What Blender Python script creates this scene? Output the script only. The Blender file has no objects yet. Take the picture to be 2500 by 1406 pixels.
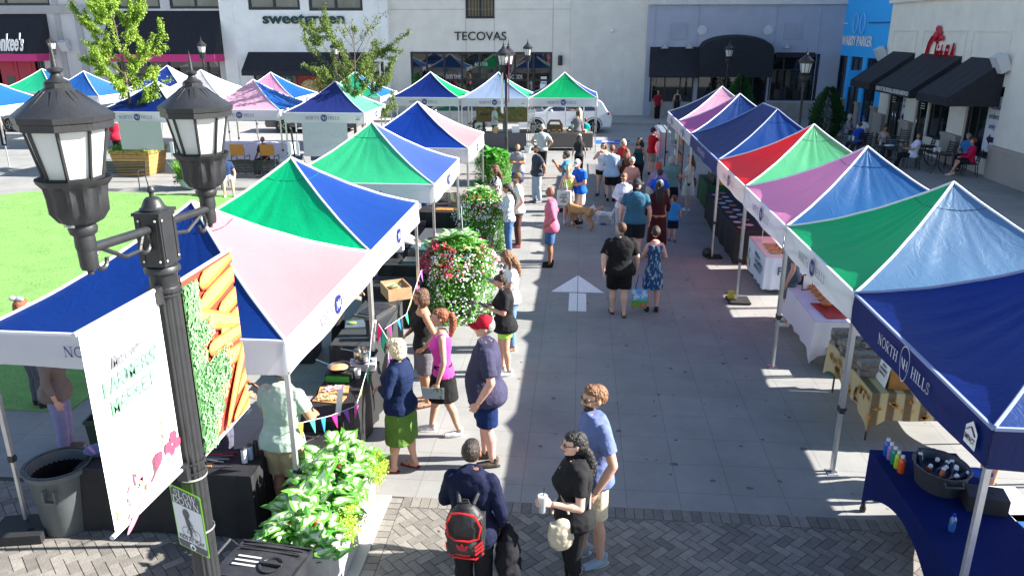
import bpy, math, random
from math import sin, cos, tan, pi, radians, sqrt, atan2
from mathutils import Vector, Matrix
random.seed(11)
R_ = random.random
def U(a, b): return a + (b - a) * random.random()
sc = bpy.context.scene
COL = sc.collection
# ---------------------------------------------------------------- camera
F_, CX, CY, TH, YAW, HC = 1898.45, 1250., 703., .321518, .0861, 5.0
cam_d = bpy.data.cameras.new('camera'); cam = bpy.data.objects.new('camera', cam_d); COL.objects.link(cam)
cam_d.sensor_width = 36; cam_d.lens = 36 * F_ / 2500; cam_d.clip_end = 500; cam_d.clip_start = .1
cam.location = (0, 0, HC); cam.rotation_euler = (pi / 2 - TH, 0, YAW)
sc.camera = cam
# ---------------------------------------------------------------- sky and sun
SUN_EL, SUN_AZ = radians(30.3), radians(7)      # azimuth from +X towards +Y
world = bpy.data.worlds.new('World'); sc.world = world; world.use_nodes = True
wn = world.node_tree.nodes; wl = world.node_tree.links
sky = wn.new('ShaderNodeTexSky'); sky.sky_type = 'NISHITA'; sky.sun_disc = False
sky.sun_elevation = SUN_EL; sky.sun_rotation = pi / 2 - SUN_AZ
sky.air_density = 1.0; sky.dust_density = .6; sky.ozone_density = 1.2
wl.new(sky.outputs[0], wn['Background'].inputs[0]); wn['Background'].inputs[1].default_value = .066
sun_d = bpy.data.lights.new('sun', 'SUN'); sun = bpy.data.objects.new('sun', sun_d); COL.objects.link(sun)
sun_d.energy = 5.0; sun_d.angle = radians(.5); sun_d.color = (1, .955, .88)
sd = Vector((cos(SUN_EL) * cos(SUN_AZ), cos(SUN_EL) * sin(SUN_AZ), sin(SUN_EL)))
sun.rotation_euler = sd.to_track_quat('Z', 'Y').to_euler(); sun.location = (20, 5, 30)
sc.view_settings.view_transform = 'Standard'; sc.view_settings.look = 'None'
sc.view_settings.gamma = 1; sc.view_settings.exposure = 1.78
# ---------------------------------------------------------------- picture measurements -> places in the world
_st, _ct, _sy, _cy = sin(TH), cos(TH), sin(YAW), cos(YAW)
def ray(px, py):
 u = (px - CX) / F_; v = (py - CY) / F_
 f = _ct - v * _st; z = -(_st + v * _ct)
 return (u * _cy - f * _sy, u * _sy + f * _cy, z)
def G(px, py, z=0.):
 r = ray(px, py); t = (z - HC) / r[2]; return Vector((r[0] * t, r[1] * t, z))
def VY(px, py, Y):
 r = ray(px, py); t = Y / r[1]; return Vector((r[0] * t, Y, HC + r[2] * t))
def VX(px, py, X):
 r = ray(px, py); t = X / r[0]; return Vector((X, r[1] * t, HC + r[2] * t))
# ---------------------------------------------------------------- mesh collecting
class MB:
 def __init__(s): s.v = []; s.f = []; s.m = []; s.mi = 0
 def face(s, pts):
  n = len(s.v); s.v += [tuple(p) for p in pts]; s.f.append(tuple(range(n, n + len(pts)))); s.m.append(s.mi); return s
 def raw(s, vs, fs):
  n = len(s.v); s.v += [tuple(p) for p in vs]
  for f in fs: s.f.append(tuple(i + n for i in f)); s.m.append(s.mi)
  return s
 def box(s, x0, y0, z0, x1, y1, z1):
  vs = [(x0,y0,z0),(x1,y0,z0),(x1,y1,z0),(x0,y1,z0),(x0,y0,z1),(x1,y0,z1),(x1,y1,z1),(x0,y1,z1)]
  return s.raw(vs, [(3,2,1,0),(4,5,6,7),(0,1,5,4),(1,2,6,5),(2,3,7,6),(3,0,4,7)])
 def obox(s, c, sx, sy, sz, M=None):      # centred box turned by M
  M = M or Matrix.Identity(3); c = Vector(c)
  vs = [c + M @ Vector((a*sx/2, b*sy/2, d*sz/2)) for d in (-1,1) for a,b in ((-1,-1),(1,-1),(1,1),(-1,1))]
  return s.raw(vs, [(3,2,1,0),(4,5,6,7),(0,1,5,4),(1,2,6,5),(2,3,7,6),(3,0,4,7)])
 def tube(s, pts, rs, n=10, cap=True, ell=None):
  pts = [Vector(p) for p in pts]
  if not isinstance(rs, (list, tuple)): rs = [rs] * len(pts)
  base = len(s.v); up = None
  for i, p in enumerate(pts):
   d = (pts[min(i+1, len(pts)-1)] - pts[max(i-1, 0)])
   d = d.normalized() if d.length > 1e-9 else Vector((0,0,1))
   if up is None: up = Vector((1,0,0)) if abs(d.x) < .8 else Vector((0,1,0))
   a = (up - d * up.dot(d)).normalized(); b = d.cross(a); up = a
   for k in range(n):
    t = 2*pi*k/n; s.v.append(tuple(p + a*(cos(t)*rs[i]) + b*(sin(t)*rs[i])))
  for i in range(len(pts)-1):
   for k in range(n):
    k2 = (k+1) % n
    s.f.append((base+i*n+k, base+i*n+k2, base+(i+1)*n+k2, base+(i+1)*n+k)); s.m.append(s.mi)
  if cap:
   s.f.append(tuple(base+k for k in reversed(range(n)))); s.m.append(s.mi)
   e = base+(len(pts)-1)*n; s.f.append(tuple(e+k for k in range(n))); s.m.append(s.mi)
  return s
 def bar(s, a, b, w, h=None):              # square bar between two points
  a = Vector(a); b = Vector(b); d = (b-a).normalized(); h = h or w
  up = Vector((0,0,1)) if abs(d.z) < .9 else Vector((1,0,0))
  x = d.cross(up).normalized(); z = x.cross(d)
  vs = []
  for p in (a, b):
   for i, j in ((-1,-1),(1,-1),(1,1),(-1,1)): vs.append(p + x*(i*w/2) + z*(j*h/2))
  return s.raw(vs, [(3,2,1,0),(4,5,6,7),(0,1,5,4),(1,2,6,5),(2,3,7,6),(3,0,4,7)])
 def lathe(s, prof, n=20, c=(0,0,0), sx=1, sy=1, caps=True):   # prof: (r,z)
  base = len(s.v)
  for r, z in prof:
   for k in range(n):
    t = 2*pi*(k+.5)/n; s.v.append((c[0]+r*cos(t)*sx, c[1]+r*sin(t)*sy, c[2]+z))
  for i in range(len(prof)-1):
   for k in range(n):
    k2 = (k+1) % n
    s.f.append((base+i*n+k, base+i*n+k2, base+(i+1)*n+k2, base+(i+1)*n+k)); s.m.append(s.mi)
  if caps:
   s.f.append(tuple(base+k for k in reversed(range(n)))); s.m.append(s.mi)
   e = base+(len(prof)-1)*n; s.f.append(tuple(e+k for k in range(n))); s.m.append(s.mi)
  return s
 def ell(s, c, r, n=12, M=None):           # ellipsoid
  c = Vector(c); base = len(s.v); h = n // 2 + 1
  for i in range(1, h):
   a = pi * i / h
   for k in range(n):
    t = 2*pi*k/n; p = Vector((r[0]*sin(a)*cos(t), r[1]*sin(a)*sin(t), r[2]*cos(a)))
    s.v.append(tuple(c + (M @ p if M else p)))
  for i in range(h-2):
   for k in range(n):
    k2 = (k+1) % n; s.f.append((base+i*n+k, base+(i+1)*n+k, base+(i+1)*n+k2, base+i*n+k2)); s.m.append(s.mi)
  for tip, row in ((1, 0), (-1, h-2)):
   p = Vector((0,0,r[2]*tip)); s.v.append(tuple(c + (M @ p if M else p))); q = len(s.v)-1
   for k in range(n):
    k2 = (k+1) % n
    s.f.append((q, base+row*n+k, base+row*n+k2) if tip > 0 else (q, base+row*n+k2, base+row*n+k)); s.m.append(s.mi)
  return s
 def prism(s, poly, z0, z1):               # polygon in xy
  n = len(poly); b = len(s.v)
  s.v += [(p[0], p[1], z0) for p in poly] + [(p[0], p[1], z1) for p in poly]
  s.f.append(tuple(b+i for i in reversed(range(n)))); s.f.append(tuple(b+n+i for i in range(n))); s.m += [s.mi]*2
  for i in range(n):
   j = (i+1) % n; s.f.append((b+i, b+j, b+n+j, b+n+i)); s.m.append(s.mi)
  return s
 def add(s, o, M=None):
  n = len(s.v)
  s.v += [tuple(M @ Vector(v)) for v in o.v] if M else list(o.v)
  for f, m in zip(o.f, o.m): s.f.append(tuple(i+n for i in f)); s.m.append(m)
  return s
def mesh_of(name, mb, mats, smooth=True):
 me = bpy.data.meshes.new(name); me.from_pydata(mb.v, [], mb.f)
 if not isinstance(mats, (list, tuple)): mats = [mats]
 for m in mats: me.materials.append(m)
 if len(mats) > 1: me.polygons.foreach_set('material_index', mb.m)
 me.update()
 if smooth:
  me.polygons.foreach_set('use_smooth', [True]*len(me.polygons)); me.set_sharp_from_angle(angle=radians(38))
 return me
SPLIT = {'pillar_foot','medallion','repair_patch','wall_panel','stone_base','wall_joint','wall_trim','cornice','grip_hole','banner_clamp'}
def islands(mb):
 par = list(range(len(mb.v)))
 def fd(a):
  while par[a] != a: par[a] = par[par[a]]; a = par[a]
  return a
 for f in mb.f:
  for i in f[1:]: par[fd(i)] = fd(f[0])
 out = {}
 for f, m in zip(mb.f, mb.m):
  q = out.setdefault(fd(f[0]), MB()); n = len(q.v); q.v += [mb.v[i] for i in f]; q.f.append(tuple(range(n, n+len(f)))); q.m.append(m)
 return list(out.values())
def obj(name, mb, mats, parent=None, world=False, smooth=True, loc=None, rz=None):
 if name in SPLIT and isinstance(mb, MB):
  isl = islands(mb)
  if len(isl) > 1:
   for q in isl[1:]: _obj(name, q, mats[q.m[0]] if isinstance(mats, list) else mats, parent, world, smooth, loc, rz)
   return _obj(name, isl[0], mats[isl[0].m[0]] if isinstance(mats, list) else mats, parent, world, smooth, loc, rz)
 return _obj(name, mb, mats, parent, world, smooth, loc, rz)
def _obj(name, mb, mats, parent=None, world=False, smooth=True, loc=None, rz=None):
 me = mb if isinstance(mb, bpy.types.Mesh) else mesh_of(name, mb, mats, smooth)
 o = bpy.data.objects.new(name, me); COL.objects.link(o)
 if parent:
  o.parent = parent
  if world: o.matrix_parent_inverse = pm(parent).inverted()
 if loc is not None: o.location = loc
 if rz is not None: o.rotation_euler = (0, 0, rz)
 return o
def pm(o):
 m = Matrix.Translation(o.location) @ o.rotation_euler.to_matrix().to_4x4()
 return (pm(o.parent) @ o.matrix_parent_inverse @ m) if o.parent else m
def tag(o, label, cat, group=None):
 o['label'] = label; o['category'] = cat
 if group: o['group'] = group
 return o
def thing(name, label, cat, loc=(0,0,0), rz=0, group=None):
 o = bpy.data.objects.new(name, None); COL.objects.link(o); o.location = loc; o.rotation_euler = (0,0,rz)
 o.empty_display_size = .2
 return tag(o, label, cat, group)
def struct(name, mb, mats, smooth=False):
 o = obj(name, mb, mats, smooth=smooth); o['kind'] = 'structure'; return o
def dup(root, loc, rz=0, label=None, sc_=None):
 def rec(o, par):
  c = o.copy(); COL.objects.link(c)
  if par: c.parent = par
  for ch in kids.get(o.name, []): rec(ch, c)
  return c
 kids = {}
 st_ = [root]
 allo = list(COL.objects)
 for o in allo:
  if o.parent: kids.setdefault(o.parent.name, []).append(o)
 r = rec(root, None); r.location = loc; r.rotation_euler = (0,0,rz)
 if sc_: r.scale = (sc_,)*3 if not isinstance(sc_, tuple) else sc_
 if label: r['label'] = label
 return r
# ---------------------------------------------------------------- materials
MC = {}
def mat(name, col, rough=.6, metal=0, bump=0, bscale=30, var=0, vscale=6, spec=.5, trans=0, alpha=1, emit=0, coat=0, obj_coord=True, island=0):
 key = (name, tuple(col), rough, metal, bump, bscale, var, vscale, spec, trans, alpha, emit, coat, island)
 if key in MC: return MC[key]
 m = bpy.data.materials.new(name); m.use_nodes = True
 nt = m.node_tree; n = nt.nodes; l = nt.links; p = n['Principled BSDF']
 p.inputs['Base Color'].default_value = (*col, 1); p.inputs['Roughness'].default_value = rough
 p.inputs['Metallic'].default_value = metal; p.inputs['Specular IOR Level'].default_value = spec
 if coat: p.inputs['Coat Weight'].default_value = coat; p.inputs['Coat Roughness'].default_value = .15
 if alpha < 1: p.inputs['Alpha'].default_value = alpha
 if emit: p.inputs['Emission Color'].default_value = (*col, 1); p.inputs['Emission Strength'].default_value = emit
 tc = n.new('ShaderNodeTexCoord')
 csock = None
 if var:
  nz = n.new('ShaderNodeTexNoise'); nz.inputs['Scale'].default_value = vscale; nz.inputs['Detail'].default_value = 5
  nz.inputs['Roughness'].default_value = .65
  l.new(tc.outputs['Object'], nz.inputs['Vector'])
  mr = n.new('ShaderNodeMapRange'); mr.inputs['From Min'].default_value = .3; mr.inputs['From Max'].default_value = .7
  mr.inputs['To Min'].default_value = 1 - var; mr.inputs['To Max'].default_value = 1 + var
  l.new(nz.outputs['Fac'], mr.inputs['Value'])
  vm = n.new('ShaderNodeVectorMath'); vm.operation = 'SCALE'; vm.inputs[0].default_value = col
  l.new(mr.outputs[0], vm.inputs['Scale']); csock = vm.outputs[0]
 if island:
  g = n.new('ShaderNodeNewGeometry'); mr2 = n.new('ShaderNodeMapRange')
  mr2.inputs['To Min'].default_value = 1 - island; mr2.inputs['To Max'].default_value = 1 + island
  l.new(g.outputs['Random Per Island'], mr2.inputs['Value'])
  vm2 = n.new('ShaderNodeVectorMath'); vm2.operation = 'SCALE'; vm2.inputs[0].default_value = col
  if csock: l.new(csock, vm2.inputs[0])
  l.new(mr2.outputs[0], vm2.inputs['Scale']); csock = vm2.outputs[0]
 if csock: l.new(csock, p.inputs['Base Color'])
 if bump:
  nb = n.new('ShaderNodeTexNoise'); nb.inputs['Scale'].default_value = bscale; nb.inputs['Detail'].default_value = 4
  l.new(tc.outputs['Object'], nb.inputs['Vector'])
  b = n.new('ShaderNodeBump'); b.inputs['Strength'].default_value = min(1, bump); b.inputs['Distance'].default_value = .02
  l.new(nb.outputs['Fac'], b.inputs['Height']); l.new(b.outputs[0], p.inputs['Normal'])
 if trans:
  t = n.new('ShaderNodeBsdfTranslucent'); t.inputs[0].default_value = (*col, 1)
  if csock: l.new(csock, t.inputs[0])
  mx = n.new('ShaderNodeMixShader'); mx.inputs[0].default_value = trans
  l.new(p.outputs[0], mx.inputs[1]); l.new(t.outputs[0], mx.inputs[2]); l.new(mx.outputs[0], n['Material Output'].inputs[0])
 MC[key] = m
 return m
def cloth(col, name='cloth', **k): return mat(name, col, rough=.85, bump=.35, bscale=14, var=.12, vscale=9, spec=.2, **k)
BLACK_METAL = mat('black painted metal', (.022,.023,.026), rough=.42, bump=.12, bscale=120, var=.2, vscale=14)
ALU = mat('aluminium', (.62,.62,.62), rough=.35, metal=.7, var=.1)
WHITE = mat('white paint', (.78,.78,.77), rough=.6, var=.04)
GLASS_DARK = mat('dark shop glass', (.012,.015,.017), rough=.03, spec=1.0, coat=.0)
CHROME = mat('brushed steel', (.65,.64,.62), rough=.25, metal=1)
BLACK_PLASTIC = mat('black plastic', (.025,.025,.028), rough=.45, bump=.1, bscale=90)
DARK_CLOTH = mat('black tablecloth', (.012,.012,.014), rough=.75, bump=.5, bscale=5, var=.3)
WOOD = mat('wood', (.42,.24,.1), rough=.6, bump=.2, bscale=18, var=.25, vscale=8)
PAPER = mat('white card', (.8,.8,.8), rough=.7)
# ---------------------------------------------------------------- writing
_fc = {}
def font2d(s, bold=False, shear=0.):
 k = (s, bold, shear)
 if k in _fc: return _fc[k]
 cu = bpy.data.curves.new('t', 'FONT'); cu.body = s; cu.size = 1; cu.shear = shear; cu.resolution_u = 3
 if bold: cu.offset = .022
 o = bpy.data.objects.new('t', cu); COL.objects.link(o)
 me = bpy.data.meshes.new_from_object(o)
 vs = [(v.co.x, v.co.y) for v in me.vertices]; fs = [tuple(p.vertices) for p in me.polygons]
 bpy.data.objects.remove(o); bpy.data.meshes.remove(me); bpy.data.curves.remove(cu)
 x0 = min(v[0] for v in vs); x1 = max(v[0] for v in vs); h = .73
 vs = [((v[0]-x0)/h, v[1]/h) for v in vs]
 _fc[k] = (vs, fs, (x1-x0)/h); return _fc[k]
def arc(cx, cy, rx, ry, a0, a1, n=9):
 return [(cx+rx*cos(radians(a0+(a1-a0)*i/n)), cy+ry*sin(radians(a0+(a1-a0)*i/n))) for i in range(n+1)]
GL = {  # serif capitals: (polyline, thickness), width
'N': ([([(.1,0),(.1,1)],.05),([(.1,1),(.72,0)],.14),([(.72,0),(.72,1)],.05),([(0,1),(.14,1)],.05),([(0,0),(.2,0)],.05),([(.62,1),(.82,1)],.05)],.82),
'O': ([(arc(.42,.5,.37,.48,0,360,18),.10)],.84),
'R': ([([(.12,0),(.12,1)],.12),([(0,1),(.4,1)],.05),(arc(.38,.75,.24,.25,90,-90),.09),([(.12,.5),(.38,.5)],.05),([(.34,.5),(.7,0)],.13),([(0,0),(.25,0)],.05),([(.62,0),(.78,0)],.05)],.75),
'T': ([([(.38,0),(.38,1)],.12),([(.02,.98),(.74,.98)],.06),([(.02,.8),(.02,1)],.05),([(.74,.8),(.74,1)],.05),([(.25,0),(.51,0)],.05)],.76),
'H': ([([(.13,0),(.13,1)],.12),([(.7,0),(.7,1)],.12),([(.13,.52),(.7,.52)],.05),([(0,1),(.26,1)],.05),([(0,0),(.26,0)],.05),([(.57,1),(.83,1)],.05),([(.57,0),(.83,0)],.05)],.83),
'I': ([([(.14,0),(.14,1)],.12),([(0,1),(.28,1)],.05),([(0,0),(.28,0)],.05)],.28),
'L': ([([(.14,0),(.14,1)],.12),([(0,1),(.28,1)],.05),([(0,.02),(.6,.02)],.06),([(.6,0),(.6,.2)],.05)],.62),
'S': ([([(.5,.78)]+arc(.29,.74,.2,.23,60,270)[0:]+arc(.27,.26,.23,.25,90,-130),.09),([(.5,.72),(.5,.95)],.05),([(.03,.05),(.03,.28)],.05)],.56),
'D': ([([(.13,0),(.13,1)],.12),(arc(.3,.5,.42,.48,90,-90,12),.10),([(0,.98),(.3,.98)],.05),([(0,.02),(.3,.02)],.05)],.75),
'W': ([([(.05,1),(.3,0)],.12),([(.3,0),(.52,1)],.05),([(.52,1),(.77,0)],.12),([(.77,0),(1.0,1)],.05),([(0,1),(.17,1)],.05),([(.9,1),(1.08,1)],.05)],1.06),
}
def serif2d(s, gap=.16):
 vs = []; fs = []; x = 0
 for ch in s:
  if ch == ' ': x += .5; continue
  st, w = GL[ch]
  for pl, th in st:
   for (a, b), (c, d) in zip(pl[:-1], pl[1:]):
    L = math.hypot(c-a, d-b)
    if L < 1e-6: continue
    nx, ny = -(d-b)/L*th/2, (c-a)/L*th/2; ex, ey = (c-a)/L*.02, (d-b)/L*.02
    n = len(vs); vs += [(x+a-ex+nx,b-ey+ny),(x+a-ex-nx,b-ey-ny),(x+c+ex-nx,d+ey-ny),(x+c+ex+nx,d+ey+ny)]; fs.append((n,n+1,n+2,n+3))
  x += w + gap
 return vs, fs, x - gap
def put2d(mb, data, org, u, v, h, center=False, width=None, depth=0, nrm=None):
 vs, fs, w = data; org = Vector(org); u = Vector(u).normalized(); v = Vector(v).normalized()
 sx = (width / w) if width else h
 ox = -w*sx/2 if center else 0
 P = [org + u*(ox + a*sx) + v*(b*h) for a, b in vs]
 if depth:
  nn = u.cross(v); P2 = [p + nn*depth for p in P]
  mb.raw(P2, fs); n0 = len(mb.v);
  from collections import Counter
  e = Counter();
  for f in fs:
   for i in range(len(f)): e[tuple(sorted((f[i], f[(i+1) % len(f)])))] += 1
  mb.raw(P + P2, [(a, b, b+len(P), a+len(P)) for (a, b), c in e.items() if c == 1])
 else: mb.raw(P, fs)
 return w*sx
def disk2d(n=24): return [(cos(2*pi*i/n), sin(2*pi*i/n)) for i in range(n)], [tuple(range(n))], 2.
# ================================================================ ground
def ground_mat():
 m = bpy.data.materials.new('concrete slabs'); m.use_nodes = True; nt = m.node_tree; n = nt.nodes; l = nt.links; p = n['Principled BSDF']
 tc = n.new('ShaderNodeTexCoord'); mp = n.new('ShaderNodeMapping'); l.new(tc.outputs['Object'], mp.inputs[0])
 mp.inputs['Location'].default_value = (-.04, -.36, 0)
 br = n.new('ShaderNodeTexBrick'); br.offset = 0; br.inputs['Scale'].default_value = 1
 br.inputs['Brick Width'].default_value = .592; br.inputs['Row Height'].default_value = .62
 br.inputs['Mortar Size'].default_value = .0035; br.inputs['Mortar Smooth'].default_value = .1; br.inputs['Bias'].default_value = 0
 br.inputs['Color1'].default_value = (.27,.268,.258,1); br.inputs['Color2'].default_value = (.255,.253,.244,1); br.inputs['Mortar'].default_value = (.15,.146,.14,1)
 l.new(mp.outputs[0], br.inputs[0])
 nz = n.new('ShaderNodeTexNoise'); nz.inputs['Scale'].default_value = .9; nz.inputs['Detail'].default_value = 9; nz.inputs['Roughness'].default_value = .7; l.new(tc.outputs['Object'], nz.inputs['Vector'])
 mr = n.new('ShaderNodeMapRange'); mr.inputs['From Min'].default_value = .3; mr.inputs['From Max'].default_value = .7; mr.inputs['To Min'].default_value = .80; mr.inputs['To Max'].default_value = 1.15
 l.new(nz.outputs['Fac'], mr.inputs['Value'])
 # dark chewing-gum spots and stains
 vo = n.new('ShaderNodeTexVoronoi'); vo.inputs['Scale'].default_value = 2.3; vo.inputs['Randomness'].default_value = 1; l.new(tc.outputs['Object'], vo.inputs['Vector'])
 sp = n.new('ShaderNodeMapRange'); sp.inputs['From Min'].default_value = .035; sp.inputs['From Max'].default_value = .06; sp.inputs['To Min'].default_value = .55; sp.inputs['To Max'].default_value = 1
 l.new(vo.outputs['Distance'], sp.inputs['Value'])
 mm = n.new('ShaderNodeMath'); mm.operation = 'MULTIPLY'; l.new(mr.outputs[0], mm.inputs[0]); l.new(sp.outputs[0], mm.inputs[1])
 vm = n.new('ShaderNodeVectorMath'); vm.operation = 'SCALE'; l.new(br.outputs['Color'], vm.inputs[0]); l.new(mm.outputs[0], vm.inputs['Scale'])
 l.new(vm.outputs[0], p.inputs['Base Color']); p.inputs['Roughness'].default_value = .8
 nb = n.new('ShaderNodeTexNoise'); nb.inputs['Scale'].default_value = 60; l.new(tc.outputs['Object'], nb.inputs['Vector'])
 b = n.new('ShaderNodeBump'); b.inputs['Strength'].default_value = .15; b.inputs['Distance'].default_value = .01; l.new(nb.outputs['Fac'], b.inputs['Height']); l.new(b.outputs[0], p.inputs['Normal'])
 return m
struct('ground', MB().raw([(-120,-40,0),(120,-40,0),(120,160,0),(-120,160,0)], [(0,1,2,3)]), ground_mat())
def brickshader(name, c1, c2, mortar, w, h, ms, off=.5, rot=0):
 m = bpy.data.materials.new(name); m.use_nodes = True; nt = m.node_tree; n = nt.nodes; l = nt.links; p = n['Principled BSDF']
 tc = n.new('ShaderNodeTexCoord'); mp = n.new('ShaderNodeMapping'); l.new(tc.outputs['Object'], mp.inputs[0]); mp.inputs['Rotation'].default_value = (0,0,rot) if not isinstance(rot, tuple) else rot
 br = n.new('ShaderNodeTexBrick'); br.offset = off; br.inputs['Scale'].default_value = 1
 br.inputs['Brick Width'].default_value = w; br.inputs['Row Height'].default_value = h; br.inputs['Mortar Size'].default_value = ms
 br.inputs['Color1'].default_value = (*c1,1); br.inputs['Color2'].default_value = (*c2,1); br.inputs['Mortar'].default_value = (*mortar,1)
 l.new(mp.outputs[0], br.inputs[0])
 nz = n.new('ShaderNodeTexNoise'); nz.inputs['Scale'].default_value = 3; nz.inputs['Detail'].default_value = 6; l.new(tc.outputs['Object'], nz.inputs['Vector'])
 mr = n.new('ShaderNodeMapRange'); mr.inputs['To Min'].default_value = .75; mr.inputs['To Max'].default_value = 1.25; l.new(nz.outputs['Fac'], mr.inputs['Value'])
 vm = n.new('ShaderNodeVectorMath'); vm.operation = 'SCALE'; l.new(br.outputs['Color'], vm.inputs[0]); l.new(mr.outputs[0], vm.inputs['Scale'])
 l.new(vm.outputs[0], p.inputs['Base Color']); p.inputs['Roughness'].default_value = .85
 return m
struct('crossing_paving', MB().raw([(-6.2,22.8,.004),(3.2,22.8,.004),(3.2,28.4,.004),(-6.2,28.4,.004)], [(0,1,2,3)]),
 brickshader('small pavers', (.22,.20,.185), (.29,.27,.25), (.13,.12,.11), .2, .1, .006, rot=.785))
# herringbone bricks at the near end, every brick real
hb = MB(); bl, bw, gp = .205, .1025, .008
def clip(poly, xa, xb, ya, yb):
 for ax, lim, sg in ((0, xa, 1), (0, xb, -1), (1, ya, 1), (1, yb, -1)):
  out = []
  for i in range(len(poly)):
   p, q = poly[i], poly[(i+1) % len(poly)]; dp = (p[ax]-lim)*sg; dq = (q[ax]-lim)*sg
   if dp >= 0: out.append(p)
   if dp*dq < 0: t = dp/(dp-dq); out.append((p[0]+(q[0]-p[0])*t, p[1]+(q[1]-p[1])*t))
  poly = out
  if len(poly) < 3: return None
 return poly
def brick(poly):
 z = U(.004,.008); hb.prism([(a,b) for a,b in poly], -.02, z)
c45 = cos(pi/4)
for k in range(-45, 45):
 for j in range(-90, 90):
  for hor in (0, 1):
   x, y, w, h = (4*k - j, j, 2, 1) if hor else (4*k - j + 2, j, 1, 2)
   g = gp/2/bw
   poly = [(x+g,y+g),(x+w-g,y+g),(x+w-g,y+h-g),(x+g,y+h-g)]
   poly = [((a*c45-b*c45)*bw, (a*c45+b*c45)*bw + 6) for a, b in poly]
   cxm = sum(p[0] for p in poly)/4; cym = sum(p[1] for p in poly)/4
   if not (-12 < cxm < 5.6 and 3.2 < cym < 7.5): continue
   for reg in ((-1.86, 5.5, 3.2, 7.235), (-12, -2.78, 3.2, 7.35)):
    q = clip(poly, *reg)
    if q: brick(q)
for i in range(72):
 x = -1.86 + i*.1025; hb.prism([(x+.004,7.243),(x+.0985,7.243),(x+.0985,7.44),(x+.004,7.44)], -.02, U(.004,.008))
for i in range(41):
 y = 3.2 + i*.1025; hb.prism([(-2.07,y+.004),(-1.868,y+.004),(-1.868,y+.0985),(-2.07,y+.0985)], -.02, U(.004,.008))
struct('brick_paving', hb, mat('brick pavers', (.20,.185,.165), rough=.85, bump=.3, bscale=45, var=.16, vscale=12, island=.28))
struct('paving_joint_sand', MB().raw([(-12,3.2,.0015),(5.5,3.2,.0015),(5.5,7.44,.0015),(-12,7.44,.0015)], [(0,1,2,3)]), mat('joint sand', (.06,.055,.05), rough=.95))
# lawn
def turf_mat():
 m = mat('artificial turf', (.18,.36,.09), rough=.9, bump=.6, bscale=160, var=.16, vscale=1.6)
 return m
lawn = MB().prism([(-30,9.05),(-6.9,9.05),(-6.9,23.5),(-17.7,23.45),(-22,17.5),(-30,12)], -.02, .02)
struct('lawn', lawn, turf_mat())
tf = MB()
for i in range(42000):
 y = 9.1 + 14.3*(R_()**.9); x = U(-17.5, -7.0)
 if y > 9.1 and x < -6.95:
  a = U(0, pi); h = U(.012,.03); w = .006
  tf.face([(x-w*cos(a),y-w*sin(a),.02),(x+w*cos(a),y+w*sin(a),.02),(x+U(-.02,.02),y+U(-.02,.02),.02+h)])
o = obj('grass_blades', tf, mat('turf blades', (.17,.37,.09), rough=.7, island=.3, trans=.2), smooth=False); o['kind'] = 'stuff'
tag(o, 'short bright green artificial grass blades of the lawn', 'grass')
# road, kerbs and painted marks
road_m = mat('asphalt', (.16,.16,.165), rough=.85, bump=.4, bscale=80, var=.15, vscale=2)
struct('road', MB().raw([(-60,35.6,.004),(2.6,35.6,.004),(8.5,39.2,.004),(20,39.2,.004),(20,43.6,.004),(-60,43.6,.004)], [(0,1,2,3,4,5)]), mat('road concrete', (.30,.30,.30), rough=.85, bump=.3, bscale=50, var=.12, vscale=1.2))
struct('pavement', MB().box(-60,43.6,-.02,14.4,49,.13), mat('pavement concrete', (.34,.335,.32), rough=.85, bump=.2, bscale=60, var=.1, vscale=2))
kb = MB();
kb.prism([(2.1,35.55),(8.6,38.9),(14.4,38.9),(14.4,39.05),(8.55,39.05),(2.0,35.7)], -.02, .13)
struct('kerb', kb, mat('kerb concrete', (.33,.33,.32), rough=.8, var=.1))
mk = MB()
for x in (-9.5,-6.7,-3.9,-2.0): mk.box(x,36.2,.008,x+.11,38.0,.0085)
for i in range(7): mk.raw([(-9+i*1.1,36.4,.009),(-8.88+i*1.1,36.4,.009),(-8.1+i*1.1,38,.009),(-8.22+i*1.1,38,.009)], [(0,1,2,3)])
struct('road_markings', mk, WHITE)
ap = thing('parking_symbol', 'blue accessible parking symbol painted on the ground beside the white car', 'road marking', (1.55,36.7,0))
obj('blue_panel', MB().box(.75,36.0,.009,2.35,37.3,.0095), mat('blue road paint', (.02,.10,.55), rough=.7, var=.15), ap, world=True, smooth=False)
w_ = MB().tube([(1.3+.28*cos(a*.5),36.5+.28*sin(a*.5),.012) for a in range(8)], .035, n=4).bar((1.35,36.5,.012),(1.6,37.0,.012),.08,.004).bar((1.6,36.6,.012),(1.95,36.45,.012),.08,.004)
obj('wheelchair_mark', w_, WHITE, ap, world=True, smooth=False)
# the arrow on the paving
ar = thing('painted_arrow', 'white straight-ahead arrow painted in the middle of the alley', 'road marking', (.03,14.6,0))
am = mat('worn white road paint', (.82,.82,.82), rough=.6, var=.13, vscale=14)
obj('arrow_head', MB().prism([(-.49,14.78),(.035,14.78),(.035,15.95),(0.02,15.97)][:2] + [(.035,15.9)], .004, .008), am, ar, world=True, smooth=False)
obj('arrow_head', MB().prism([(.047,14.78),(.57,14.78),(.047,15.9)], .004, .008), am, ar, world=True, smooth=False)
obj('arrow_stem', MB().box(-.125,13.68,.004,.035,14.72,.008), am, ar, world=True, smooth=False)
obj('arrow_stem', MB().box(.047,13.68,.004,.21,14.72,.008), am, ar, world=True, smooth=False)
dg = MB().lathe([(.0,0),(.11,0),(.11,.006),(.095,.008),(0,.008)], n=20, c=(1.05,17.6,0))
tag(obj('drain_cover', dg, mat('cast iron', (.06,.06,.062), rough=.6)), 'small round drain cover set in the alley slabs', 'drain cover')
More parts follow.
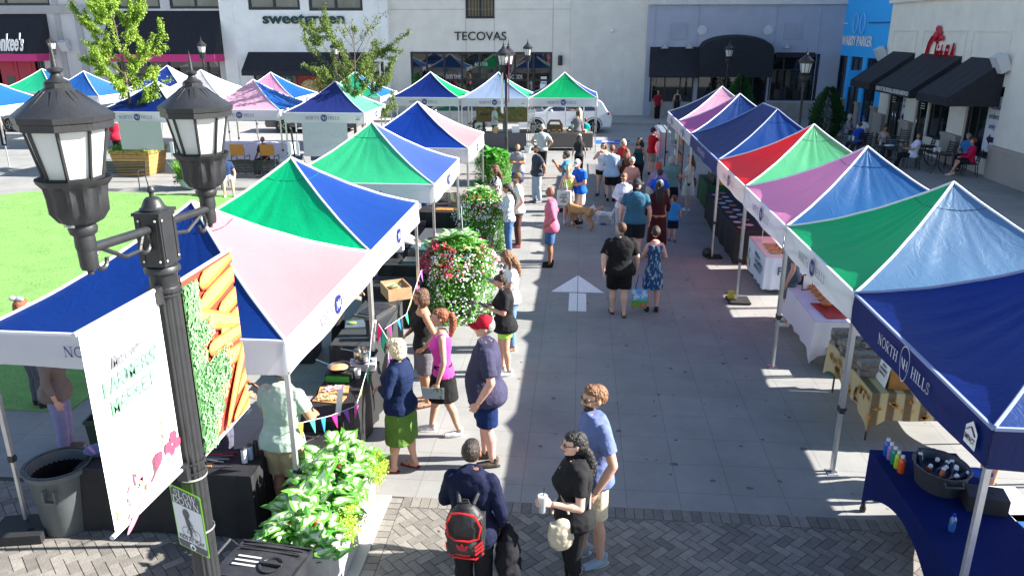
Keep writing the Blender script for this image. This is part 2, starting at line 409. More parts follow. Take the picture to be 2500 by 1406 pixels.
# ================================================================ walls
def wall_y(name_mb, x0, x1, z0, z1, Y, holes, depth=.22, sgn=1):
 """front face of a wall in the plane y=Y (facing -y) with holes (xa,xb,za,zb) and reveals"""
 xs = sorted({x0, x1, *[h[0] for h in holes], *[h[1] for h in holes]}); zs = sorted({z0, z1, *[h[2] for h in holes], *[h[3] for h in holes]})
 xs = [x for x in xs if x0 <= x <= x1]; zs = [z for z in zs if z0 <= z <= z1]
 for i in range(len(xs)-1):
  for j in range(len(zs)-1):
   cx = (xs[i]+xs[i+1])/2; cz = (zs[j]+zs[j+1])/2
   if any(h[0] < cx < h[1] and h[2] < cz < h[3] for h in holes): continue
   name_mb.face([(xs[i],Y,zs[j]),(xs[i+1],Y,zs[j]),(xs[i+1],Y,zs[j+1]),(xs[i],Y,zs[j+1])])
 for a, b, c, d in holes:
  D = Y + depth
  name_mb.face([(a,Y,c),(a,D,c),(a,D,d),(a,Y,d)]); name_mb.face([(b,Y,c),(b,Y,d),(b,D,d),(b,D,c)])
  name_mb.face([(a,Y,d),(a,D,d),(b,D,d),(b,Y,d)]); name_mb.face([(a,Y,c),(b,Y,c),(b,D,c),(a,D,c)])
def rest_of_box(mb, x0, x1, z0, z1, Y, depth):
 Z = Y + depth
 mb.face([(x0,Y,z0),(x0,Y,z1),(x0,Z,z1),(x0,Z,z0)]); mb.face([(x1,Y,z0),(x1,Z,z0),(x1,Z,z1),(x1,Y,z1)])
 mb.face([(x0,Y,z1),(x1,Y,z1),(x1,Z,z1),(x0,Z,z1)]); mb.face([(x0,Z,z0),(x0,Z,z1),(x1,Z,z1),(x1,Z,z0)])
# the same wall turned to face -x: x'=Y plane, y'=-x
TX = Matrix(((0,1,0,0),(-1,0,0,0),(0,0,1,0),(0,0,0,1)))      # (x,y,z)->(y,-x,z)
def px_rect_Y(x0, y0, x1, y1, Y):
 a = VY(x0, y0, Y); b = VY(x1, y1, Y); return (a.x, b.x, b.z, a.z)
def window_part(bld, r, Y, vs=(), hs=(), fw=.07, fcol=None, pane=GLASS_DARK, M=None, name='window'):
 """frame + pane for a hole r; vs/hs: fractions where bars stand"""
 a, b, c, d = r; fm = MB(); y0, y1 = Y+.08, Y+.17
 fm.box(a,y0,c,a+fw,y1,d); fm.box(b-fw,y0,c,b,y1,d); fm.box(a+fw,y0,d-fw,b-fw,y1,d); fm.box(a+fw,y0,c,b-fw,y1,c+fw)
 for v in vs: x = a+(b-a)*v; fm.box(x-fw/2,y0+.005,c+fw,x+fw/2,y1-.005,d-fw)
 for h in hs: z = c+(d-c)*h; fm.box(a+fw,y0+.01,z-fw/2,b-fw,y1-.01,z+fw/2)
 pn = MB().box(a+.01,Y+.12,c+.01,b-.01,Y+.13,d-.01)
 if M: fm = MB().add(fm, M); pn = MB().add(pn, M)
 f = obj(name, fm, fcol or mat('dark window frame', (.015,.018,.03), rough=.4), bld, world=True, smooth=False)
 obj('pane', pn, pane, f, smooth=False)
 return f
def awning_part(bld, x0, x1, zt, zb, Y, out, col, drop=.25, name='awning', M=None, trim=None):
 """sloped awning with cheeks and valance, facing -y"""
 m = MB(); a, b = (x0,Y,zt),(x1,Y,zt); c, d = (x1,Y-out,zb),(x0,Y-out,zb)
 N = 14
 for i in range(N):
  t0, t1 = i/N, (i+1)/N
  s0 = .035*abs(sin(t0*pi*4))*-1; s1 = .035*abs(sin(t1*pi*4))*-1
  p = [(x0+(x1-x0)*t0,Y,zt),(x0+(x1-x0)*t1,Y,zt),(x0+(x1-x0)*t1,Y-out/2,(zt+zb)/2+s1),(x0+(x1-x0)*t0,Y-out/2,(zt+zb)/2+s0)]
  q = [p[3],p[2],(p[2][0],Y-out,zb),(p[3][0],Y-out,zb)]
  m.face(p); m.face(q)
 m.face([a,d,(x0,Y,zb)]); m.face([b,(x1,Y,zb),c])
 m.mi = 1 if trim else 0
 m.box(x0,Y-out-.01,zb-drop,x1,Y-out+.005,zb); m.box(x0,Y-out+.005,zb-drop,x0+.012,Y,zb); m.box(x1-.012,Y-out+.005,zb-drop,x1,Y,zb)
 if M: m = MB().add(m, M)
 return obj(name, m, [col, trim or col], bld, world=True, smooth=False)
AWN = mat('black awning canvas', (.014,.015,.022), rough=.8, bump=.3, bscale=8, var=.25, vscale=5)
YB = 47.5
def stucco(name, col, **k): return mat(name, col, rough=.9, bump=.25, bscale=30, var=.07, vscale=1.3, **k)
# ---- grey building with the pink-trimmed awnings (far left)
def P(px, py): return VY(px, py, YB)
xe = P(545, 60).x; xs_ = P(-260, 60).x
b1 = thing('shop_building', 'grey building with black awnings trimmed in pink and red double doors, far left', 'building', ((xs_+xe)/2, YB, 0))
h1 = [px_rect_Y(-110,-60,122,14,YB), px_rect_Y(275,-60,392,22,YB), px_rect_Y(404,-60,540,22,YB), px_rect_Y(-60,118,128,262,YB), px_rect_Y(280,118,548,262,YB)]
h1 = [(a,b,max(c,.15),d) for a,b,c,d in h1]
m = MB(); wall_y(m, xs_, xe, 0, 11, YB, h1); rest_of_box(m, xs_, xe, 0, 11, YB, 9)
obj('wall', m, stucco('light grey stucco', (.58,.57,.58)), b1, world=True, smooth=False)
wf = mat('dark window frame', (.015,.018,.03), rough=.4)
GL2 = mat('pale upper glass', (.10,.115,.12), rough=.08, spec=.9, var=.5, vscale=.8)
for r in h1[:3]: window_part(b1, r, YB, vs=(.33,.66) if r[1]-r[0] > 8 else (.5,), hs=(.5,), fw=.14, pane=GL2)
window_part(b1, h1[4], YB, vs=(.1,.3,.5,.7,.88), hs=(.55,), fw=.12)
r = h1[3]; window_part(b1, (P(88,150).x, r[1], r[2], r[3]), YB, vs=(.5,), hs=(.6,), fw=.1)
obj('wall', MB().box(r[0],YB+.1,r[2],P(-20,150).x,YB+.2,r[3]), wf, b1, world=True, smooth=False)
dx0, dx1 = P(-5,150).x, P(82,150).x; RED = mat('crimson door paint', (.45,.01,.05), rough=.4, var=.08)
for a, b in ((dx0,(dx0+dx1)/2-.02),((dx0+dx1)/2+.02,dx1)):
 dm = MB().box(a,YB+.06,.15,b,YB+.14,3.75); w = b-a
 dm.box(a+.25,YB+.035,2.5,b-.25,YB+.058,3.4); dm.box(a+.12,YB+.03,3.45,b-.12,YB+.058,3.5)
 d = obj('door', dm, RED, b1, world=True, smooth=False)
 obj('pane', MB().box(a+.3,YB+.04,.9,b-.3,YB+.057,2.2), GLASS_DARK, d, smooth=False)
PINK = mat('magenta awning trim', (.52,.03,.18), rough=.7, var=.06)
a = awning_part(b1, P(-90,120).x, P(128,120).x, P(0,35).z, P(0,120).z-.25, YB, 1.6, AWN, drop=.42, trim=PINK)
t = MB(); c0 = VY(-2,116,YB-1.2)
put2d(t, font2d('onkee\'s', True, .35), VY(-8,124,YB-1.66), (1,0,0), (0,.15,1), 1.0, width=VY(62,110,YB-1.66).x-VY(-6,110,YB-1.66).x, depth=.03)
obj('lettering', t, mat('white sign paint', (.85,.85,.85), rough=.5, emit=0), a, smooth=False)
awning_part(b1, P(280,120).x, P(551,120).x, P(0,28).z, P(0,120).z-.25, YB, 1.6, AWN, drop=.42, trim=PINK)
tm = MB(); x0, x1 = P(136,60).x, P(160,60).x
tm.box(x0,YB-.06,1.2,x0+.35,YB-.005,11); tm.box(P(-200,60).x,YB-.12,P(0,34).z,P(270,30).x,YB-.063,P(0,15).z); tm.box(P(185,60).x,YB-.06,.2,P(200,60).x,YB-.005,P(0,36).z)
obj('cornice', tm, stucco('grey trim', (.40,.40,.41)), b1, world=True, smooth=False)
def wall_lamp(bld, x, z, Y=YB, M=None, big=1.):
 m = MB().tube([(x,Y,z+.1),(x,Y-.12*big,z+.12),(x,Y-.3*big,z+.1)], .02*big, n=6).lathe([(.05*big,.12*big),(.07*big,.1*big),(.2*big,-.08*big),(.19*big,-.1*big),(0,-.04)], n=12, c=(x,Y-.32*big,z))
 if M: m = MB().add(m, M)
 obj('wall_lamp', m, mat('lamp enamel', (.45,.45,.45), rough=.3, metal=.4), bld, world=True)
def flood_box(bld, x, z, Y=YB, M=None):
 m = MB().obox((x,Y-.25,z), .5,.35,.6, Matrix.Rotation(.5,3,'X')).box(x-.05,Y-.1,z-.05,x+.05,Y,z+.2)
 if M: m = MB().add(m, M)
 obj('flood_light', m, mat('pale grey casing', (.6,.6,.62), rough=.5), bld, world=True, smooth=False)
flood_box(b1, P(163,112).x, P(0,112).z);
# ---- white building
Yw = YB - .35
def Pw(px, py): return VY(px, py, Yw)
x0, x1 = xe, Pw(946,60).x
b2 = thing('shop_building', 'white building with green lowercase sign and small black awning behind the tree', 'building', ((x0+x1)/2, Yw, 0))
h2 = [px_rect_Y(597,-70,733,25,Yw), px_rect_Y(747,-70,886,27,Yw), px_rect_Y(615,150,942,268,Yw)]; h2[2] = (h2[2][0], h2[2][1], .15, h2[2][3])
m = MB(); wall_y(m, x0, x1, 0, 11, Yw, h2); rest_of_box(m, x0, x1, 0, 11, Yw, 9)
WST = stucco('white stucco', (.86,.86,.85))
obj('wall', m, WST, b2, world=True, smooth=False)
for r in h2[:2]: window_part(b2, r, Yw, vs=(.5,), hs=(.5,), fw=.16, pane=GL2)
sf = window_part(b2, h2[2], Yw, vs=(.17,.33,.55,.75,.9), hs=(.78,), fw=.09)
# posters in its window
pg = MB(); r0 = VY(658,178,Yw); r1 = VY(712,236,Yw); pg.box(r0.x,Yw+.105,.6,r1.x,Yw+.117,r0.z)
po = obj('window_poster', pg, mat('dark green poster', (.02,.12,.10), rough=.5), b2, world=True, smooth=False)
t = MB(); put2d(t, font2d('invented the', True), (r0.x+.15,Yw+.10,r0.z-.55), (1,0,0), (0,0,1), .26, width=(r1.x-r0.x)*.85); put2d(t, font2d('best bowl', True), (r0.x+.6,Yw+.10,r0.z-1.0), (1,0,0), (0,0,1), .26, width=(r1.x-r0.x)*.62)
obj('lettering', t, WHITE, po, smooth=False)
r0 = VY(718,176,Yw); r1 = VY(790,236,Yw)
po = obj('window_poster', MB().box(r0.x,Yw+.095,.6,r1.x,Yw+.104,r0.z), mat('red food poster', (.35,.03,.02), rough=.5, var=.9, vscale=3), b2, world=True, smooth=False)
obj('picture', MB().lathe([(0,0),(.5,0),(.55,.01),(0,.012)], n=20), mat('bowl picture', (.55,.4,.2), rough=.5, var=.9, vscale=9), po)
po.children[0].rotation_euler = (pi/2,0,0); po.children[0].location = ((r0.x+r1.x)/2, Yw+.09, r0.z-1.0)
awning_part(b2, Pw(606,125).x, Pw(892,125).x, Pw(0,126).z, Pw(0,168).z, Yw, 1.3, AWN, drop=.28)
t = MB(); a_, b_ = Pw(643,58), Pw(842,58)
put2d(t, font2d('sweetgreen', True), (a_.x,Yw-.09,a_.z), (1,0,0), (0,0,1), .62, width=b_.x-a_.x, depth=-.08)
obj('sign_lettering', t, mat('dark green sign', (.005,.07,.075), rough=.4), b2, world=True, smooth=False)
t = MB(); A, B = Pw(605,72), Pw(890,122)
for q in ((A.x,A.x+.05,B.z,A.z),(B.x-.05,B.x,B.z,A.z),(A.x+.05,B.x-.05,A.z-.05,A.z)): t.box(q[0],Yw-.03,q[2],q[1],Yw-.002,q[3])
for px in (568,): t.box(Pw(px,50).x-.06,Yw-.06,.2,Pw(px,50).x+.06,Yw-.002,10)
t.box(Pw(922,50).x-.05,Yw-.05,.2,Pw(922,50).x+.05,Yw-.002,10)
obj('wall_trim', t, WST, b2, world=True, smooth=False)
t = MB().lathe([(.22,0),(.26,.03),(.22,.03)], n=16); t = MB().add(t, Matrix.Translation((Pw(582,145).x,Yw-.002,Pw(582,145).z)) @ Matrix.Rotation(pi/2,4,'X'))
obj('vent', t, WST, b2, world=True)
# ---- beige building
x0, x1, x2 = Pw(946,60).x, P(1393,60).x, P(1580,60).x
b3 = thing('shop_building', 'warm beige building with spaced black capitals and a wide dark shopfront', 'building', ((x0+x2)/2, YB, 0))
h3 = [px_rect_Y(1135,-80,1208,46,YB), px_rect_Y(1001,127,1346,268,YB)]; h3[1] = (h3[1][0], h3[1][1], .15, h3[1][3])
m = MB(); wall_y(m, x0, x1, 0, 11, YB, h3); rest_of_box(m, x0, x1, 0, 11, YB, 9)
BE = stucco('beige stucco', (.77,.73,.66))
obj('wall', m, BE, b3, world=True, smooth=False)
m = MB().box(x1,YB-.08,0,x2,YB+9,11); obj('wall', m, stucco('patched beige stucco', (.71,.68,.62)), b3, world=True, smooth=False)
m = MB()
for i, (px, w, h) in enumerate(((1452,18,60),(1478,14,48),(1496,22,96),(1524,16,120))):
 A = P(px, 250-h); m.box(A.x,YB-.083,P(0,250).z,A.x+w*.024,YB-.081,A.z)
obj('repair_patch', m, stucco('repair plaster', (.735,.71,.655)), b3, world=True, smooth=False)
w = window_part(b3, h3[0], YB, vs=(.5,), fw=.12)
m = MB(); a, b, c, d = h3[0]
for i in range(9): x = a+.1+(b-a-.2)*i/8; m.box(x-.012,YB-.07,c+.02,x+.012,YB-.046,c+1.3)
m.box(a,YB-.075,c+1.3,b,YB-.04,c+1.34); m.box(a,YB-.075,c+.02,b,YB-.04,c+.05)
obj('balcony_rail', m, BLACK_METAL, b3, world=True, smooth=False)
sf = window_part(b3, h3[1], YB, vs=(.115,.24,.365,.49,.615,.74,.87), hs=(.55,), fw=.12)
t = MB(); a_, b_ = P(1110,99), P(1236,99)
put2d(t, font2d('TECOVAS', False), (a_.x,YB-.07,a_.z), (1,0,0), (0,0,1), .5, width=b_.x-a_.x, depth=-.06)
o = obj('sign_lettering', t, mat('black sign letters', (.015,.015,.015), rough=.4), b3, world=True, smooth=False)
t = MB()
for s, px, py, pw, h in (('4158 110',1158,162,31,.22),('GOOD TIMES,',1082,193,46,.24),('LONGGOODS',1215,193,60,.24)):
 A, B = P(px,py), P(px+pw,py); t = MB(); put2d(t, font2d(s), (A.x,YB+.105,A.z), (1,0,0), (0,0,1), h, width=B.x-A.x); obj('window_lettering', t, WHITE, b3, world=True, smooth=False)
A = P(1320,188); m = MB().box(A.x,YB+.10,A.z-.9,A.x+.35,YB+.108,A.z)
po = obj('window_poster', m, PAPER, b3, world=True, smooth=False)
obj('symbol', MB().box(A.x+.05,YB+.092,A.z-.62,A.x+.3,YB+.099,A.z-.35), mat('sign blue', (.02,.12,.5), rough=.5), po, smooth=False)
A = P(1368,148); obj('wall_light', MB().lathe([(.10,-.28),(.13,-.27),(.13,.27),(.10,.28)], n=12, c=(A.x,YB-.16,A.z)), BLACK_METAL, b3, world=True)
m = MB()
for px in (1137,1207,1350,1393): m.box(P(px,60).x-.012,YB-.012,P(0,124).z if px < 1346 else .2,P(px,60).x+.012,YB-.002,10)
m.box(x0,YB-.012,P(0,26).z-.01,x1,YB-.002,P(0,26).z+.01)
obj('wall_joint', m, stucco('joint shadow line', (.40,.38,.36)), b3, world=True, smooth=False)
A = P(1495,76); obj('camera_dome', MB().ell((A.x,YB-.12,A.z), (.12,.12,.1)), WHITE, b3, world=True)
# ---- blue-grey building with the arched awning
Yg = 47.1
def Pg(px, py): return VY(px, py, Yg)
x0, x1 = P(1580,60).x, 14.5
b4 = thing('shop_building', 'blue-grey building with an arched black awning and a checkered stone base', 'building', ((x0+x1)/2, Yg, 0))
h4 = [px_rect_Y(1590,140,1690,250,Yg), px_rect_Y(1708,140,1865,282,Yg), px_rect_Y(1884,132,1990,247,Yg)]
h4[1] = (h4[1][0], h4[1][1], .15, h4[1][3])
BG = stucco('blue grey stucco', (.38,.40,.49))
m = MB(); ztop = Pg(1700,12).z; wall_y(m, x0, x1, 0, ztop, Yg, h4); rest_of_box(m, x0, x1, 0, ztop, Yg, 9)
obj('wall', m, BG, b4, world=True, smooth=False)
m = MB().box(x0,Yg-.15,ztop,x1,Yg+9,ztop+.28).box(x0,Yg-.05,ztop+.28,x1,Yg+9,11)
obj('cornice', m, stucco('warm grey cornice', (.62,.60,.58)), b4, world=True, smooth=False)
window_part(b4, h4[0], Yg, vs=(.35,.7), hs=(.8,), fw=.08); window_part(b4, h4[1], Yg, vs=(.2,.4,.6,.8), hs=(.8,), fw=.08); window_part(b4, h4[2], Yg, vs=(.28,.55,.8), hs=(.66,), fw=.08)
awning_part(b4, Pg(1588,112).x, Pg(1706,112).x, Pg(0,112).z, Pg(0,176).z, Yg, .9, AWN, drop=.1)
xa, xb = Pg(1706,112).x, Pg(1882,112).x; zt, zc, zb = Pg(0,84).z, Pg(0,112).z, Pg(0,178).z
m = MB(); N = 24; top = []
for i in range(N+1):
 t = i/N; x = xa+(xb-xa)*t; top.append((x, zc+(zt-zc)*sqrt(max(0,1-(2*t-1)**2))*1.0))
for i in range(N):
 (p, zp), (q, zq) = top[i], top[i+1]
 m.face([(p,Yg,zp),(q,Yg,zq),(q,Yg-1.0,zq-.12),(p,Yg-1.0,zp-.12)]); m.face([(p,Yg-1.0,zp-.12),(q,Yg-1.0,zq-.12),(q,Yg-1.05,zb),(p,Yg-1.05,zb)])
m.face([(xa,Yg,zc),(xa,Yg-1.0,zc-.12),(xa,Yg-1.05,zb),(xa,Yg,zb)]); m.face([(xb,Yg,zc),(xb,Yg,zb),(xb,Yg-1.05,zb),(xb,Yg-1.0,zc-.12)])
obj('arched_awning', m, AWN, b4, world=True, smooth=False)
awning_part(b4, Pg(1893,126).x, Pg(1990,126).x, Pg(0,124).z, Pg(0,133).z, Yg, .3, AWN, drop=.05)
t = MB(); A = Pg(1748,193); put2d(t, font2d('4158 111'), (A.x,Yg+.11,A.z), (1,0,0), (0,0,1), .24, width=Pg(1788,193).x-A.x); obj('window_lettering', t, WHITE, b4, world=True, smooth=False)
for px in (1622,1681,1918): A = Pg(px,114); wall_lamp(b4, A.x, A.z, Yg, big=1.1)
m = MB()
for px in (1714,1876): A = Pg(px,75); m.add(MB().lathe([(.25,0),(.27,.03),(.2,.05),(.1,.04),(.05,.06)], n=20), Matrix.Translation((A.x,Yg-.003,A.z)) @ Matrix.Rotation(pi/2,4,'X'))
obj('medallion', m, stucco('pale stone', (.55,.56,.6)), b4, world=True)
m = MB()
for q in ((1638,57,1676,97),(1916,57,1956,97)):
 a, b, c, d = px_rect_Y(*q, Yg); m.box(a,Yg-.04,c,b,Yg-.003,d)
for px in (1600,1705,1895,2003): m.box(Pg(px,60).x-.015,Yg-.02,1,Pg(px,60).x+.015,Yg-.003,ztop-.01)
obj('wall_panel', m, stucco('blue grey relief', (.34,.36,.44)), b4, world=True, smooth=False)
m = MB(); a = Pg(1870,250); q = .42; k = 0
for i in range(6):
 for j in range(2):
  m.mi = (i+j) % 2; m.box(a.x+i*q,Yg-.03,.13+j*q,a.x+(i+1)*q-.01,Yg-.003,.13+(j+1)*q-.01)
for i in range(5):
 for j in range(2):
  xx = Pg(1588,250).x+i*q; m.mi = (i+j) % 2
  if j < 2: m.box(xx,Yg-.03,.13+j*q,xx+q-.01,Yg-.003,.13+(j+1)*q-.01)
obj('stone_base', m, [stucco('tan stone', (.36,.30,.24)), stucco('grey stone', (.33,.33,.34))], b4, world=True, smooth=False)
# ---- right-hand side: walls facing -x (built facing -y, then turned)
XW = 14.5
def R_Y(px, py): v = VX(px, py, XW); return v.y, v.z
def Mx(mb): return MB().add(mb, TX)   # (u,v,z)->(v,-u,z): v=plane X, u=-Y
def hole(px0, px1, zb, zt, yref): return (-R_Y(px0, yref)[0], -R_Y(px1, yref)[0], zb, zt)
yc = R_Y(2181,10)[0]; HR = 7.8
b5 = thing('shop_building', 'bright blue building with round spectacles emblem and stone pillar feet', 'building', (XW, 44, 0))
zt = R_Y(2103,140)[1]
h5 = [hole(2040,2066,.15,R_Y(2045,135)[1],171), hole(2074,2103,.15,R_Y(2080,138)[1],171), hole(2113,2144,.15,R_Y(2120,142)[1],171)]
m = MB(); ye = 47.4; wall_y(m, -ye, -yc, 0, HR+1, XW, h5); rest_of_box(m, -ye, -yc, 0, HR+1, XW, 9)
SKY = mat('bright blue paint', (.03,.42,.95), rough=.7, bump=.15, var=.05)
obj('wall', Mx(m), SKY, b5, world=True, smooth=False)
for h in h5: window_part(b5, h, XW, vs=(.5,), hs=(.72,.3), fw=.08, M=TX, fcol=mat('dark window frame', (.015,.018,.03), rough=.4))
m = MB()
for a, b in ((-ye,h5[0][0]),(h5[0][1],h5[1][0]),(h5[1][1],h5[2][0]),(h5[2][1],-yc)): m.box(a+.02,XW-.12,.1,b-.02,XW-.004,1.25); m.box(a,XW-.16,1.25,b,XW-.004,1.36)
obj('pillar_foot', Mx(m), stucco('brown stone', (.30,.27,.24)), b5, world=True, smooth=False)
t = MB(); (ya, za), (yb, zb_) = R_Y(2057,110), R_Y(2130,117)
put2d(t, font2d('WARBY PARKER', True), (XW-.06,ya,za), (0,-1,0), (0,0,1), .5, width=ya-yb, depth=-.02)
o = obj('sign_lettering', t, WHITE, b5, world=True, smooth=False)
m = MB()
for px in (2093,2110):
 y_, z_ = R_Y(px,58); m.tube([(XW-.08,y_+.36*cos(a*pi/12),z_+.48*sin(a*pi/12)) for a in range(25)], .03, n=6)
obj('spectacles_emblem', m, mat('pale blue rings', (.25,.55,.85), rough=.4), b5, world=True)
y_, z_ = R_Y(2070,58); obj('light_strip', MB().box(XW-.05,y_,z_-.03,XW-.003,ye-.05,z_+.03), mat('white strip', (.7,.75,.8), rough=.4), b5, world=True, smooth=False)
obj('light_strip', MB().box(XW-.05,yc+.03,z_-.02,XW-.003,R_Y(2122,58)[0],z_+.04), mat('dark blue strip', (.01,.08,.35), rough=.4), b5, world=True, smooth=False)
y_, z_ = R_Y(2122,190); obj('blade_sign', MB().box(XW-1.1,y_-.06,z_-.45,XW-.003,y_+.06,z_+.35), SKY, b5, world=True, smooth=False)
# cream building
yN = 22.4
b6 = thing('shop_building', 'cream building with three black awnings and a red script logo on the right', 'building', (XW, 31, 0))
zA = 3.0
h6 = [hole(2165,2208,.05,zA,273), hole(2232,2260,.05,zA,290), hole(2263,2314,.7,zA,290), hole(2352,2436,.55,zA+.1,307)]
m = MB(); wall_y(m, -yc, -yN, 0, HR, XW, h6); rest_of_box(m, -yc, -yN, 0, HR, XW, 12)
CR = stucco('cream stucco', (.82,.77,.68))
obj('wall', Mx(m), CR, b6, world=True, smooth=False)
for i, h in enumerate(h6): window_part(b6, h, XW, vs=(.5,) if i in (0,2) else ((.35,) if i == 3 else ()), hs=((.78,) if i != 1 else ()), fw=.09, M=TX)
m = MB()
for i, (a, b) in enumerate(((-yc,h6[0][0]),(h6[0][1],h6[1][0]),(h6[2][1],h6[3][0]),(h6[3][1],-yN))):
 m.box(a+.03,XW-.18,0,b-.03,XW-.004,1.0); m.box(a-.0,XW-.22,1.0,b+.0,XW-.004,1.12)
obj('pillar_foot', Mx(m), stucco('sandstone', (.40,.36,.32)), b6, world=True, smooth=False)
m = MB(); ys = [R_Y(p,74)[0] for p in (2185,2243,2258,2365,2380,2475)]; zp = R_Y(2300,74)[1]; z0 = R_Y(2200,140)[1]
for a, b in ((0,1),(2,3),(4,5)):
 m.box(-ys[a],XW-.035,z0,-ys[a]+.06,XW-.003,zp); m.box(-ys[b]-.06,XW-.035,z0,-ys[b],XW-.003,zp); m.box(-ys[a]+.06,XW-.035,zp-.06,-ys[b]-.06,XW-.003,zp)
m.box(-yc,XW-.2,R_Y(2200,2)[1]-.1,-yN,XW-.003,R_Y(2200,2)[1]+.15)
obj('wall_trim', Mx(m), stucco('cream trim', (.78,.73,.65)), b6, world=True, smooth=False)
for i, (pt0, pt1, yt) in enumerate((((2178,146),(2232,150),150),((2250,152),(2348,160),155),((2368,163),(2456,170),165))):
 y0_, zt_ = R_Y(*pt0); y1_, _ = R_Y(*pt1); zt_ = 4.0
 aw = awning_part(b6, -y0_, -y1_, zt_, 2.72, XW, 1.75, AWN, drop=.3, M=TX)
 if i == 1:
  t = MB(); put2d(t, font2d('HOME OF THE ORIGINAL CHICKEN SANDWICH', True), (XW-1.775,y0_-.1,2.5), (0,-1,0), (0,0,1), .17, width=(y0_-y1_)-.2)
  obj('lettering', t, WHITE, aw, smooth=False)
(ya, za) = R_Y(2262,141); (yb, zb_) = R_Y(2330,146); t = MB(); wd = ya-yb
put2d(t, font2d('C', True, .2), (XW-.10,ya,za-.38), (0,-1,0), (0,0,1), 1.35, width=wd*.40, depth=-.06)
put2d(t, font2d('hick-fil', False, .25), (XW-.10,ya-wd*.33,za-.15), (0,-1,0), (0,0,1), .75, width=wd*.50, depth=-.04)
put2d(t, font2d('A', True, .2), (XW-.10,ya-wd*.86,za-.15), (0,-1,0), (0,0,1), .8, width=wd*.16, depth=-.04)
for i, (dy, dz, r_) in enumerate(((.30,1.35,.2),(.42,1.5,.17),(.36,1.68,.14),(.52,1.25,.13))): t.ell((XW-.1,ya-wd*dy,za+dz*.85-.27), (.07,.2,r_*.9))
obj('sign_lettering', t, mat('red sign letters', (.50,.01,.03), rough=.35), b6, world=True, smooth=False)
po = None
for (pa, pb, yr) in (((2393,2434),'x',307),((2205,2212),'y',290)):
 ya_, yb_ = R_Y(pa[0] if isinstance(pa, tuple) else pa, yr)[0], 0
 break
ya_, yb_ = R_Y(2400,307)[0], h6[3][1]*-1+.05
pm_ = MB().box(XW+.085,yb_,.8,XW+.11,ya_,2.75)
po = obj('window_poster', pm_, mat('white poster', (.72,.74,.82), rough=.6), b6, world=True, smooth=False)
t = MB(); W_ = ya_-yb_
for s, z in (('Mobile',2.3),('orders',1.97),('only',1.62)): put2d(t, font2d(s, True), (XW+.08,(ya_+yb_)/2,z), (0,-1,0), (0,0,1), .2, center=True, width=W_*(.72 if s != 'only' else .5))
ah = [(-.3,0),(0,.2),(0,.1),(.3,.1),(.3,-.1),(0,-.1),(0,-.2)]
t.raw([(XW+.08,(ya_+yb_)/2-a*W_*.9,1.25+b) for a, b in ah], [tuple(range(7))])
obj('lettering', t, mat('dark navy print', (.02,.01,.05), rough=.6), po, smooth=False)
ya_ = h6[0][1]*-1
po = obj('window_poster', MB().box(XW+.085,ya_+.02,.9,XW+.11,ya_+.55,2.5), mat('white poster', (.72,.74,.82), rough=.6), b6, world=True, smooth=False)
t = MB()
for s, z in (('Mob',2.15),('ord',1.87),('onl',1.6)): put2d(t, font2d(s, True), (XW+.08,ya_+.5,z), (0,-1,0), (0,0,1), .2, width=.4)
t.raw([(XW+.08,ya_+.28-a*.7,1.2+b) for a, b in ah], [tuple(range(7))])
obj('lettering', t, mat('dark navy print', (.02,.01,.05), rough=.6), po, smooth=False)
for px, py in ((2163,132),(2462,155)): y_, z_ = R_Y(px,py); flood_box(b6, -y_, z_, XW, M=TX)
for h in (h6[0], h6[1]):
 for s in ((.42,.58) if h is h6[0] else (.3,)):
  u = h[0]+(h[1]-h[0])*s; obj('door_handle', Mx(MB().tube([(u,XW+.02,.95),(u,XW-.04,.98),(u,XW-.04,1.32),(u,XW+.02,1.35)], .02, n=6)), CHROME, b6, world=True)
t = MB()
for h, ys__ in ((h6[0], .2),(h6[1], .2)):
 for k in range(5): t.box(XW+.075,-(h[0]+.25+.45),1.75+k*.1,XW+.078,-(h[0]+.25),1.78+k*.1)
obj('window_lettering', t, WHITE, b6, world=True, smooth=False)
# low building beyond the camera's right edge keeps the end wall closed
# ================================================================ tents
ZE, ZP, VD = 2.25, 3.21, .34
FAB = {}
def fabric(c, gloss=.42):
 k = (c, gloss)
 if k in FAB: return FAB[k]
 m = bpy.data.materials.new('tent fabric'); m.use_nodes = True; nt = m.node_tree; n = nt.nodes; l = nt.links; p = n['Principled BSDF']
 p.inputs['Base Color'].default_value = (*c,1); p.inputs['Roughness'].default_value = gloss; p.inputs['Specular IOR Level'].default_value = .5
 tc = n.new('ShaderNodeTexCoord'); mp = n.new('ShaderNodeMapping'); l.new(tc.outputs['Object'], mp.inputs[0])
 nz = n.new('ShaderNodeTexNoise'); nz.inputs['Scale'].default_value = 5; nz.inputs['Detail'].default_value = 4; nz.inputs['Roughness'].default_value = .6; nz.inputs['Distortion'].default_value = .8
 mp.inputs['Scale'].default_value = (1,1,.35); l.new(mp.outputs[0], nz.inputs['Vector'])
 rg = n.new('ShaderNodeMath'); rg.operation = 'ABSOLUTE'; sb = n.new('ShaderNodeMath'); sb.operation = 'SUBTRACT'; sb.inputs[1].default_value = .5
 l.new(nz.outputs['Fac'], sb.inputs[0]); l.new(sb.outputs[0], rg.inputs[0])
 b = n.new('ShaderNodeBump'); b.inputs['Strength'].default_value = .45; b.inputs['Distance'].default_value = .03; l.new(rg.outputs[0], b.inputs['Height']); l.new(b.outputs[0], p.inputs['Normal'])
 t = n.new('ShaderNodeBsdfTranslucent'); t.inputs[0].default_value = (*c,1)
 mx = n.new('ShaderNodeMixShader'); mx.inputs[0].default_value = .46; l.new(p.outputs[0], mx.inputs[1]); l.new(t.outputs[0], mx.inputs[2]); l.new(mx.outputs[0], n['Material Output'].inputs[0])
 FAB[k] = m; return m
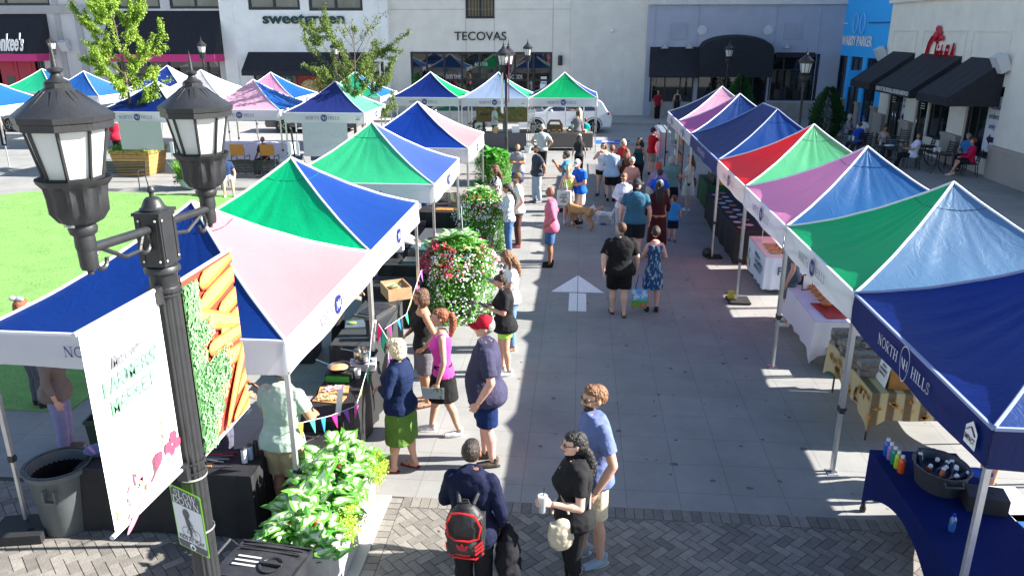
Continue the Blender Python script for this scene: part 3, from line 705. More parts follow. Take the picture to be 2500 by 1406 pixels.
PK, GR, NV, BL, RD, WH, SL = (.85,.30,.58), (.0,.44,.16), (.004,.022,.18), (.005,.055,.27), (.90,.008,.02), (.80,.80,.82), (.10,.22,.48)  # PK brightened for shaded panels; SL: glossy sheen put into the blue
PRT = mat('navy print', (.005,.015,.16), rough=.5); PRW = mat('white print', (.75,.75,.8), rough=.5)
_vt = {}
def val_text(white, crest=False):
 """flat lettering, centred on x=0, letter height 1 -> list of MBs (letters, disk, monogram)"""
 k = (white, crest)
 if k in _vt: return _vt[k]
 a = MB(); n = serif2d('NORTH'); h = serif2d('HILLS')
 put2d(a, n, (-1.6-n[2],0,0), (1,0,0), (0,0,1), 1); put2d(a, h, (1.6,0,0), (1,0,0), (0,0,1), 1)
 d = MB(); R = 1.02 if not crest else 1.0
 pts = [(cos(2*pi*i/28), sin(2*pi*i/28)) for i in range(28)]
 if crest: pts = [(x*(.85+.2*y), y*1.45) for x, y in pts]
 for i in range(28):
  p, q = pts[i], pts[(i+1) % 28]
  d.face([(p[0]*1.14,0,.5+p[1]*1.14),(q[0]*1.14,0,.5+q[1]*1.14),(q[0]*1.08,0,.5+q[1]*1.08),(p[0]*1.08,0,.5+p[1]*1.08)])
 if not white: d.face([(x*R,0,.5+y*R) for x, y in pts])
 g = MB(); nh = serif2d('NH', gap=-.12); put2d(g, nh, (0,-.012,.05), (1,0,0), (0,0,1), .9, center=True)
 _vt[k] = (a, d, g); return _vt[k]
SIDES = {'near': (0, -1), 'right': (1, 0), 'far': (0, 1), 'left': (-1, 0)}
LABELS_T = []
def tent(x0, y0, label, cols, wx=3.05, wy=3.05, val=WH, ze=ZE, zp=ZP, txt=('near','right','far','left'), ridge=0., legs=True, badge=None, group='market tents', rz=0, wires=True):
 """x0,y0: near-left corner; cols = near, right, far, left"""
 cx, cy = x0+wx/2, y0+wy/2
 t = thing('market_tent', label, 'tent', (cx, cy, 0), rz, group)
 hx, hy = wx/2, wy/2; H = zp-ze; seed = U(0, 100)
 def zr(x, y, face=None):
  dx, dy = abs(x)/hx, max(abs(y)-ridge, 0)/(hy-ridge)
  r = max(dx, dy); q = min(dx, dy)/r if r > 1e-6 else 1
  u = 1-r
  z = ze + H*(.62*u + .38*u*u)
  z -= .07*sin(pi*min(1, u*1.05))*(1-q*q)               # panels sag between the hips
  a = atan2(y, x)
  z += (.012*sin(a*26+seed+1.5*sin(a*5))*(1-q*q) + .007*sin(a*47+seed*2+2*sin(a*7+r*3))*(1-q**4))*min(1, u*2.2)*(1.2-u)   # drawn folds running from the peak
  z += .006*sin(x*9+seed)*sin(y*7+seed)*sin(pi*u)
  return z
 N = 22
 for i, side in enumerate(('near','right','far','left')):
  m = MB(); sx, sy = SIDES[side]; rows = []
  for a in range(N+1):
   u = a/N; row = []
   for b in range(N+1):
    s = -1+2*b/N
    if sy: x = s*hx*(1-u)*1.0; y = sy*(ridge+(hy-ridge)*(1-u))
    else: x = sx*hx*(1-u); y = s*(ridge+(hy-ridge)*(1-u))
    row.append((x, y, zr(x, y)))
   rows.append(row)
  base = 0; m.v = [p for r in rows for p in r]
  for a in range(N):
   for b in range(N):
    q = (a*(N+1)+b, a*(N+1)+b+1, (a+1)*(N+1)+b+1, (a+1)*(N+1)+b)
    if side in ('far', 'left'): q = q[::-1]
    if side == 'right': pass
    m.f.append(q); m.m.append(0)
  obj('canopy_panel', m, fabric(cols[i]), t)
  # valance
  L = hx if sy else hy; v = MB(); K = 16; vv = []
  vec = (-sy, sx)                                        # runs left to right seen from outside
  for b in range(K+1):
   s = (-1+2*b/K)*L
   for zz, o_ in ((ze-.002,.004),(ze-VD*.5,.010+.010*sin(s*5+seed)),(ze-VD,.016+.014*sin(s*4+seed+1))):
    sag = -.02*(1-(s/L)**2) if zz < ze-.01 else 0
    vv.append((sx*(hx+o_)+vec[0]*s, sy*(hy+o_)+vec[1]*s, zz+sag))
  v.v = vv
  for b in range(K):
   for j in range(2): v.f.append((b*3+j, b*3+j+1, b*3+j+4, b*3+j+3)); v.m.append(0)
  vo = obj('valance', v, fabric(val, .6 if val == WH else .45), t)
  if side in txt:
   white = val != WH; tri = val_text(white, white)
   s = .105; M = Matrix.Translation((sx*(hx+.032), sy*(hy+.032), ze-VD*.5-s*.5)) @ Matrix(((vec[0],-sx*-1,0,0),(vec[1],sy,0,0),(0,0,1,0),(0,0,0,1)))
   M = Matrix.Translation((sx*(hx+.034), sy*(hy+.034), ze-VD*.52-s*.5)) @ Matrix(((vec[0],-sx,0,0),(vec[1],-sy,0,0),(0,0,1,0),(0,0,0,1))) @ Matrix.Scale(s, 4)
   lt = MB().add(tri[0], M);
   if white: lt.add(tri[2], M)
   obj('lettering', lt, PRW if white else PRT, vo, smooth=False)
   em = MB().add(tri[1], M)
   if not white: em.mi = 1; em.add(MB(), M); n0 = len(em.f); g = MB().add(tri[2], M); g.m = [1]*len(g.m); em.add(g)
   obj('emblem', em, [PRW if white else PRT, PRW], vo, smooth=False)
  if badge == side:
   M = Matrix.Translation((sx*(hx+.034)+vec[0]*(L-.22), sy*(hy+.034)+vec[1]*(L-.22), ze-VD*.55)) @ Matrix(((vec[0],-sx,0,0),(vec[1],-sy,0,0),(0,0,1,0),(0,0,0,1)))
   bd = MB(); bd.face([M @ Vector(p) for p in ((-.09,0,-.09),(.09,0,-.09),(.09,0,.05),(0,0,.12),(-.09,0,.05))])
   bo = obj('maker_badge', bd, PAPER, vo, smooth=False)
   rf = MB().bar(M @ Vector((-.07,-.006,.02)), M @ Vector((0,-.006,.075)), .012, .003).bar(M @ Vector((0,-.006,.075)), M @ Vector((.07,-.006,.02)), .012, .003)
   tx = MB(); put2d(tx, font2d('IMPACT', True), M @ Vector((0,-.006,-.05)), (vec[0],vec[1],0), (0,0,1), .045, center=True, width=.15)
   obj('mark', rf.add(tx), mat('badge print', (.08,.02,.05), rough=.5), vo, smooth=False)
 pp = MB()
 for sx, sy in ((1,1),(1,-1),(-1,1),(-1,-1)):
  pts = []
  for k in range(15):
   u = k/14; x = sx*hx*(1-u); y = sy*(ridge+(hy-ridge)*(1-u)); pts.append((x, y, zr(x, y)+.006))
  pp.tube(pts, .016, n=6)
 if ridge: pp.tube([(0,-ridge,zp+.006),(0,ridge,zp+.006)], .016, n=6)
 for s in (-1, 1):
  pp.bar((-hx,s*(hy+.004),ze-.008),(hx,s*(hy+.004),ze-.008),.026); pp.bar((s*(hx+.004),-hy,ze-.010),(s*(hx+.004),hy,ze-.010),.026)
 pcol = WH if val == WH else (.25,.3,.5)
 cs = MB(); q_ = .80
 X_, Y_ = hx*(1-q_), ridge+(hy-ridge)*(1-q_); n_ = 8
 for (ax, ay), (bx, by) in zip(((-X_,-Y_),(X_,-Y_),(X_,Y_),(-X_,Y_)), ((X_,-Y_),(X_,Y_),(-X_,Y_),(-X_,-Y_))):
  cs.tube([(ax+(bx-ax)*k/n_, ay+(by-ay)*k/n_, zr(ax+(bx-ax)*k/n_, ay+(by-ay)*k/n_)+.001) for k in range(n_+1)], .0045, n=5)
 obj('cap_seam', cs, fabric(tuple(c*.55 for c in cols[0])), t)
 obj('piping', pp, mat('seam tape', pcol, rough=.6), t)
 fr = MB()
 for s in (-1, 1):
  n = 2
  for k in range(n):
   a, b = -hx+.05+k*(wx-.1)/n, -hx+.05+(k+1)*(wx-.1)/n
   fr.bar((a,s*(hy-.05),ze-.08),(b,s*(hy-.05),ze-.38),.022); fr.bar((a,s*(hy-.068),ze-.38),(b,s*(hy-.068),ze-.08),.022)
   a, b = -hy+.05+k*(wy-.1)/n, -hy+.05+(k+1)*(wy-.1)/n
   fr.bar((s*(hx-.05),a,ze-.08),(s*(hx-.05),b,ze-.38),.022); fr.bar((s*(hx-.068),a,ze-.38),(s*(hx-.068),b,ze-.08),.022)
 if wires: fr.bar((0,-hy+.05,ze-.2),(0,0,zp-.3),.022).bar((0,hy-.05,ze-.2),(0,0,zp-.3),.022).bar((-hx+.05,0,ze-.2),(0,0,zp-.3),.022).bar((hx-.05,0,ze-.2),(0,0,zp-.3),.022).tube([(0,0,zp-.45),(0,0,zp-.01)], .02, n=8)
 obj('frame', fr, ALU, t)
 if legs:
  for sx, sy in ((1,1),(1,-1),(-1,1),(-1,-1)):
   lg = MB(); x, y = sx*(hx-.03), sy*(hy-.03)
   lg.mi = 0; lg.box(x-.022,y-.022,.82,x+.022,y+.022,ze-.03); lg.box(x-.016,y-.016,.01,x+.016,y+.016,.86); lg.box(x-.06,y-.045,.0,x+.06,y+.045,.009)
   lg.mi = 1; lg.box(x-.028,y-.028,.80,x+.028,y+.028,.87); lg.box(x+.023,y-.012,.83,x+.05,y+.012,.86)
   obj('leg', lg, [ALU, BLACK_PLASTIC], t, smooth=False)
 return t
XR, Y0 = 3.064, 5.33
g_ = 'tents along the right side of the alley'
tent(XR, Y0, 'navy tent with white lettering nearest the camera on the right', (BL,SL,BL,(.003,.026,.24)), val=(.006,.02,.14), group=g_, badge='left')
tent(XR, Y0+3.05, 'tent with green left panel and shiny pale blue near panel, right row', ((.10,.22,.40),BL,BL,GR), group=g_)  # pale near panel: reflection on glossy blue cloth painted into its colour
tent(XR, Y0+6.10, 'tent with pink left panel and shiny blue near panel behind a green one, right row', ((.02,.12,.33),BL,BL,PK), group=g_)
tent(XR, Y0+9.15, 'tent with red left panel and light green near panel', ((.10,.50,.24),RD,RD,RD), group=g_)
tent(XR, Y0+12.2, 'long all-blue tent with a short ridge in the right row', (BL,BL,BL,(.004,.026,.20)), wy=4.57, val=(.01,.035,.20), ridge=.76, group=g_)
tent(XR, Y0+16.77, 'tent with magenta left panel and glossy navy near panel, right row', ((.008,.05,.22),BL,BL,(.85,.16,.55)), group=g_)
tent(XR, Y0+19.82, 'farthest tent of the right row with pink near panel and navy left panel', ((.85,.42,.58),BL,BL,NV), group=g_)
XL = -2.677; g_ = 'tents along the left side of the alley'
tent(XL-3.05, 6.50, 'nearest left tent with big pink right panel and blue near panel', ((.004,.036,.23),(.62,.30,.33),BL,BL), group=g_)  # pink right panel: same cloth as PK, darkened because the sun strikes it
tent(XL-3.05, 9.55, 'tent with vivid green near panel and blue right panel, second in the left row', ((.0,.50,.20),(.006,.055,.31),BL,GR), group=g_)
tent(XL-3.05, 14.15, 'tent with crinkled light green near panel, third in the left row', ((.04,.52,.24),(.06,.12,.42),BL,GR), group=g_)
tent(XL-3.05, 18.75, 'tent with navy near panel and pale pink right panel, fourth in the left row', ((.004,.04,.30),(.62,.31,.34),BL,BL), group=g_)  # sunlit pink panel, base colour set below PK for the strong light
g_ = 'tents along the street'
tent(-8.05, 33.2, 'street tent with navy near panel and green right panel', (NV,GR,GR,NV), wx=2.95, group=g_)
tent(-5.02, 33.2, 'street tent with silvery blue near panel over the brown banner', ((.30,.40,.62),(.05,.45,.28),BL,BL), wx=2.85, group=g_, badge='near')  # silvery near panel: gloss of blue cloth painted into its colour
tent(-2.15, 33.4, 'street tent with green near panel in front of the white car', ((.0,.36,.12),(.02,.08,.35),BL,BL), wx=2.85, group=g_)
tent(-10.25, 26.7, 'tent with dull navy near panel and green right panel under the street tree', ((.02,.035,.20),(.15,.6,.35),BL,BL), wx=2.85, group=g_, badge='near')
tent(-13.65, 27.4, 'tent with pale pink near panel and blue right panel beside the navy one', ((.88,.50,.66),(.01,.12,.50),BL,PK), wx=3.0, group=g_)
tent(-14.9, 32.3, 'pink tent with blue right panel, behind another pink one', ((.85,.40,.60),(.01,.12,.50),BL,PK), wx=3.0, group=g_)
tent(-18.6, 33.0, 'big white tent with blue left half of its near side', ((.70,.66,.68),WH,WH,(.01,.08,.40)), wx=3.2, wy=3.6, ze=2.25, zp=3.25, group=g_, txt=())
tent(-26.8, 34.4, 'green and blue tent left of the big street lamp', ((.02,.50,.25),(.01,.12,.50),BL,GR), wx=3.0, group=g_)
tent(-23.6, 32.6, 'blue tent half hidden behind the left lantern', ((.02,.12,.42),(.04,.18,.5),BL,(.05,.5,.28)), wx=3.0, group=g_)
tent(-16.9, 26.4, 'navy and white tent behind the wooden tree box', (NV,WH,WH,NV), wx=3.0, group=g_)
tent(-21.6, 36.2, 'navy tent with a flower print panel behind the left tree', ((.02,.05,.28),(.75,.6,.65),WH,NV), wx=3.0, group=g_, zp=3.3)
tent(-30.2, 33.6, 'plain white tent at the left edge', ((.75,.78,.84),WH,WH,WH), wx=3.0, group=g_, txt=())
tent(-11.4, 33.2, 'street tent with green and blue panels behind the thin tree', ((.02,.5,.25),(.02,.2,.55),BL,GR), wx=2.95, group=g_)
tent(-24.6, 27.8, 'green tent with a white valance just under the left lantern', ((.03,.45,.25),(.02,.15,.5),BL,GR), wx=3.0, group=g_)
# ================================================================ street lamps
def octo(r, n=8): return [(r*cos(2*pi*(i+.5)/n), r*sin(2*pi*(i+.5)/n)) for i in range(n)]
LENS = mat('frosted lantern glass', (.80,.82,.80), rough=.3, spec=.5, trans=.35, var=.04, vscale=4)
VS = .77
def lantern(parent, c, s=1.0, world=True, detail=True):
 """eight-sided lantern hanging on its fluted cup; c = centre of the cup's foot"""
 x, y, z = c; _v = VS
 def obj(n_, mb_, *a_, **k_): mb_.v = [(p[0], p[1], z+(p[2]-z)*_v) for p in mb_.v]; return globals()['obj'](n_, mb_, *a_, **k_)
 m = MB(); m.lathe([(.045*s,0),(.05*s,.03*s),(.048*s,.10*s),(.062*s,.115*s),(.068*s,.15*s),(.06*s,.175*s)], n=20, c=c)
 # fluted cup
 N = 48; prof = [(.06,.175),(.10,.20),(.125,.26),(.128,.36),(.135,.42),(.165,.455),(.17,.475)]; rows = []
 for r, h in prof:
  rows.append([(x+(r+(.010 if (k//2) % 2 else -.006)*(1 if .1 < r < .16 else .2))*s*cos(2*pi*k/N), y+(r+(.010 if (k//2) % 2 else -.006)*(1 if .1 < r < .16 else .2))*s*sin(2*pi*k/N), z+h*s) for k in range(N)])
 b = len(m.v); m.v += [p for r in rows for p in r]
 for i in range(len(rows)-1):
  for k in range(N): m.f.append((b+i*N+k, b+i*N+(k+1) % N, b+(i+1)*N+(k+1) % N, b+(i+1)*N+k)); m.m.append(0)
 cup = obj('lantern_cup', m, BLACK_METAL, parent, world=world)
 g = MB(); lo = octo(.125*s); hi = octo(.178*s); z0, z1 = z+.475*s, z+.79*s
 for i in range(8):
  j = (i+1) % 8; g.face([(x+lo[i][0],y+lo[i][1],z0),(x+lo[j][0],y+lo[j][1],z0),(x+hi[j][0],y+hi[j][1],z1),(x+hi[i][0],y+hi[i][1],z1)])
 obj('lens', g, LENS, parent, world=world, smooth=False)
 fr = MB()
 for i in range(8):
  j = (i+1) % 8; fr.tube([(x+lo[i][0]*1.02,y+lo[i][1]*1.02,z0-.01*s),(x+hi[i][0]*1.02,y+hi[i][1]*1.02,z1+.01*s)], .0095*s, n=6)
  fr.bar((x+lo[i][0]*1.02,y+lo[i][1]*1.02,z0),(x+lo[j][0]*1.02,y+lo[j][1]*1.02,z0),.018*s)
 obj('lantern_frame', fr, BLACK_METAL, parent, world=world)
 rf = MB(); rings = [(.205,.775),(.215,.78),(.215,.82),(.222,.825),(.226,.86),(.215,.87),(.065,1.015),(.06,1.02),(.06,1.045),(.05,1.052)]
 b = len(rf.v)
 for r, h in rings: rf.v += [(x+a*s, y+q*s, z+h*s) for a, q in octo(r)]
 for i in range(len(rings)-1):
  for k in range(8): rf.f.append((b+i*8+k, b+i*8+(k+1) % 8, b+(i+1)*8+(k+1) % 8, b+(i+1)*8+k)); rf.m.append(0)
 rf.f.append(tuple(b+k for k in range(8))[::-1]); rf.m.append(0)
 if detail:
  for k in range(8):
   a0, a1 = 2*pi*(k+.5)/8, 2*pi*(k+1.5)/8
   for a in (a0+.09, a1-.09):
    aa = (a0+a1)/2 + (a-(a0+a1)/2)
    p = Vector((x+.20*s*cos(aa)*.95, y+.20*s*sin(aa)*.95, z+.880*s)); q = Vector((x+.075*s*cos((a0+a1)/2+(aa-(a0+a1)/2)*.8), y+.075*s*sin((a0+a1)/2+(aa-(a0+a1)/2)*.8), z+1.004*s)); rf.bar(p, q, .006*s)
 rf.lathe([(r*s,h*s) for r, h in ((.052,1.045),(.055,1.055),(.03,1.075),(.02,1.10),(.034,1.115),(.036,1.13),(.014,1.14),(.010,1.2),(.0,1.30))], n=14, c=c)
 obj('lantern_roof', rf, BLACK_METAL, parent, world=world)
 return cup
PX, PY_ = -2.14, 3.69
lp = thing('street_lamp', 'tall black double-lantern lamp post in the foreground carrying two banners', 'street lamp', (PX, PY_, 0))
N = 64; m = MB(); rows = []
prof = [(.11,0),(.11,.5),(.09,.6),(.075,.75),(.072,2.0),(.070,3.70)]
for r, h in prof: rows.append([(PX+(r-(.006 if h > .7 and k % 4 < 2 else 0))*cos(2*pi*k/N), PY_+(r-(.006 if h > .7 and k % 4 < 2 else 0))*sin(2*pi*k/N), h) for k in range(N)])
m.v = [p for r in rows for p in r]
for i in range(len(rows)-1):
 for k in range(N): m.f.append((i*N+k, i*N+(k+1) % N, (i+1)*N+(k+1) % N, (i+1)*N+k)); m.m.append(0)
m.lathe([(.070,3.70),(.078,3.705),(.078,3.72),(.070,3.73),(.070,3.79),(.076,3.80),(.088,3.81),(.090,3.825),(.082,3.84),(.062,3.845),(.06,3.87)], n=32, c=(PX,PY_,0))
obj('pole', m, BLACK_METAL, lp, world=True)
m = MB().box(PX-.065,PY_-.08,3.85,PX+.065,PY_+.08,4.12)
for s in (-1, 1):
 m.box(PX+s*.066-.003,PY_-.068,3.87,PX+s*.066+.003,PY_-.05,4.10).box(PX+s*.066-.003,PY_+.05,3.87,PX+s*.066+.003,PY_+.068,4.10)
 m.box(PX-.05,PY_+s*.081-.003,3.87,PX-.035,PY_+s*.081+.003,4.10).box(PX+.035,PY_+s*.081-.003,3.87,PX+.05,PY_+s*.081+.003,4.10)
m.box(PX-.072,PY_-.088,4.115,PX+.072,PY_+.088,4.13)
m.lathe([(.066,4.13),(.068,4.14),(.055,4.15),(.052,4.16),(.04,4.185),(.03,4.195),(.012,4.20),(.011,4.215),(.02,4.225),(.021,4.236),(.012,4.25),(0,4.253)], n=24, c=(PX,PY_,0))
hb_ = obj('arm_hub', m, BLACK_METAL, lp, world=True)
sv = MB()
for s in (-1, 1):
 for z in (3.88, 4.09):
  sv.ell((PX+.066,PY_+s*.06,z), (.007,.007,.007), 8).ell((PX+s*.043,PY_-.082,z), (.007,.007,.007), 8)
obj('bolt', sv, mat('bright screws', (.75,.75,.75), rough=.4), hb_, world=False)
for s, dz, nm in ((-1,.035,'L'),(1,-.035,'R')):
 y1 = PY_+s*.575; z1 = 4.045+dz
 a = MB().tube([(PX,PY_+s*.075,4.045),(PX,y1-s*.03,z1)], .022, n=14)
 a.lathe([(.0,-.115),(.014,-.11),(.014,-.095),(.02,-.09),(.034,-.085),(.038,-.07),(.040,.03),(.036,.05)], n=18, c=(PX,y1,z1))
 arm = obj('arm', a, BLACK_METAL, lp, world=True)
 sc_pts = []
 for k in range(15): t = k/14*1.6*pi; r = .058*(1-k/14*.4); sc_pts.append((PX, PY_+s*(.13+.0)+s*(-.0)+s*r*cos(pi*.5+t)*1.0, 3.985+r*sin(pi*.5+t)))
 sc_pts = sc_pts[::-1]
 sc_pts += [(PX,PY_+s*.18,3.965),(PX,PY_+s*.30,3.955+dz*.4),(PX,PY_+s*.42,4.005+dz*.8)]
 for k in range(12): t = k/11*1.5*pi; r = .055*(1-k/11*.35); sc_pts.append((PX, PY_+s*(.48)+s*r*cos(pi*.5-t), 3.975+dz+r*sin(pi*.5-t)))
 q = MB()
 for p0, p1 in zip(sc_pts[:-1], sc_pts[1:]): q.tube([p0, p1], .011, n=6)
 obj('scroll', q, BLACK_METAL, arm)
 cup = lantern(lp, (PX,y1,z1+.0), s=.88)
 if s < 0:
  st_ = MB(); lt = MB(); wt = mat('sticker paper', (.75,.75,.74), rough=.6)
  th = [(-2.75+.22*k) for k in range(7)]
  r_ = .066
  for p, q2 in zip(th[:-1], th[1:]): st_.face([(PX+r_*cos(p),y1+r_*sin(p),z1+.115),(PX+r_*cos(q2),y1+r_*sin(q2),z1+.115),(PX+r_*cos(q2),y1+r_*sin(q2),z1+.165),(PX+r_*cos(p),y1+r_*sin(p),z1+.165)])
  so = obj('wattage_sticker', st_, wt, cup, smooth=False)
  put2d(lt, font2d('50', True), (PX-.035,y1-.0705,z1+.14), (1,.05,0), (0,0,1), .018); put2d(lt, font2d('LED', True), (PX-.035,y1-.0705,z1+.12), (1,.05,0), (0,0,1), .013)
  obj('lettering', lt, BLACK_PLASTIC, so, smooth=False) if False else obj('lettering', lt, BLACK_PLASTIC, cup, smooth=False)
for z in (3.74, 3.76, 2.72, 2.66, 2.57, 2.1, 2.72):
 pass
cl = MB()
for z in (3.72,3.69,2.70,2.64): cl.lathe([(.079,z-.006),(.082,z-.006),(.082,z+.006),(.079,z+.006)], n=24, c=(PX,PY_,0), caps=False)
cl.box(PX-.03,PY_-.11,3.66,PX+.03,PY_-.078,3.75).box(PX-.03,PY_-.11,2.62,PX+.03,PY_-.078,2.72).box(PX-.03,PY_+.078,3.66,PX+.03,PY_+.11,3.75).box(PX-.03,PY_+.078,2.62,PX+.03,PY_+.11,2.72)
obj('banner_clamp', cl, BLACK_METAL, lp, world=True)
# ---- banners
def flat_cloth(x, ya, yb, z0, z1, bulge=.02, n=10):
 m = MB(); vs = []
 for i in range(n+1):
  for j in range(n+1):
   s, t = i/n, j/n; vs.append((x + bulge*sin(pi*t)*sin(pi*s) + .006*sin(s*9), ya+(yb-ya)*s, z0+(z1-z0)*t))
 m.v = vs
 for i in range(n):
  for j in range(n): m.f.append((i*(n+1)+j,(i+1)*(n+1)+j,(i+1)*(n+1)+j+1,i*(n+1)+j+1)); m.m.append(0)
 return m
def on(x): return lambda s, t, d=.004: Vector((x+d, s, t))
bn = thing('banner', 'white farmers market banner with vegetable pictures hanging left of the lamp post', 'banner', (PX, 3.27, 3.2))
XB = PX+.0; BY0, BY1, BZ0, BZ1 = 2.955, 3.60, 2.72, 3.745
obj('cloth', flat_cloth(XB, BY0, BY1, BZ0, BZ1, 0.0), mat('white banner vinyl', (.85,.85,.83), rough=.6, trans=.15), bn, world=True)
obj('rod', MB().tube([(XB,BY0-.03,BZ1+.008),(XB,BY1+.05,BZ1-.012)], .012, n=10), mat('grey rod', (.5,.5,.5), rough=.4), bn, world=True)
obj('rod', MB().tube([(XB,BY0-.03,BZ0+.01),(XB,BY1+.05,BZ0-.03)], .012, n=10), mat('grey rod', (.5,.5,.5), rough=.4), bn, world=True)
X2 = XB+.013
t = MB(); put2d(t, font2d('Midtown', True, .3), (X2,BY0+.17,3.50), (0,1,0), (0,0,1), .07, width=.27)
obj('lettering', t, mat('grey script print', (.16,.16,.18), rough=.6), bn, world=True, smooth=False)
t = MB(); put2d(t, font2d("FARMERS'", True), (X2,BY0+.085,3.395), (0,1,0), (0,0,1), .082, width=.47); put2d(t, font2d('MARKET', True), (X2,BY0+.12,3.285), (0,1,0), (0,0,1), .082, width=.39)
obj('lettering', t, mat('pale green print', (.14,.42,.20), rough=.6), bn, world=True, smooth=False)
t = MB()
for s, z, y, w in (('Seasonal Farmers Market in',3.19,.08,.5),('Recyclable Community',3.135,.19,.32),('Saturdays',3.07,.25,.2),('8am - Noon in the Commons',3.0,.12,.42),('April 15 to Nov 2',2.945,.2,.3)): put2d(t, font2d(s, False, .3), (X2,BY0+y,z), (0,1,0), (0,0,1), .032, width=w)
obj('lettering', t, mat('grey script print', (.42,.42,.44), rough=.6), bn, world=True, smooth=False)
def blob2d(mb, cy, cz, ry, rz, rot=0, d=.0, n=18, x=None):
 x = X2 if x is None else x
 pts = []
 for i in range(n):
  a = 2*pi*i/n; p, q = ry*cos(a), rz*sin(a); pts.append((x+d, cy+p*cos(rot)-q*sin(rot), cz+p*sin(rot)+q*cos(rot)))
 mb.face(pts)
def leaf2d(mb, cy, cz, L, W, rot, x, d=0):
 pts = [(-.5,0),(-.2,.5),(.2,.45),(.5,0),(.2,-.45),(-.2,-.5)]
 mb.face([(x+d, cy+(p*L)*cos(rot)-(q*W)*sin(rot), cz+(p*L)*sin(rot)+(q*W)*cos(rot)) for p, q in pts])
CB = lambda n_, c: mat(n_, c, rough=.6, var=.12, vscale=20)
v1, v2, v3, v4, v5 = MB(), MB(), MB(), MB(), MB()
for cy, cz, ry, rz, ro in ((3.18,2.90,.035,.05,.2),(3.10,2.855,.028,.05,-.3),(3.20,2.855,.03,.03,0)): blob2d(v1, cy, cz, ry, rz, ro, .001)
blob2d(v1, 3.25,2.775,.20,.035,.12,.002); blob2d(v1, 3.12,2.74,.12,.022,.5,.0035)
for cy, cz, r_ in ((3.38,2.90,.028),(3.47,2.90,.032),(3.53,2.93,.035),(3.56,2.88,.03),(3.50,2.865,.03)): blob2d(v2, cy, cz, r_, r_, 0, .003+.0004*R_())
v2.face([(X2+.002,3.335,2.91),(X2+.002,3.375,2.93),(X2+.002,3.385,2.85),(X2+.002,3.335,2.83)])
for i in range(26): leaf2d(v3, 3.12+.13*cos(i*.25)+U(-.01,.01), 2.82+.05*sin(i*.25), .035, .02, U(0,3), X2, .0015+.0002*R_())
for i in range(14): leaf2d(v3, 3.47+U(-.025,.025), 3.0+U(-.06,.06), .05, .014, U(.5,2.6), X2, .0015+.0002*R_())
blob2d(v4, 3.14,2.79,.07,.055,.5,.0025); blob2d(v4, 3.40,2.83,.13,.032,.35,.0028)
for y, z, a in ((3.12,2.95,1.2),(3.15,2.94,1.9),(3.30,2.97,1.5),(3.45,2.95,1.8),(3.04,2.88,.2),(3.05,2.83,-.2)): leaf2d(v5, y, z, .07, .008, a, X2, .001)
for v_, c_, nm in ((v1,(.80,.18,.30),'beet_picture'),(v2,(.62,.05,.10),'tomato_picture'),(v3,(.62,.72,.25),'leaf_picture'),(v4,(.86,.84,.74),'squash_picture'),(v5,(.35,.42,.25),'stalk_picture')): obj(nm, v_, CB('banner print', c_), bn, world=True, smooth=False)
# carrots banner
bn = thing('banner', 'banner printed all over with orange carrots and green tops, right of the lamp post', 'banner', (PX, 4.16, 3.2))
CY0, CY1, CZ0, CZ1 = 3.80, 4.46, 2.63, 3.70
obj('cloth', flat_cloth(XB, CY0, CY1, CZ0, CZ1, 0), mat('dark red print', (.42,.05,.03), rough=.6), bn, world=True)
obj('rod', MB().tube([(XB,CY0-.05,CZ1+.005),(XB,CY1+.02,CZ1+.005)], .011, n=10), mat('grey rod', (.5,.5,.5), rough=.4), bn, world=True)
obj('rod', MB().tube([(XB,CY0-.05,CZ0),(XB,CY1+.02,CZ0)], .011, n=10), mat('grey rod', (.5,.5,.5), rough=.4), bn, world=True)
cr = MB(); dk = MB(); ci = MB()
def clipf(pts):
 q = clip([(p[1], p[2]) for p in pts], CY0+.004, CY1-.004, CZ0+.015, CZ1-.012)
 return [(pts[0][0], a, b) for a, b in q] if q else None
def carrot(y0, z0, y1, z1, w, d):
 L = math.hypot(y1-y0, z1-z0); ny, nz = -(z1-z0)/L, (y1-y0)/L; pts = []
 prof = [(0,.0),(.03,.6),(.1,.95),(.3,1),(.6,.85),(.85,.6),(.97,.3),(1,0)]
 for t, r in prof: pts.append((X2+d, y0+(y1-y0)*t+ny*w*r, z0+(z1-z0)*t+nz*w*r))
 for t, r in prof[::-1][1:-1]: pts.append((X2+d, y0+(y1-y0)*t-ny*w*r, z0+(z1-z0)*t-nz*w*r))
 sh = clipf([(p[0]-.0004, p[1]+.004, p[2]-.012) for p in pts]); q = clipf(pts)
 if sh: dk.face(sh)
 if q: cr.face(q)
 for wk, off, mbx in ((.58,.10,ci),):
  pi_ = [(X2+d+.0003, y0+(y1-y0)*t+ny*w*(r*wk+off), z0+(z1-z0)*t+nz*w*(r*wk+off)) for t, r in prof if .02 < t < .99]+[(X2+d+.0003, y0+(y1-y0)*t-ny*w*(r*wk-off), z0+(z1-z0)*t-nz*w*(r*wk-off)) for t, r in prof[::-1] if .02 < t < .99]
  q = clipf(pi_)
  if q: mbx.face(q)
k = 0
for a in [(4.02,3.62,4.8,3.76,.058),(3.99,3.49,4.8,3.62,.06),(4.20,3.38,4.85,3.48,.055),(4.20,3.26,4.85,3.33,.055),(3.92,3.46,4.56,3.20,.055),(4.02,3.22,4.8,3.15,.052),(3.97,3.10,4.75,3.03,.055),
  (4.70,2.96,4.25,2.80,.05),(4.74,2.88,4.22,2.66,.055),(4.74,2.77,4.18,2.56,.055),(4.74,2.66,4.2,2.47,.055),(4.50,3.10,4.12,2.66,.045)]:
 carrot(*a, .002+k*.0006); k += 1
obj('carrot_picture', cr, mat('carrot print', (.74,.17,.035), rough=.6, var=.18, vscale=16, island=.15), bn, world=True, smooth=False)
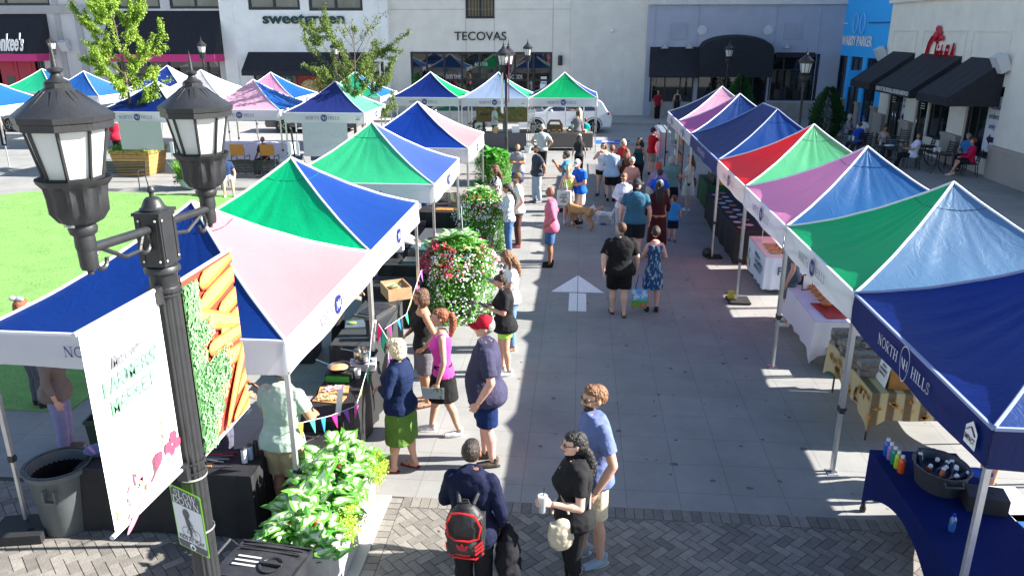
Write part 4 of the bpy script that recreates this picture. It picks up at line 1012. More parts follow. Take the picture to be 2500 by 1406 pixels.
obj('carrot_picture', ci, mat('carrot highlight print', (.85,.33,.10), rough=.6, var=.15, vscale=22), bn, world=True, smooth=False)
obj('carrot_edge', dk, mat('dark carrot edge', (.35,.05,.02), rough=.6), bn, world=True, smooth=False)
gm = MB()
for i in range(1500):
 t = R_(); z = CZ0+.02+t*(CZ1-CZ0-.05)
 wmax = .16 if z > 3.45 else (.28 if 3.28 < z < 3.42 else (.16 if z > 3.18 else (.48 if z > 2.95 else (.42-.3*(z < 2.8)*0 if z > 2.8 else .25))))
 if z < 3.15: wmax = max(.16, .50 - abs(z-3.08)*.9)
 y = CY0+.01+R_()**.8*wmax
 a = U(0, pi); pts = [(-.5,0),(-.2,.5),(.2,.45),(.5,0),(.2,-.45),(-.2,-.5)]; L_, W_ = U(.02,.045), U(.005,.011)
 q = clipf([(X2+.013+.00001*i, y+(p*L_)*cos(a)-(w*W_)*sin(a), z+(p*L_)*sin(a)+(w*W_)*cos(a)) for p, w in pts])
 if q: gm.face(q)
bk = MB();
for z0, z1, w in ((2.65,2.8,.2),(2.8,2.95,.33),(2.95,3.16,.46),(3.16,3.28,.15),(3.28,3.42,.26),(3.42,3.68,.15)): bk.face([(X2+.0118,CY0+.005,z0),(X2+.0118,CY0+w,z0),(X2+.0118,CY0+w*.9,z1),(X2+.0118,CY0+.005,z1)])
obj('leaf_picture', bk, mat('dark green print', (.04,.12,.04), rough=.6, var=.4, vscale=30), bn, world=True, smooth=False)
obj('leaf_picture', gm, mat('carrot top print', (.22,.50,.20), rough=.6, island=.7), bn, world=True, smooth=False)
# ---- slow down sign
S0 = Vector((-2.245,3.62,2.58)); S1 = Vector((-2.03,3.545,2.545)); u = (S1-S0).normalized(); up = Vector((-.02,0,1)).normalized(); nn = u.cross(up).normalized()
if nn.y > 0: nn = -nn
sg = thing('road_sign', 'small SLOW DOWN KIDS AT PLAY sign strapped low on the lamp post', 'sign', S0)
W_, H_ = .225, .40
def sgp(a, b, d): return S0 + u*(a*W_) - up*(b*H_) + nn*d
def rr(m_, a0, b0, a1, b1, d, r=.05):
 pts = []
 for cx_, cy__, s in ((a1-r,b0+r*.55,-90),(a1-r,b1-r*.55,0),(a0+r,b1-r*.55,90),(a0+r,b0+r*.55,180)):
  for k in range(5): an = radians(s+22.5*k); pts.append(sgp(cx_+r*cos(an), cy__+r*.55*sin(an), d))
 m_.face(pts)
m = MB(); rr(m,0,0,1,1,.004); rr(m,0,0,1,1,.0); obj('plate', m, mat('lime sign border', (.32,.62,.10), rough=.4), sg, world=True, smooth=False)
m = MB(); rr(m,.035,.02,.965,.98,.006); obj('face', m, mat('sign white', (.62,.63,.64), rough=.4), sg, world=True, smooth=False)
m = MB(); m.face([sgp(a,b,.0075) for a,b in ((.035,.27),(.035,.05),(.09,.02),(.91,.02),(.965,.05),(.965,.27))]); m.face([sgp(a,b,.0075) for a,b in ((.965,.87),(.965,.95),(.91,.98),(.09,.98),(.035,.95),(.035,.87))])
m.face([sgp(.52+.045*cos(i*.35),.9+.0,.0075) + up*(0) for i in range(0)] or [sgp(.5,.5,.0074),sgp(.501,.5,.0074),sgp(.5,.501,.0074)])
obj('band', m, mat('sign dark grey', (.07,.07,.08), rough=.4), sg, world=True, smooth=False)
m = MB(); put2d(m, serif2d('SLOW'), sgp(.5,.135,.009), u, up, .042, center=True, width=.16); put2d(m, serif2d('DOWN'), sgp(.5,.25,.009), u, up, .042, center=True, width=.19)
m.face([sgp(.5+.10*cos(i*pi/8),.925+.052*sin(i*pi/8),.009) for i in range(16)])
obj('lettering', m, mat('sign letter white', (.8,.8,.8), rough=.4), sg, world=True, smooth=False)
def ctr(s, b, h, w, dm):
 d = font2d(s, True); put2d(m, d, sgp(.5-w/2/W_,b,dm), u, up, h, width=w)
m = MB(); ctr('KIDS AT PLAY', .84, .028, .185, .009)
for ca, cb in ((.37,.70),(.68,.70)):
 for k in range(24):
  a0, a1 = k*pi/12, (k+1)*pi/12
  m.face([sgp(ca+r_*cos(a)/W_, cb+r_*sin(a)/H_, .009) for r_, a in ((.034,a0),(.034,a1),(.031,a1),(.031,a0))])
def stk(a, b, w=.006):
 p, q = sgp(*a,.0095), sgp(*b,.0095); d = (q-p).normalized(); n_ = d.cross(nn)*w/2; m.face([p+n_,p-n_,q-n_,q+n_])
for a, b, w in (((.37,.70),(.50,.60),.004),((.50,.60),(.60,.60),.004),((.60,.58),(.68,.70),.004),((.50,.60),(.52,.70),.004),((.37,.70),(.52,.70),.004),((.60,.60),(.57,.55),.004),((.57,.55),(.62,.54),.004),((.43,.42),(.47,.58),.026),((.46,.56),(.52,.66),.018),((.44,.44),(.58,.55),.007),((.52,.65),(.50,.76),.010)): stk(a, b, w)
m.face([sgp(.44+.024/W_*cos(i*pi/7),.385+.03/H_*sin(i*pi/7),.0095) for i in range(14)])
m.face([sgp(.5+.05*cos(i*pi/5),.935+.03*sin(i*pi/5),.0105) for i in range(10)])
obj('print', m, mat('sign dark grey', (.07,.07,.08), rough=.4), sg, world=True, smooth=False)
m = MB()
for z in (2.60,2.25): m.lathe([(.077,z-.006),(.079,z-.006),(.079,z+.006),(.077,z+.006)], n=24, c=(PX,PY_,0), caps=False)
obj('strap', m, ALU, sg, world=True)
VS = .9
# ---- the distant lamps
def far_lamp(px, py_top, X, Y, label, double=False, h=None):
 z = VY(px, py_top, Y).z
 t = thing('street_lamp', label, 'street lamp', (X, Y, 0), 0, 'black lantern street lamps of the square')
 s = 1.25; zc = z - 1.2*s*.9
 m = MB().lathe([(.12,0),(.12,.25),(.08,.35),(.07,.9),(.085,.95),(.055,1.05),(.045,zc-.15),(.06,zc-.1),(.045,zc)], n=14)
 obj('pole', m, BLACK_METAL, t)
 if double:
  a = MB().bar((-.0,-.35,zc-.1),(0,.35,zc-.1),.05); obj('arm', a, BLACK_METAL, t)
  for s_ in (-1, 1): lantern(t, (.06*s_,s_*.35,zc-.12), s*.999, world=False, detail=False)
 else: lantern(t, (0,0,zc), s*.999, world=False, detail=False)
 return t
q = G(1236,398); far_lamp(1226,95,q.x-.0,q.y,'black double-lantern lamp in the middle of the street crossing with a thin banner', True)
def gx(px, py, Y): return VY(px, py, Y).x
for px, py, Y, lb in ((1288,98,44.5,'slim black lamp standing in front of the wide dark shopfront'),(502,92,44.5,'black lamp in front of the pink-trimmed awning building'),(823,96,44.5,'black lamp half hidden by the thin tree crown'),(142,84,44.5,'black lamp in front of the grey building near the red doors'),(1774,100,44.6,'black lamp in front of the arched awning')):
 far_lamp(px, py, gx(px, 200, Y), Y, lb)
q = VY(1963,200,30.5); far_lamp(1970,122,q.x,q.y,'nearest black lamp of the right corner, beside the dark evergreen')
ba = thing('banner', 'thin pink and white banner seen edge-on at the middle street lamp', 'banner', (G(1236,398).x+.22, G(1236,398).y, 3.0))
q = G(1236,398)
obj('cloth', MB().obox((q.x+.13,q.y-.32,3.1), .02,.55,1.5, Matrix.Rotation(.12,3,'Z')), mat('pink banner', (.6,.12,.2), rough=.6, var=.5, vscale=2), ba, world=True, smooth=False)
obj('cloth', MB().obox((q.x-.13,q.y-.30,2.7), .02,.5,1.5, Matrix.Rotation(.25,3,'Z')), mat('white banner vinyl', (.85,.85,.83), rough=.6), ba, world=True, smooth=False)
obj('rod', MB().bar((q.x,q.y,3.88),(q.x+.12,q.y-.6,3.88),.02).bar((q.x,q.y,3.48),(q.x-.16,q.y-.55,3.48),.02), BLACK_METAL, ba, world=True, smooth=False)
# ================================================================ people
_tex = {}
def cloud(size):
 if size not in _tex:
  t = bpy.data.textures.new('folds', 'CLOUDS'); t.noise_scale = size; t.noise_depth = 2; _tex[size] = t
 return _tex[size]
def soft(o, vox, smooth=3, fold=0, fsize=.1):
 r = o.modifiers.new('skin', 'REMESH'); r.mode = 'VOXEL'; r.voxel_size = vox; r.use_smooth_shade = True
 s = o.modifiers.new('smooth', 'SMOOTH'); s.factor = .5; s.iterations = smooth
 if fold:
  d = o.modifiers.new('folds', 'DISPLACE'); d.texture = cloud(fsize); d.strength = fold; d.mid_level = .36; d.texture_coords = 'GLOBAL'
 return o
def skin_m(c): return mat('skin', c, rough=.55, var=.08, vscale=12, spec=.35)
SK = {'pale': (.66,.40,.30), 'fair': (.58,.32,.22), 'tan': (.45,.22,.13), 'brown': (.26,.12,.07), 'dark': (.12,.055,.035), 'pink': (.68,.36,.28)}
HC_ = {'black': (.012,.010,.010), 'dark': (.03,.018,.012), 'brown': (.11,.05,.025), 'auburn': (.25,.075,.03), 'blond': (.55,.38,.18), 'pale': (.72,.58,.38), 'grey': (.35,.33,.31), 'white': (.72,.70,.66), 'red': (.50,.04,.02), 'ginger': (.20,.095,.04)}
def hair_m(n): return mat('hair', HC_[n], rough=.5, bump=.8, bscale=70, var=.35, vscale=45, spec=.5)
ARMS = {'down': ((.148,-.012,.635),(.152,.035,.49)), 'relax': ((.15,-.03,.64),(.135,.05,.50)), 'hip': ((.205,-.05,.665),(.125,.03,.555)), 'fold': ((.13,.055,.665),(-.02,.125,.675)),
  'phone': ((.135,.02,.655),(.045,.15,.69)), 'phonehigh': ((.14,.09,.70),(.05,.19,.82)), 'behind': ((.16,-.06,.65),(.07,-.10,.52)), 'work': ((.14,.05,.65),(.09,.19,.62)),
  'point': ((.21,.09,.77),(.27,.26,.80)), 'cup': ((.14,.01,.65),(.11,.15,.68)), 'mouth': ((.14,.07,.69),(.035,.10,.82)), 'pocket': ((.168,-.04,.64),(.12,.02,.525)), 'swing': ((.15,.05,.64),(.14,.13,.53)), 'swingb': ((.155,-.07,.65),(.15,-.09,.51)),
  'clasp': ((.14,.02,.65),(.02,.135,.62)), 'up': ((.13,.12,.74),(.08,.13,.87)), 'table': ((.15,.07,.63),(.06,.20,.60)), 'knee': ((.16,.03,.62),(.13,.17,.52))}
PEOPLE = {}
def person(x, y, h, face, label, skin='fair', hair=('short','brown'), top=('tee',(.5,.5,.5)), bot=('pants',(.05,.06,.1)), shoes=(.05,.05,.05), arms=('down','down'), legs='stand', lean=0., head=(0,0), w=1., belly=0., fem=False, glasses=None, hat=None, z0=0., vox=None, beard=None, group=None, bag=None, tilt=0, sandals=False, fold=.015):
 d = math.hypot(x, y); vox = vox or max(.0062, .00095*d); H = h
 P0 = thing('person', label, 'person', (x, y, z0), radians(face-90), group)
 bm = MB(); sit = legs == 'sit'; dz = -(.50*H - .50) / H if sit else 0.
 la = radians(lean)
 def T(p, up=True):                                         # body units -> metres
  px, py, pz = p
  if up and pz > .5: py, pz = py*cos(la)+(pz-.52)*sin(la), .52+(pz-.52)*cos(la)-py*sin(la)
  return Vector((px*H, py*H, (pz+dz)*H))
 def loft(m, secs, n=20, up=True, e=.82):
  rows = []
  for z, a, b, yc in secs:
   row = []
   for k in range(n):
    t = 2*pi*k/n; c_, s_ = cos(t), sin(t)
    row.append(T((a*abs(c_)**e*(1 if c_ > 0 else -1), yc+b*abs(s_)**e*(1 if s_ > 0 else -1), z), up))
   rows.append(row)
  b0 = len(m.v); m.v += [tuple(p) for r in rows for p in r]
  for i in range(len(rows)-1):
   for k in range(n): m.f.append((b0+i*n+k, b0+i*n+(k+1) % n, b0+(i+1)*n+(k+1) % n, b0+(i+1)*n+k)); m.m.append(m.mi)
  m.f.append(tuple(b0+k for k in reversed(range(n)))); m.f.append(tuple(b0+(len(rows)-1)*n+k for k in range(n))); m.m += [m.mi]*2
 ww = w*(.93 if fem else 1)
 sh = (.90 if fem else 1.0)
 hp = 1.06 if fem else 1.0; ws = .86 if fem else 1.0; bu = .016 if fem else 0
 def torso(off=0., hem=.465, top_=.87, flare=0.):
  S = [(.455,.080*hp,.058,0),(.49,.097*hp,.072,-.006),(.53,.096*hp,.072+belly*.4,-.006+belly*.3),(.575,.086*(ws+1)/2,.062+belly*.8,belly*.8),(.62,.082*ws,.058+belly,belly),(.67,.087*(ws+1)/2,.062+belly*.7+bu*.3,belly*.5+bu*.4),(.72,.096*sh,.066+belly*.2+bu,.002+bu*.8),(.765,.099*sh,.062+bu*.4,0),(.795,.098*sh,.052,-.004),(.815,.082*sh,.044,-.006),(.832,.052,.038,-.004),(.85,.034,.034,-.002),(.88,.031,.034,.004)]
  out = []
  for z, a, b, yc in S:
   if z < hem-.02 or z > top_: continue
   k = max(0, (.62-z))*flare
   out.append((max(z, hem), a*ww+off+k, b*(w if w > 1 else (w+1)/2)+off+k, yc))
  return out
 loft(bm, torso())
 # head
 hy, hpch = radians(head[0]), radians(head[1])
 base = T((0,.004,.865)); Mh = Matrix.Rotation(hy, 3, 'Z') @ Matrix.Rotation(hpch - la*.5, 3, 'X')
 HS = 1.0 + (.0 if h > 1.45 else (1.45-h)*.45)
 def HT(p): return base + Mh @ Vector((p[0]*H*HS, (p[1]-.004)*H*HS, (p[2]-.865)*H*HS))
 def hell(m, c, r, n=14): m.ell(HT(c), tuple(q*H*HS for q in r), n, Mh)
 hell(bm, (0,.010,.942), (.044,.053,.057)); hell(bm, (0,.026,.905), (.033,.034,.032)); hell(bm, (0,.044,.888), (.017,.016,.014)); hell(bm, (0,.052,.945), (.034,.014,.018))
 bm.tube([HT((0,.06,.945)), HT((0,.072,.922)), HT((0,.060,.916))], [.006*H,.011*H,.009*H], n=8)
 for s in (-1, 1): hell(bm, (s*.045,.004,.932), (.006,.012,.017), 8); hell(bm, (s*.024,.048,.925), (.014,.012,.012), 8)
 # legs
 HZ = .485; knees = []; ankles = []
 for s in (-1, 1):
  hipp = T((s*.047*ww*hp,0,HZ), False)
  if sit:
   kn = Vector((s*.075*H, .245*H, .50)); an = Vector((s*.075*H, .245*H+(.02 if s > 0 else .10)*H, .08))
   hipp.z = .53
  else:
   st = {'stand': (0,0), 'walk': (.10,-.10), 'stepL': (-.06,.05), 'contra': (.02,-.03), 'wide': (0,0)}[legs]
   fy = (st[0] if s > 0 else st[1]); fx = {'wide': .085}.get(legs, .052)
   kn = Vector((s*(.047+fx)/2*1.03*H, (fy*.5+.012)*H, .275*H)); an = Vector((s*fx*H, fy*H-.005*H, (.045+(.025 if fy < -.05 else 0))*H))
  knees.append(kn); ankles.append(an)
  tr = (.054*w*hp, .050*w, .036*(w+1)/2)
  bm.tube([hipp+Vector((0,0,.02)), hipp.lerp(kn, .3), kn], [r*H for r in tr], n=14); bm.ell(kn, (.035*H*(w+1)/2,)*3, 10)
  cf = kn.lerp(an, .35)+Vector((0,-.008*H,0)); bm.tube([kn, cf, kn.lerp(an, .75), an], [.033*H, .034*H*(w+1)/2, .024*H, .021*H], n=12)
  hl = an+Vector((0,-.018*H,-an.z+.022*H)) if not sit else an+Vector((0,-.02*H,-.05)); to = hl+Vector((s*.012*H,.115*H,-.006*H))
  if sit: hl.z = .035
  bm.tube([an, hl], [.02*H,.018*H], n=10); bm.tube([hl, hl.lerp(to,.6), to], [.019*H,.021*H,.013*H], n=10)
  PEOPLE[(label, s)] = (hl, to)
 # arms and hands
 arm_pts = []
 for s, nm in ((-1, arms[0]), (1, arms[1])):
  E_, W_ = ARMS[nm] if isinstance(nm, str) else nm
  aw = max(0, (w-1)*.10)
  S_ = T((s*(.093*sh*ww),-.004,.792)); E_ = T((s*(E_[0]*(.94 if fem else 1)+aw), E_[1], E_[2])); W_ = T((s*(W_[0]+aw*(W_[0] > .05)), W_[1], W_[2]))
  arm_pts.append((S_, E_, W_)); aw_ = (w+1)/2*(.86 if fem else 1)
  bm.ell(S_, (.033*H*aw_,)*3, 10); bm.tube([S_, S_.lerp(E_,.4), E_], [.033*H*aw_, .031*H*aw_, .024*H*aw_], n=12); bm.ell(E_, (.0245*H*aw_,)*3, 10)
  bm.tube([E_, E_.lerp(W_,.3), W_], [.0245*H*aw_, .0255*H*aw_, .0155*H*aw_], n=12)
  D = (W_-E_).normalized(); tv = Vector((0,1,0)) if abs(D.z) > .6 else Vector((-s*.7,0,.7)); tv = (tv - D*tv.dot(D)).normalized(); nv = D.cross(tv)
  if nv.dot(Vector((-s,0,0)) if abs(D.z) > .6 else Vector((0,0,-1))) < 0: nv = -nv
  Mp = Matrix((tv, nv, D)).transposed(); pc = W_+D*.030*H; bm.ell(pc, (.023*H,.010*H,.034*H), 10, Mp)
  for k, (o_, L) in enumerate(((.017,.040),(.006,.045),(-.006,.042),(-.016,.033))):
   a = W_+D*.055*H+tv*o_*H; b = a+(D*.82+nv*.30+tv*o_*4)*L*.55*H; c = b+(D*.45+nv*.85)*L*.45*H
   bm.tube([W_+D*.035*H+tv*o_*.8*H, a, b, c], [.0065*H,.0062*H,.0056*H,.0046*H], n=7)
  bm.tube([W_+D*.015*H+tv*.014*H, W_+D*.035*H+tv*.030*H, W_+D*.056*H+tv*.033*H+nv*.008*H], [.009*H,.0075*H,.006*H], n=7)
 body = obj('body', bm, skin_m(SK[skin]), P0); soft(body, vox, 3)
 # face
 if d < 15:
  ey = MB(); ir = MB()
  for s in (-1, 1): ey.ell(HT((s*.017,.0585,.938)), (.0072*H,.004*H,.0042*H), 8, Mh); ir.ell(HT((s*.017,.0615,.938)), (.0032*H,.002*H,.0034*H), 8, Mh)
  if not glasses: obj('eyes', ey, mat('eye white', (.7,.68,.66), rough=.3), P0); obj('pupils', ir, mat('pupil', (.02,.012,.01), rough=.2), P0)
  lp_ = MB(); lp_.ell(HT((0,.0615,.9005)), (.013*H,.0035*H,.0038*H), 10, Mh); obj('lips', lp_, mat('lips', (.45,.12,.10) if skin in ('pale','fair','pink','tan') else (.18,.06,.05), rough=.4), P0)
  eb = MB()
  for s in (-1, 1): eb.tube([HT((s*.008,.063,.950)), HT((s*.019,.063,.953)), HT((s*.029,.057,.949))], .0016*H, n=6)
  obj('eyebrows', eb, hair_m(hair[1] if hair[1] != 'pale' else 'blond'), P0)
 # hair
 st_, hc = hair
 if st_ != 'bald':
  hm = MB(); k = .97 if st_ == 'buzz' else 1.
  hell(hm, (0,-.006,.949), (.0475*k+.001,.0545*k,.0565*k)); hell(hm, (0,.018,.975), (.038*k,.040*k,.026*k))
  if st_ == 'short': hell(hm, (0,.022,.985), (.036,.036,.021))
  if st_ in ('bob','long','wavy'):
   hell(hm, (0,-.012,.92), (.055,.05,.055));
   for s in (-1, 1): hell(hm, (s*.044,.010,.92), (.013,.03,.05))
  if st_ == 'bob': hell(hm, (0,-.018,.895), (.056,.042,.040))
  if st_ in ('long','wavy'):
   q = [HT((0,-.03,.91)), T((0,-.052,.86)), T((0,-.066,.80)), T((0,-.072,.74 if st_ == 'long' else .70))]
   for s in (-.6,0,.6):
    hm.tube([p+Vector((s*.05*H,0,0)) for p in q], [.034*H,.032*H,.028*H,.012*H], n=10)
   for s in (-1, 1): hm.tube([HT((s*.046,.0,.94)), HT((s*.052,.0,.89)), T((s*.055,.01,.82)), T((s*.058,.03,.77))], [.014*H,.018*H,.016*H,.006*H], n=8)
  if st_ in ('pony','hpony'):
   up = .965 if st_ == 'hpony' else .935
   hm.tube([HT((0,-.045,up)), HT((0,-.075,up-.004)), HT((0,-.088,up-.045)), HT((0,-.085,up-.10)), HT((0,-.072,up-.15)), HT((0,-.066,up-.19))], [.012*H,.020*H,.026*H,.025*H,.018*H,.005*H], n=10)
  if st_ == 'lowpony':
   hell(hm, (0,-.02,.93), (.05,.046,.05))
   hm.tube([HT((0,-.04,.915)), T((.01,-.07,.86)), T((.02,-.085,.80)), T((.02,-.085,.73)), T((.02,-.08,.665))], [.02*H,.028*H,.034*H,.028*H,.006*H], n=10)
  if st_ == 'bun': hell(hm, (0,-.035,1.008), (.021,.021,.019))
  ho = obj('hair', hm, hair_m(hc), P0); soft(ho, max(.006, vox*.8), 1, fold=.020 if st_ not in ('buzz',) else .003, fsize=.022)
 if beard:
  bb = MB(); hell(bb, (0,.034,.898), (.034,.030,.022)); hell(bb, (0,.046,.884), (.018,.018,.013)); bo = obj('beard', bb, hair_m(beard), P0); soft(bo, max(.006, vox*.8), 1, fold=.004, fsize=.012)
 if glasses:
  gm_ = MB()
  for s in (-1, 1): gm_.ell(HT((s*.0185,.0655,.9385)), (.0150*H,.004*H,.0105*H), 12, Mh); gm_.bar(HT((s*.032,.060,.942)), HT((s*.046,.004,.942)), .0035*H)
  gm_.bar(HT((-.006,.069,.941)), HT((.006,.069,.941)), .0035*H)
  obj('sunglasses', gm_, mat('dark lenses', glasses if isinstance(glasses, tuple) else (.01,.01,.012), rough=.12, spec=.8), P0)
 if hat:
  kind, c = hat; m = MB()
  rr_ = [(0,.060),(.022,.056),(.038,.044),(.047,.024),(.0495,.004),(.0495,-.008)]
  n = 18; b0 = 0
  cap = MB()
  for r, z in rr_:
   for k in range(n): t = 2*pi*k/n; cap.v.append(tuple(HT((r*cos(t)*1.0, .006+r*1.17*sin(t), .950+z*1.08))))
  for i in range(len(rr_)-1):
   for k in range(n): cap.f.append((i*n+k, i*n+(k+1) % n, (i+1)*n+(k+1) % n, (i+1)*n+k)); cap.m.append(0)
  back = -1 if kind == 'backcap' else 1
  if kind in ('cap','backcap'):
   pts = [(a, .045*back+.0+.068*back*sqrt(max(0, 1-(a/.042)**2))) for a in [(-.042+.084*i/10) for i in range(11)]]
   top_ = [HT((a, b, .957-.010*(1-(a/.042)**2 < .5)-.012*abs(a/.042)**2)) for a, b in pts]; inn = [HT((a, .035*back, .960-.012*abs(a/.042)**2)) for a, b in pts]
   for i in range(10): cap.face([inn[i], inn[i+1], top_[i+1], top_[i]])
  else:
   for i in range(n):
    t0, t1 = 2*pi*i/n, 2*pi*(i+1)/n
    cap.face([HT((.047*cos(t0),.006+.055*sin(t0),.955)), HT((.047*cos(t1),.006+.055*sin(t1),.955)), HT((.085*cos(t1),.006+.093*sin(t1),.946)), HT((.085*cos(t0),.006+.093*sin(t0),.946))])
  o = obj('hat', cap, cloth(c, 'hat cloth'), P0); sf_ = o.modifiers.new('thick', 'SOLIDIFY'); sf_.thickness = .004; sf_.offset = 1
 # clothes
 cv = max(.009, vox*1.1)
 def sleeves(m, frac, off):
  for S_, E_, W_ in arm_pts:
   aw_ = (w+1)/2*(.86 if fem else 1)
   m.ell(S_, (.037*H*aw_+off,)*3, 10)
   if frac <= 1: m.tube([S_, S_.lerp(E_, frac)], [.036*H*aw_+off, (.036 if not fem else .033)*H*aw_+off+.004], n=12)
   else:
    m.tube([S_, E_], [.036*H*aw_+off, .028*H*aw_+off], n=12); m.ell(E_, (.028*H*aw_+off,)*3, 10); m.tube([E_, E_.lerp(W_, frac-1)], [.028*H*aw_+off, .019*H*aw_+off+.002], n=12)
 tk = top[0]; tc_ = cloth(top[1], 'shirt cloth') if len(top) < 3 else top[2]; o_ = .010
 cm = MB()
 if tk in ('tee','shirt'): loft(cm, torso(o_, .475 if not fem else .485, .856, .10)); sleeves(cm, .62, .006)
 if tk == 'loosetee': loft(cm, torso(o_+.006, .44, .856, .22)); sleeves(cm, .78, .012)
 if tk == 'long': loft(cm, torso(o_, .475, .856, .06)); sleeves(cm, 1.92, .006)
 if tk == 'longopen': loft(cm, torso(o_+.004, .44, .856, .15)); sleeves(cm, 1.7, .008)
 if tk == 'tank': loft(cm, [q for q in torso(.006, .49, .80, .06)]);
 if tk == 'tank':
  for s in (-1, 1): cm.tube([T((s*.055*sh,.035,.79)), T((s*.058*sh,-.004,.822)), T((s*.055*sh,-.038,.79))], .012*H, n=8)
 if tk == 'crop': loft(cm, torso(.006, .63, .79, 0)); [cm.tube([T((s*.045,.04,.78)), T((s*.05,0,.822)), T((s*.03,-.045,.77))], .009*H, n=8) for s in (-1, 1)]
 if tk in ('dress','tdress','ldress','longdress'):
  S = torso(.008, .56, .80 if tk == 'dress' else .845)
  hem_ = {'dress': .29, 'tdress': .25, 'ldress': .30, 'longdress': .12}[tk]
  loft(cm, [(hem_,.135*ww,.115,0),((hem_+.5)/2,.122*ww,.10,0),(.50,.108*ww,.085,0)] + S)
  if tk == 'dress': [cm.tube([T((s*.055*sh,.035,.78)), T((s*.06*sh,-.004,.822)), T((s*.055*sh,-.038,.78))], .012*H, n=8) for s in (-1, 1)]
  elif tk == 'tdress': sleeves(cm, .9, .008)
  else: sleeves(cm, 1.8, .008)
 so = obj('shirt' if 'dress' not in tk else 'dress', cm, tc_, P0); soft(so, cv, 3 if d < 14 else 2, fold=fold, fsize=.075)
 bk, bc = bot[0], bot[1]; bmt = bot[2] if len(bot) > 2 else (cloth(bc, 'trouser cloth') if bc else None)
 if bk:
  pm2 = MB()
  secs = [(.452,.070*ww*hp+.012,.060+.012,0),(.485,.096*ww*hp+.012,.072+.012,-.006),(.53,.096*ww*hp+.008,.070+.008+belly*.3,-.006+belly*.3),(.585,.084*ww*(ws+1)/2+.008,.062+.008+belly*.7,belly*.7)]
  if bk == 'skirt': loft(pm2, [(.30,.135*ww,.115,0),(.42,.125*ww,.10,0),(.50,.108*ww*hp,.085,-.004),(.585,.080*ww+.006,.062+.006,0)])
  elif bk == 'kneeskirt': loft(pm2, [(.25,.125*ww,.10,0),(.42,.120*ww,.098,0),(.50,.108*ww*hp,.085,-.004),(.585,.080*ww+.006,.062+.006,0)])
  else:
   loft(pm2, secs)
   for kn, an, s in zip(knees, ankles, (-1, 1)):
    hp_ = T((s*.047*ww*hp,0,HZ), False);
    if sit: hp_.z = .53
    r0 = .056*w*hp*H+.006; tight = bk == 'leggings'
    if bk == 'shorts': pm2.tube([hp_, hp_.lerp(kn, .88)], [r0+.006, .053*w*H+.014], n=14)
    elif bk == 'mini': pm2.tube([hp_, hp_.lerp(kn, .42)], [r0+.004, .054*w*H+.012], n=14)
    else:
     kr = (.037*(w+1)/2*H+(.002 if tight else .014)); ar = (.024*H+(.001 if tight else .022))
     pm2.tube([hp_, kn], [r0-(.004 if tight else 0), kr], n=14); pm2.ell(kn, (kr,)*3, 10); pm2.tube([kn, kn.lerp(an, .4)+Vector((0,-.008*H*tight,0)), kn.lerp(an, .96 if not tight else .98)], [kr, (.036*H if tight else kr), ar], n=14)
  bo = obj('skirt' if 'skirt' in bk else 'trousers', pm2, bmt, P0); soft(bo, cv, 3 if d < 14 else 2, fold=fold*.8 if bk != 'leggings' else .002, fsize=.07)
 for s in (-1, 1):
  hl, to = PEOPLE[(label, s)]; sm_ = MB(); zf = min(hl.z, .022*H)
  if sandals:
   a = hl+Vector((0,-.02*H,-.010*H)); b = to+Vector((0,.012*H,-.006*H)); sm_.tube([a+Vector((0,0,-.006)), a.lerp(b,.5)+Vector((0,0,-.008)), b+Vector((0,0,-.004))], [.018*H,.024*H,.020*H], n=12)
   sm_.v = [(p[0], p[1], max(hl.z-.022*H+.002, min(p[2], hl.z-.022*H+.018))) for p in sm_.v]
   so2 = obj('sandal', sm_, cloth(shoes, 'sandal'), P0)
   st2 = MB().tube([hl.lerp(to,.5)+Vector((-.024*H,-.01,.0)), hl.lerp(to,.75)+Vector((0,0,.018*H)), hl.lerp(to,.5)+Vector((.024*H,-.01,.0))], .006, n=6); obj('strap', st2, cloth(shoes, 'sandal'), so2)
  else:
   sm_.tube([hl+Vector((0,-.012*H,.0)), hl.lerp(to,.45), to+Vector((0,.006*H,0))], [.024*H,.027*H,.020*H], n=12); sm_.tube([hl+Vector((0,-.004,.045*H)), hl+Vector((0,.01,0))], [.022*H,.024*H], n=10)
   zb = hl.z-.022*H; sm_.v = [(p[0], p[1], max(p[2], zb)) for p in sm_.v]
   so2 = obj('shoe', sm_, cloth(shoes, 'shoe'), P0); soft(so2, max(.007, vox*.8), 2)
   if d < 12: obj('sole', MB().prism([(hl.x+(.026*H)*cos(t)*(1), hl.y+.05*H+.082*H*sin(t)) for t in [2*pi*i/14 for i in range(14)]], zb+.0, zb+.014), cloth((.6,.6,.6) if sum(shoes) > .3 else (.05,.05,.05), 'sole'), P0)
 P0['_'] = 0; del P0['_']
 P0_hands = [P0.matrix_world for _ in ()]
 return P0, arm_pts, HT, T
def W2(Pr, p):      # person-local point -> world
 return pm(Pr) @ Vector(p)
def at(fx, fy, dx=0, dy=0): g = G(fx, fy); return g.x+dx, g.y+dy
